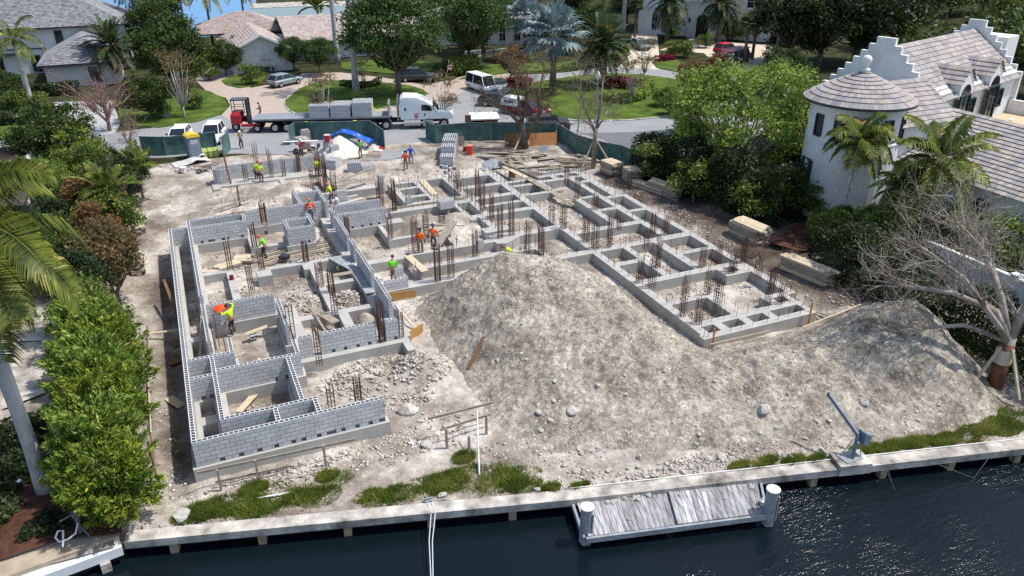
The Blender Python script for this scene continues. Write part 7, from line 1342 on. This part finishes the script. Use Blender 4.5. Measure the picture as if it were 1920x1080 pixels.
put(dead, 262, 322, 'dry leafless brush at the edge of the cleared dirt', 'shrub', first=True); put(dead, 240, 268, 'pinkish leafless brush in front of the bare pink tree', 'shrub', 1.5, 2)
put(dead, 0, 0, 'dark tangle of dug-up roots right of the foundation', 'roots', .8, 1, world=(36.2, 6.2, -.35)); put(dead, 0, 0, 'second tangle of dug-up roots between the two long lumber piles', 'roots', .7, 3, world=(35.6, 8.6, -.35))
areca = feather('areca_palm', 2.0, 2.1, 12, L_palm, M_bark, 3, .08, .7, .42, 26, updir=(1.4, .15), hang=.2)
put(areca, 0, 0, 'small upright feather palm among the boundary trees', 'palm', 1.2, 0, first=True, world=(-3.3, 27.6, 1.2)); put(areca, 0, 0, 'little yellow-green palm beside the dirt yard', 'palm', 1.0, 1.5, world=(-1.6, 35.5, .8))
put(areca, 1490, 300, 'feathery palm left of the round tower', 'palm', 2.0, .7); put(areca, 1462, 262, 'feathery palm beside the bright green tree', 'palm', 1.8, 2.7); put(areca, 600, 62, 'bushy feather palm behind the long roof', 'palm', 2.2, 1.7)
# --- royal palm in front
rp = feather('royal_palm', 10.2, 4.5, 24, leafmat('royal_leaf', lin(54, 70, 26), lin(116, 126, 48), lin(182, 172, 100)), M_royal, 11, .27, 1.15, 1.2, 85, .9, (-.3, .3), .05, 1.0, (1.1, -.9)); rp.location = (-5.73, 1.64, -.55); tag(rp, 'tall royal palm in the left foreground with drooping fronds and a grey trunk', 'palm')
# --- palms of the street
rs = feather('royal_palm', 7.6, 3.4, 14, L_palm, M_royal, 13, .3, 1.2, .7, 34, .8, (0, 0), .06, 1.1)
put(rs, 65, 218, 'royal palm before the grey roofed house at the left edge', 'palm', first=True)
tall = feather('royal_palm', 15.5, 3.6, 14, L_palm, M_royal, 14, .34, 1.2, .7, 30, .9, (0, 0), .06, 1.1)
put(tall, 668, 172, 'tall royal palm trunk rising from the lawn behind the truck', 'palm', first=True); put(tall, 633, 118, 'tall royal palm trunk against the long tiled roof', 'palm', 1.0, 2); put(tall, 1168, 62, 'pale royal palm trunk left of the mansion', 'palm', 1.1, 1)
px_ = feather('phoenix_palm', 4.6, 4.1, 52, L_palmd, M_bark, 17, .4, .7, .6, 40, updir=(1.45, -.8), wid=.075, hang=.15)
put(px_, 222, 152, 'full round date palm with orange skirts before the grey roofed house', 'palm', first=True); put(px_, 1130, 160, 'date palm in the grassy island of the turning circle', 'palm', 1.1, 1, szx=1.15)
put(px_, 1250, 78, 'left of two date palms framing the mansion door', 'palm', 1.35, 2, szx=1.0); put(px_, 1345, 80, 'right of two date palms framing the mansion door', 'palm', 1.35, 3, szx=1.0)
coco = feather('coconut_palm', 8.5, 4.2, 20, leafmat('coconut_leaf', lin(88, 88, 36), lin(146, 138, 56), lin(186, 170, 96)), M_bark, 19, .2, .9, .6, 34)
put(coco, 400, 86, 'yellowish coconut palm behind the arched house', 'palm', 1.0, 0, first=True); put(coco, 350, 70, 'yellowish coconut palm left of the arched house roof', 'palm', .95, 2); put(coco, 462, 62, 'yellowish coconut palm above the tiled hip roof', 'palm', .9, 4); put(coco, 712, 40, 'coconut palm by the far canal', 'palm', 1, 1)
dpalm = feather('royal_palm', 9.5, 4.2, 18, L_palmd, M_bark, 23, .26, 1.1, .8, 34, .8); put(dpalm, 268, 100, 'dark feather palm between the grey roof and the blue bay', 'palm', .95, 0, first=True)
bis = fanpalm('silver_palm', 4.6, 1.5, 30, L_silver, M_bark, 5, .26, 1.7)
put(bis, 1036, 176, 'silver fan palm on the grassy island', 'palm', 1.5, 0, first=True); put(bis, 985, 112, 'silver fan palm behind the bare tree', 'palm', 1.25, 1); put(bis, 955, 76, 'silver fan palm farthest left by the white railing', 'palm', 1.15, 2)
sab = fanpalm('cabbage_palm', 5.4, 1.0, 44, L_palmd, M_bark, 6, .22, .9, 12); put(sab, 1395, 118, 'cabbage palm beside the red jeep', 'palm', 1.05, 0, first=True); put(sab, 1410, 112, 'second cabbage palm beside the red jeep', 'palm', 1.0, 1); put(sab, 1452, 122, 'cabbage palm before the dark trees', 'palm', 1.1, 2); put(sab, 1190, 70, 'cabbage palm left of the mansion', 'palm', 1, 3)
p1 = feather('slender_palm', 6.6, 2.7, 17, L_palm, M_barkl, 31, .11, 1.0, .75, 44, .4, (.9, .5), .07, .8); put(p1, 0, 0, 'slender palm leaning against the round white tower', 'palm', 1, 0, first=True, world=(42.6, 8.3, -.2))
p2 = feather('coconut_palm', 6.2, 3.8, 18, L_palm, M_bark, 37, .16, .8, .85, 50, .4, (.4, .6), .08, .7); put(p2, 0, 0, 'big frond palm in front of the lower tiled roof', 'palm', 1, 0, first=True, world=(45.2, 3.6, -.2)); put(p2, 0, 0, 'low bushy palm at the foot of the tower wing', 'palm', .62, 2, world=(44.6, 5.0, .3))
# --- street and garden trees
oak = broad('oak_tree', 11.5, 6.2, 4.9, 54, 1.6, 18000, .36, leafmat('leaf_oak', lin(32, 52, 26), lin(84, 110, 52), lin(120, 140, 76)), M_bark, 81, .3, .5, 1, th=.4, bot=-.8)
put(oak, 748, 178, 'large green oak on the lawn behind the white truck', first=True, sc=1.12); put(oak, 880, 128, 'dark spreading oak left of the silver palms', 'tree', 1.0, 2); put(oak, 935, 60, 'tall oak behind the white railings', 'tree', 1.05, 4); put(oak, 600, 140, 'small dense tree before the long tiled roof', 'tree', .46, 1); put(oak, 552, 132, 'dense tree beside the arched white gable', 'tree', .42, 3)
put(oak, 1130, 20, 'tree mass left of the mansion', 'tree', 1, 3); put(oak, 1080, 40, 'leafy tree behind the silver fan palms', 'tree', .9, 5); put(oak, 812, 60, 'tall oak behind the one on the lawn', 'tree', 1.05, 1); put(oak, 1175, 45, 'dark tree between royal trunk and mansion', 'tree', .7, 1)
big = broad('shade_tree', 10.0, 5.6, 4.6, 44, 1.4, 13000, .36, leafmat('leaf_shade', lin(26, 42, 20), lin(76, 96, 38), lin(138, 156, 66)), M_bark, 82, .3, .55, 1, bot=-.95)
put(big, 335, 172, 'big dense shade tree right of the date palm', first=True, sc=.95); put(big, 425, 142, 'bronze-tinted tree beside the arched house', 'tree', .5, 2); put(big, 285, 224, 'dense dark shrub tree on the left lawn', 'tree', .5, 3); put(big, 306, 120, 'tall dark tree before the blue bay', 'tree', .95, 5); put(big, 255, 200, 'dark rounded shrub behind the pink bare tree', 'shrub', .33, 4)
DT = [(1478, 120, 1.25, 'dark tree left of the wood behind the tower'), (1535, 122, 1.3, 'dark tall tree directly behind the tower roof'), (1600, 118, 1.35, 'dark tree behind the near stepped gable'), (1668, 92, 1.1, 'dark tree behind the tiled ridge'), (1440, 60, 1.2, 'tall dark tree right of the mansion'), (1510, 60, 1.3, 'tall dark tree at the top edge right of the mansion'), (1590, 55, 1.3, 'tall dark tree at the top edge behind the tower'), (1650, 40, 1.2, 'olive tree at the top edge above the stepped gable')]
dk_ = broad('dark_tree', 10.5, 5.6, 4.8, 40, 1.5, 10000, .42, L_dark, M_bark, 83, .3, .6, 1, bot=-.95)
for i, (px, py, s, lab) in enumerate(DT): put(dk_, px, py, lab, 'tree', s, i*1.3, first=(i == 0), group='dark trees behind the tower house')
fm = broad('far_tree', 9, 5.2, 4.0, 34, 1.4, 7000, .46, L_mid, M_bark, 84, .28, .6, 1, bot=-.95)
FTs = [(1720, 40, 1.1), (1780, 30, 1.2), (1840, 25, 1.1), (1900, 60, 1.2), (1760, 0, 1.3), (1850, -10, 1.3), (1930, 10, 1.3), (1690, -12, 1.2), (1600, -10, 1.2), (1500, -8, 1.2), (1420, 0, 1.1), (1930, 120, 1.0), (1960, 190, 1.1)]
for i, (px, py, s) in enumerate(FTs):
    put(fm, px, py, ['green tree behind the ridge of the tower house', 'green tree above the far stepped gable', 'broad tree right of the far stepped gable', 'tree at the right edge beyond the tower house', 'tree at the top edge right of centre', 'rounded tree in the top right corner', 'tree in the far top right corner', 'tree at the top edge behind the olive one', 'tree at the top edge behind the dark wood', 'tree at the top edge beside the dark wood', 'tree at the top edge right of the mansion roof', 'tree at the right edge beside the terrace', 'tree at the right edge beyond the terrace wall'][i], 'tree', s, i, first=(i == 0), group='trees along the far right skyline')
ol = broad('olive_tree', 6.5, 3.6, 2.6, 24, 1.1, 6000, .32, L_brown, M_bark, 85, .2, .6, 1); put(ol, 1705, 62, 'rusty brown tree left of the tiled ridge', first=True); put(ol, 958, 152, 'yellowish tree beside the white van', 'tree', .7, 1); put(ol, 1300, 190, 'orange-tinged tree on the right of the island', 'tree', .72, 2); put(ol, 1345, 152, 'flat yellow umbrella tree before the jeep', 'tree', .55, 3)
brt = broad('bright_tree', 8.4, 5.4, 4.4, 60, 1.15, 26000, .23, L_bright, M_barkl, 86, .22, .5, 4, th=.22, bot=-.95); put(brt, 1372, 332, 'large bright green tree with pale forked trunks right of the foundation', first=True, sc=1.3); put(brt, 1478, 215, 'upright bright tree left of the tower roof', 'tree', .62, 2); put(brt, 1290, 250, 'small bright tree at the road bend', 'tree', .42, 4)
thin = broad('young_tree', 6.4, 2.2, 2.5, 20, .75, 1500, .2, L_olive, M_barkl, 87, .09, .5, 1, th=.25, bot=-.9)
put(thin, 610, 236, 'thin young tree in front of the blocks on the trailer', first=True, sc=.95); put(thin, 832, 236, 'thin young tree in front of the truck bonnet', 'tree', .95, 2); put(thin, 347, 221, 'airy young tree on the left lawn', 'tree', 1.25, 4)
put(thin, 1207, 150, 'slim young tree on the far side of the island', 'tree', .95, 1); put(thin, 1182, 195, 'slim young tree at the right of the island', 'tree', .9, 3); put(thin, 684, 165, 'little tree in the dark clipped hedge ring', 'tree', .6, 5); put(thin, 1085, 128, 'thin pale tree at the back of the island', 'tree', .8, 2)
# --- bare trees
pk = branchy('bare_tree', [([(0, 0, -.3), (.1, 0, 1.0), (.9, .3, 2.4)], [.16, .14, .09], 7, 2.2), ([(.05, 0, .8), (-.9, .2, 2.0)], [.13, .08], 7, 2.2), ([(.1, 0, 1.0), (.1, -.8, 2.6)], [.12, .08], 7, 2.2), ([(.1, 0, 1.0), (-.2, .7, 2.9)], [.12, .07], 7, 2.2)], M_barkp, 3, L_pink, .1, 7, 700)
put(pk, 205, 246, 'bare pinkish spreading tree on the left drive', first=True, sc=1.25)
b1 = branchy('bare_tree', [([(0, 0, -.3), (-.1, 0, 1.4), (-.3, .2, 2.4)], [.36, .3, .26], 0, 1), ([(-.3, .2, 2.2), (-1.6, .4, 3.6), (-3.2, .6, 4.3)], [.22, .16, .08], 9, 2.2), ([(-.3, .2, 2.3), (-.6, .2, 4.4), (-1.0, 0, 6.6)], [.2, .14, .07], 9, 2.2), ([(0, 0, .8), (.6, -.2, 2.2), (1.4, -.3, 3.2)], [.26, .22, .16], 4, 1.5), ([(1.4, -.3, 3.2), (1.3, 0, 5), (1.9, .2, 7.0)], [.15, .11, .06], 9, 2.2), ([(-.3, .2, 2.4), (.3, .3, 4.6), (.4, .4, 7.2)], [.17, .12, .06], 8, 2.2)], M_bark, 3, L_olive, .14, 9, 3200)
put(b1, 985, 278, 'big bare forked tree beside the plywood shed', first=True, sc=1.0)
b2_ = branchy('bare_tree', [([(0, 0, -.3), (0, 0, 2.2), (.1, 0, 3.2)], [.24, .2, .18], 0, 1), ([(.1, 0, 3.0), (.5, .1, 5.2), (.6, .1, 7.6)], [.15, .1, .05], 9, 2.0), ([(.0, 0, 2.8), (-1.0, .3, 5.0), (-1.6, .4, 6.8)], [.14, .09, .05], 9, 2.2), ([(-.2, 0, 3.4), (-1.8, -.3, 4.4), (-2.0, -.3, 2.6)], [.1, .08, .04], 8, 1.6), ([(.1, 0, 3.0), (1.3, .2, 4.6)], [.09, .05], 7, 1.6)], mat('bark_mid', lin(136, 126, 116), .9, .2, 2.0, 7, spec=.1), 3, L_olive, .13, 12, 1700)
put(b2_, 1113, 306, 'pale bare tree propped by two wooden stakes beside the green fence', first=True)
gm = branchy('gumbo_tree', [([(0, 0, -.4), (0, 0, 1.4), (.05, 0, 2.6)], [.34, .3, .3], 0, 1), ([(0, 0, 2.3), (-.7, .6, 3.9), (-2.4, 1.8, 4.7), (-4.2, 3.4, 4.7)], [.25, .18, .12, .06], 17, 2.3), ([(0, 0, 2.4), (-.1, .9, 4.4), (-.3, 2.2, 6.3), (-.5, 3.6, 7.2)], [.22, .16, .11, .05], 17, 2.3), ([(.05, 0, 2.5), (.8, .2, 3.8), (1.8, .3, 5.4)], [.24, .18, .08], 10, 2.0), ([(0, 0, 2.4), (-1.3, .2, 3.8), (-2.4, 1.4, 5.6), (-3.0, 4.0, 6.6)], [.2, .14, .09, .05], 17, 2.4), ([(0, 0, 2.4), (-1.8, 1.2, 3.1), (-3.6, 2.2, 2.8), (-5.0, 2.8, 3.2)], [.15, .11, .08, .04], 14, 1.9), ([(-.1, .9, 4.4), (.9, 2.6, 5.6), (1.2, 4.4, 6.4)], [.14, .1, .05], 12, 2.2), ([(-.7, .6, 3.9), (-1.0, 2.6, 4.6), (-1.6, 4.6, 4.8)], [.14, .1, .05], 12, 2.2)], mat('bark_silver_red', lin(120, 104, 94), .85, .2, .9, 7, spec=.2, c2=lin(186, 176, 166)), 3, L_lime, .12, 21, 700)
put(gm, 0, 0, 'bare red-barked tree with a wrapped trunk at the right end of the mound', first=True, world=(36.7, -8.35, -.55))
k = MB(); k.tube([(0, 0, -.4), (0, 0, .6), (0, 0, 2.3)], [.42, .36, .34], 12); k.build('trunk_base', mat('red_bark', lin(104, 62, 48), .85, .3, 2.2, 7, spec=.2, c2=lin(138, 94, 76)), gm, fix=False, smooth=True)
w = MB(); w.cyl((0, 0, 1.25), .4, .75, 14, .39); wr = w.build('trunk_wrap', mat('burlap', lin(196, 186, 164), .95, .12, 6), gm, smooth=False)
# --- hedges, shrubs, beds
def PL(pts, z=0): return [at2(*p, z) for p in pts]
hedge_mesh('hedge', [(38.8, 27.5), (39.5, 22), (40.3, 16), (41.2, 11.5)], 3.0, 3.9, 26000, .24, L_dark, 3, -.4, label='tall dark hedge under the bright green tree along the right boundary', wob=.5)
hedge_mesh('hedge', [(41.2, 9.3), (42.6, 6.0), (41.4, 3.0)], 2.6, 3.0, 15000, .2, L_mid, 4, -.5, label='leafy green hedge at the foot of the round tower', wob=.7)
hedge_mesh('hedge', [(39.0, 6.0), (38.9, 2.0), (39.1, -2.0), (39.3, -6), (39.6, -11), (40, -15)], 2.8, 3.0, 34000, .2, L_dark, 5, -.5, label='dark hedge behind the bare red-barked tree', wob=.5)
hedge_mesh('hedge', PL([(12, 182), (150, 176)]), 1.6, 1.5, 3000, .3, L_dark, 6, 0, label='dark clipped hedge before the grey roofed house')
hedge_mesh('hedge', PL([(0, 232), (70, 232), (130, 236)]), 1.4, .9, 2500, .28, L_dark, 7, 0, label='low hedge at the left edge of the street lawn')
hedge_mesh('hedge', PL([(640, 161), (672, 166), (700, 163), (712, 158)]), .9, .7, 2500, .22, L_dark, 8, .1, label='dark clipped hedge ring around the royal palm base')
hedge_mesh('hedge', PL([(838, 142), (890, 134)]), 2.6, 2.2, 4500, .3, L_mid, 9, 0, label='tall clipped hedge below the white railing')
hedge_mesh('hedge', PL([(1132, 186), (1165, 193), (1195, 187), (1212, 172), (1208, 160)]), 2.0, .9, 7000, .24, L_bright, 10, .1, label='crescent green hedge on the island')
hedge_mesh('flower_bed', PL([(1140, 160), (1165, 165), (1186, 166)]), 2.4, .95, 3200, .3, L_red, 11, .3, label='red-leaved plants inside the crescent hedge', cat='plant bed')
hedge_mesh('flower_bed', PL([(962, 166), (985, 160)]), 2.2, 1.1, 2000, .3, L_red, 12, .1, label='red crotons beside the white van', cat='plant bed')
hedge_mesh('flower_bed', PL([(1232, 116), (1262, 112)]), 1.2, .7, 1200, .26, leafmat('magenta_leaf', lin(110, 20, 50), lin(150, 40, 70)), 13, .1, label='magenta flowers at the corner of the mansion drive', cat='plant bed')
hedge_mesh('hedge', PL([(640, 105), (760, 98)]), 1.2, .9, 2500, .26, L_dark, 14, 0, label='low hedge with pale flowers under the long house wall')
hedge_mesh('hedge', PL([(460, 138), (548, 128)]), 1.0, .8, 2000, .24, L_dark, 15, 0, label='low dark hedge under the arched gable')
hedge_mesh('hedge', PL([(1060, 132), (1100, 128), (1158, 116), (1172, 92)]), 1.8, 1.0, 4000, .28, L_mid, 16, 0, label='loose green hedge left of the mansion drive')
bl = broad('round_shrub', 2.6, 1.5, 1.25, 16, .7, 3500, .2, L_mid, M_bark, 90, .08, .5, 2, bot=-1)
BS = [(1258, 106, .95, 'left of two clipped round topiaries by the mansion'), (1283, 108, 1.0, 'right of two clipped round topiaries by the mansion'), (1322, 90, .9, 'round shrub by the mansion path'), (1262, 72, 1.3, 'dark shrub left of the mansion door'), (1372, 76, 1.4, 'dark shrub right of the mansion door'), (1400, 74, 1.2, 'shrub at the right of the mansion front'), (470, 158, 1.05, 'bright green ball shrub before the arched gable'), (488, 128, 1.15, 'purple flowering shrub beside the arched gable'), (34, 222, 1.3, 'leafy shrub at the left edge before the house'), (75, 224, 1.1, 'leafy shrub behind the palm trunk at the left'), (122, 232, .75, 'bronze shrub beside the grey drive'), (97, 220, .55, 'small yellow-green shrub beside the grey drive'), (395, 150, .9, 'shrub below the bronze tree'), (1000, 205, .6, 'yellow-green shrub in front of the red pickup'), (970, 196, .7, 'green shrub behind the red pickup'), (1245, 200, .9, 'shrub at the right end of the island'), (1262, 216, 1.0, 'shrub at the road bend'), (640, 62, 1.1, 'shrub behind the long tiled roof'), (905, 155, .6, 'shrub left of the white van'), (300, 222, .8, 'low dark shrub on the left lawn'), (366, 205, .8, 'dark rounded shrub on the left lawn by the drive')]
for i, (px, py, s, lab) in enumerate(BS):
    o = put(bl, px, py, lab, 'shrub', s, i, first=(i == 0))
for c in (L_red,): pass
for i, (px, py, sc_, src, lab) in enumerate([(905, 96, 1.0, oak, 'oak beside the gate gap in the white railing'), (980, 40, 1.15, oak, 'tall oak at the top edge left of the silver palms'), (1050, 18, 1.1, oak, 'tall oak at the top edge behind the silver palms'), (845, 30, 1.0, oak, 'oak at the top edge behind the white house'), (760, 70, .9, oak, 'oak behind the long roof at the right'), (1195, 20, 1.1, oak, 'oak at the top edge beside the mansion'),
    (300, 60, .9, big, 'dark tree at the top edge behind the grey roof'), (505, 100, .38, big, 'dark shrub tree left of the arched gable'), (455, 118, .42, big, 'bronze shrub tree at the corner of the arched house'), (20, 196, .42, big, 'shady shrub tree under the palm at the left edge'), (1075, 100, .5, big, 'small leafy tree behind the island palms'), (1105, 82, .7, big, 'leafy tree left of the cream drive'), (1010, 92, .55, big, 'small tree between the silver palms'), (1462, 175, .6, big, 'leafy tree between the jeep drive and the tower'), (1420, 182, .5, brt, 'bright bushy tree at the end of the mansion drive')]): put(src, px, py, lab, 'tree', sc_, i*1.7)
for i, (x, y, s_, src, lab) in enumerate([(-9.0, 37.0, .6, brt, 'green bushy tree under the slatted canopy'), (-7.8, 44.8, .7, big, 'dense bushy tree at the street corner on the left'), (-5.4, 34.2, .52, brt, 'mid green tree among the boundary trees'), (-2.6, 39.6, .42, big, 'bronze bushy tree at the head of the dirt yard'), (-6.6, 22.0, .5, big, 'dense tree behind the royal palm fronds')]): put(src, 0, 0, lab, 'tree', s_, i*1.1, world=(x, y, -.4))
for i, (px, py, s_, lab) in enumerate([(1225, 335, 1.3, 'dark shrub at the right end of the green fence'), (1300, 372, 1.25, 'dark shrub at the foot of the bright tree'), (1420, 408, 1.35, 'dark shrub left of the tower foot'), (1500, 402, 1.2, 'dark shrub against the tower foot'), (1330, 300, 1.2, 'green shrub behind the hedge by the road bend'), (1470, 330, 1.2, 'green shrub under the feather palms'), (1750, 470, 1.3, 'leafy shrub in front of the wing wall'), (1830, 440, 1.4, 'yellow-leaved shrub at the wing wall'), (1880, 520, 1.5, 'leafy shrub at the right edge behind the bare tree'), (1700, 455, 1.2, 'leafy shrub by the slender palm')]): put(bl, px, py, lab, 'shrub', s_, i*1.3)
# --- the wood beyond the houses: one mass nobody could count
gw = np.random.default_rng(44); cl = []
for i in range(620):
    x, y = gw.uniform(70, 330), gw.uniform(40, 330)
    if y < 92 and x < 122: continue
    if x < 108 and y < 112: continue
    if y > 105+x*1.6: continue
    cl.append((x, y, gw.uniform(2.5, 7.0), gw.uniform(3.0, 5.5)))
for i in range(260):
    x, y = gw.uniform(66, 150), gw.uniform(-30, 60)
    if x < 96 and y > -2: continue
    if x < 78: continue
    cl.append((x, y, gw.uniform(2.0, 5.5), gw.uniform(2.5, 4.2)))
P = crown_pts(gw, cl, 210000, -.3); P[:, 2] = np.maximum(P[:, 2], .2); V = quads(P, .62, gw, .65)
tag(np_mesh('woodland', V, np.arange(len(V)).reshape(-1, 4), leafmat('leaf_wood', lin(34, 48, 26), lin(84, 102, 46), lin(140, 148, 70))), 'mass of garden trees beyond the houses in the top right', 'woodland', kind='stuff')
# --- grass by the seawall
def grass_patch(name, pts, n, h, seed, label, lm):
    g = np.random.default_rng(seed); C = np.array(pts, float); k = g.integers(0, len(C), n); r = np.sqrt(g.uniform(0, 1, n))*C[k, 2]; a = g.uniform(0, 6.283, n); x = C[k, 0]+np.cos(a)*r; y = C[k, 1]+np.sin(a)*r*C[k, 3]
    ok = (y > ysw(x)+.55); x, y = x[ok], y[ok]; tz = fbm(x, y, seed, 4, 1.1); ok = tz > -.1-.75*g.uniform(0, 1, len(x))**3; x, y, tz = x[ok], y[ok], tz[ok]
    z = np.array([mz(a_, b_) for a_, b_ in zip(x, y)]); m_ = len(x); hh = h*g.uniform(.5, 1.3, m_)*(1+tz)
    th = g.uniform(0, 6.283, m_); d = np.c_[np.cos(th), np.sin(th)]; ln = g.normal(size=(m_, 2))*.45*hh[:, None]; w_ = .018
    V = np.stack([np.c_[x-d[:, 0]*w_, y-d[:, 1]*w_, z-.02], np.c_[x+d[:, 0]*w_, y+d[:, 1]*w_, z-.02], np.c_[x+ln[:, 0], y+ln[:, 1], z+hh]], 1).reshape(-1, 3)
    o = np_mesh(name, V, np.arange(len(V)).reshape(-1, 3), lm); tag(o, label, 'grass', kind='stuff'); return o
L_blade = leafmat('grass_blade', lin(78, 98, 38), lin(134, 146, 62), lin(190, 176, 106))
GP = [(2.8, -2.2, 3.2, .26), (9.0, -4.0, 3.2, .22), (11.6, -4.9, 1.8, .4), (.4, -1.9, 1.4, .4), (-.2, -2.0, 1.0, .5), (1.0, -2.0, 1.1, .55), (2.2, -2.5, 1.2, .5), (3.4, -2.8, 1.1, .55), (4.4, -2.9, .9, .6), (2.0, -1.4, .6, .5), (4.9, -1.9, .5, .6), (6.2, -3.6, .7, .45), (7.4, -3.9, .9, .5), (8.5, -4.0, 1.0, .7), (9.5, -4.1, 1.0, .8), (10.5, -4.3, 1.1, .8), (11.4, -4.8, 1.0, .8), (12.3, -5.5, .8, .7), (13.1, -6.2, .5, .5), (10.6, -2.9, .5, .8), (14.4, -6.5, .4, .4), (17.2, -7.4, .4, .4), (21.2, -8.1, .5, .4), (22.3, -8.4, .7, .35), (23.6, -8.8, .6, .4), (24.6, -9.1, .4, .4), (27.1, -9.4, .8, .5), (28.2, -9.8, .8, .4), (29.6, -10.0, 1.0, .4), (31, -10.4, 1.0, .4), (32.5, -10.6, 1.2, .5), (34.2, -10.7, 1.2, .6), (35.8, -10.6, 1.2, .8), (37.5, -11, 1.4, .8)]
grass_patch('grass', GP, 95000, .17, 3, 'rough green grass along the seawall', L_blade)
gc = np.random.default_rng(8); n_ = 24000; x = gc.uniform(-13, -4.0, n_); y = gc.uniform(-2.2, 7.5, n_); ok = fbm(x, y, 33, 3, .5) > -.15; ok &= (np.hypot(x+5.73, y-1.64) > 1.0) & (y > -1.35+.25*np.clip(x+7, -9, 0)*-1*0); x, y = x[ok], y[ok]
V = quads(np.c_[x, y, -.36+gc.uniform(0, .22, len(x))], .2, gc, .55); tag(np_mesh('ground_cover', V, np.arange(len(V)).reshape(-1, 4), L_dark), 'dark green creeping ground cover around the royal palm', 'ground cover', kind='stuff')
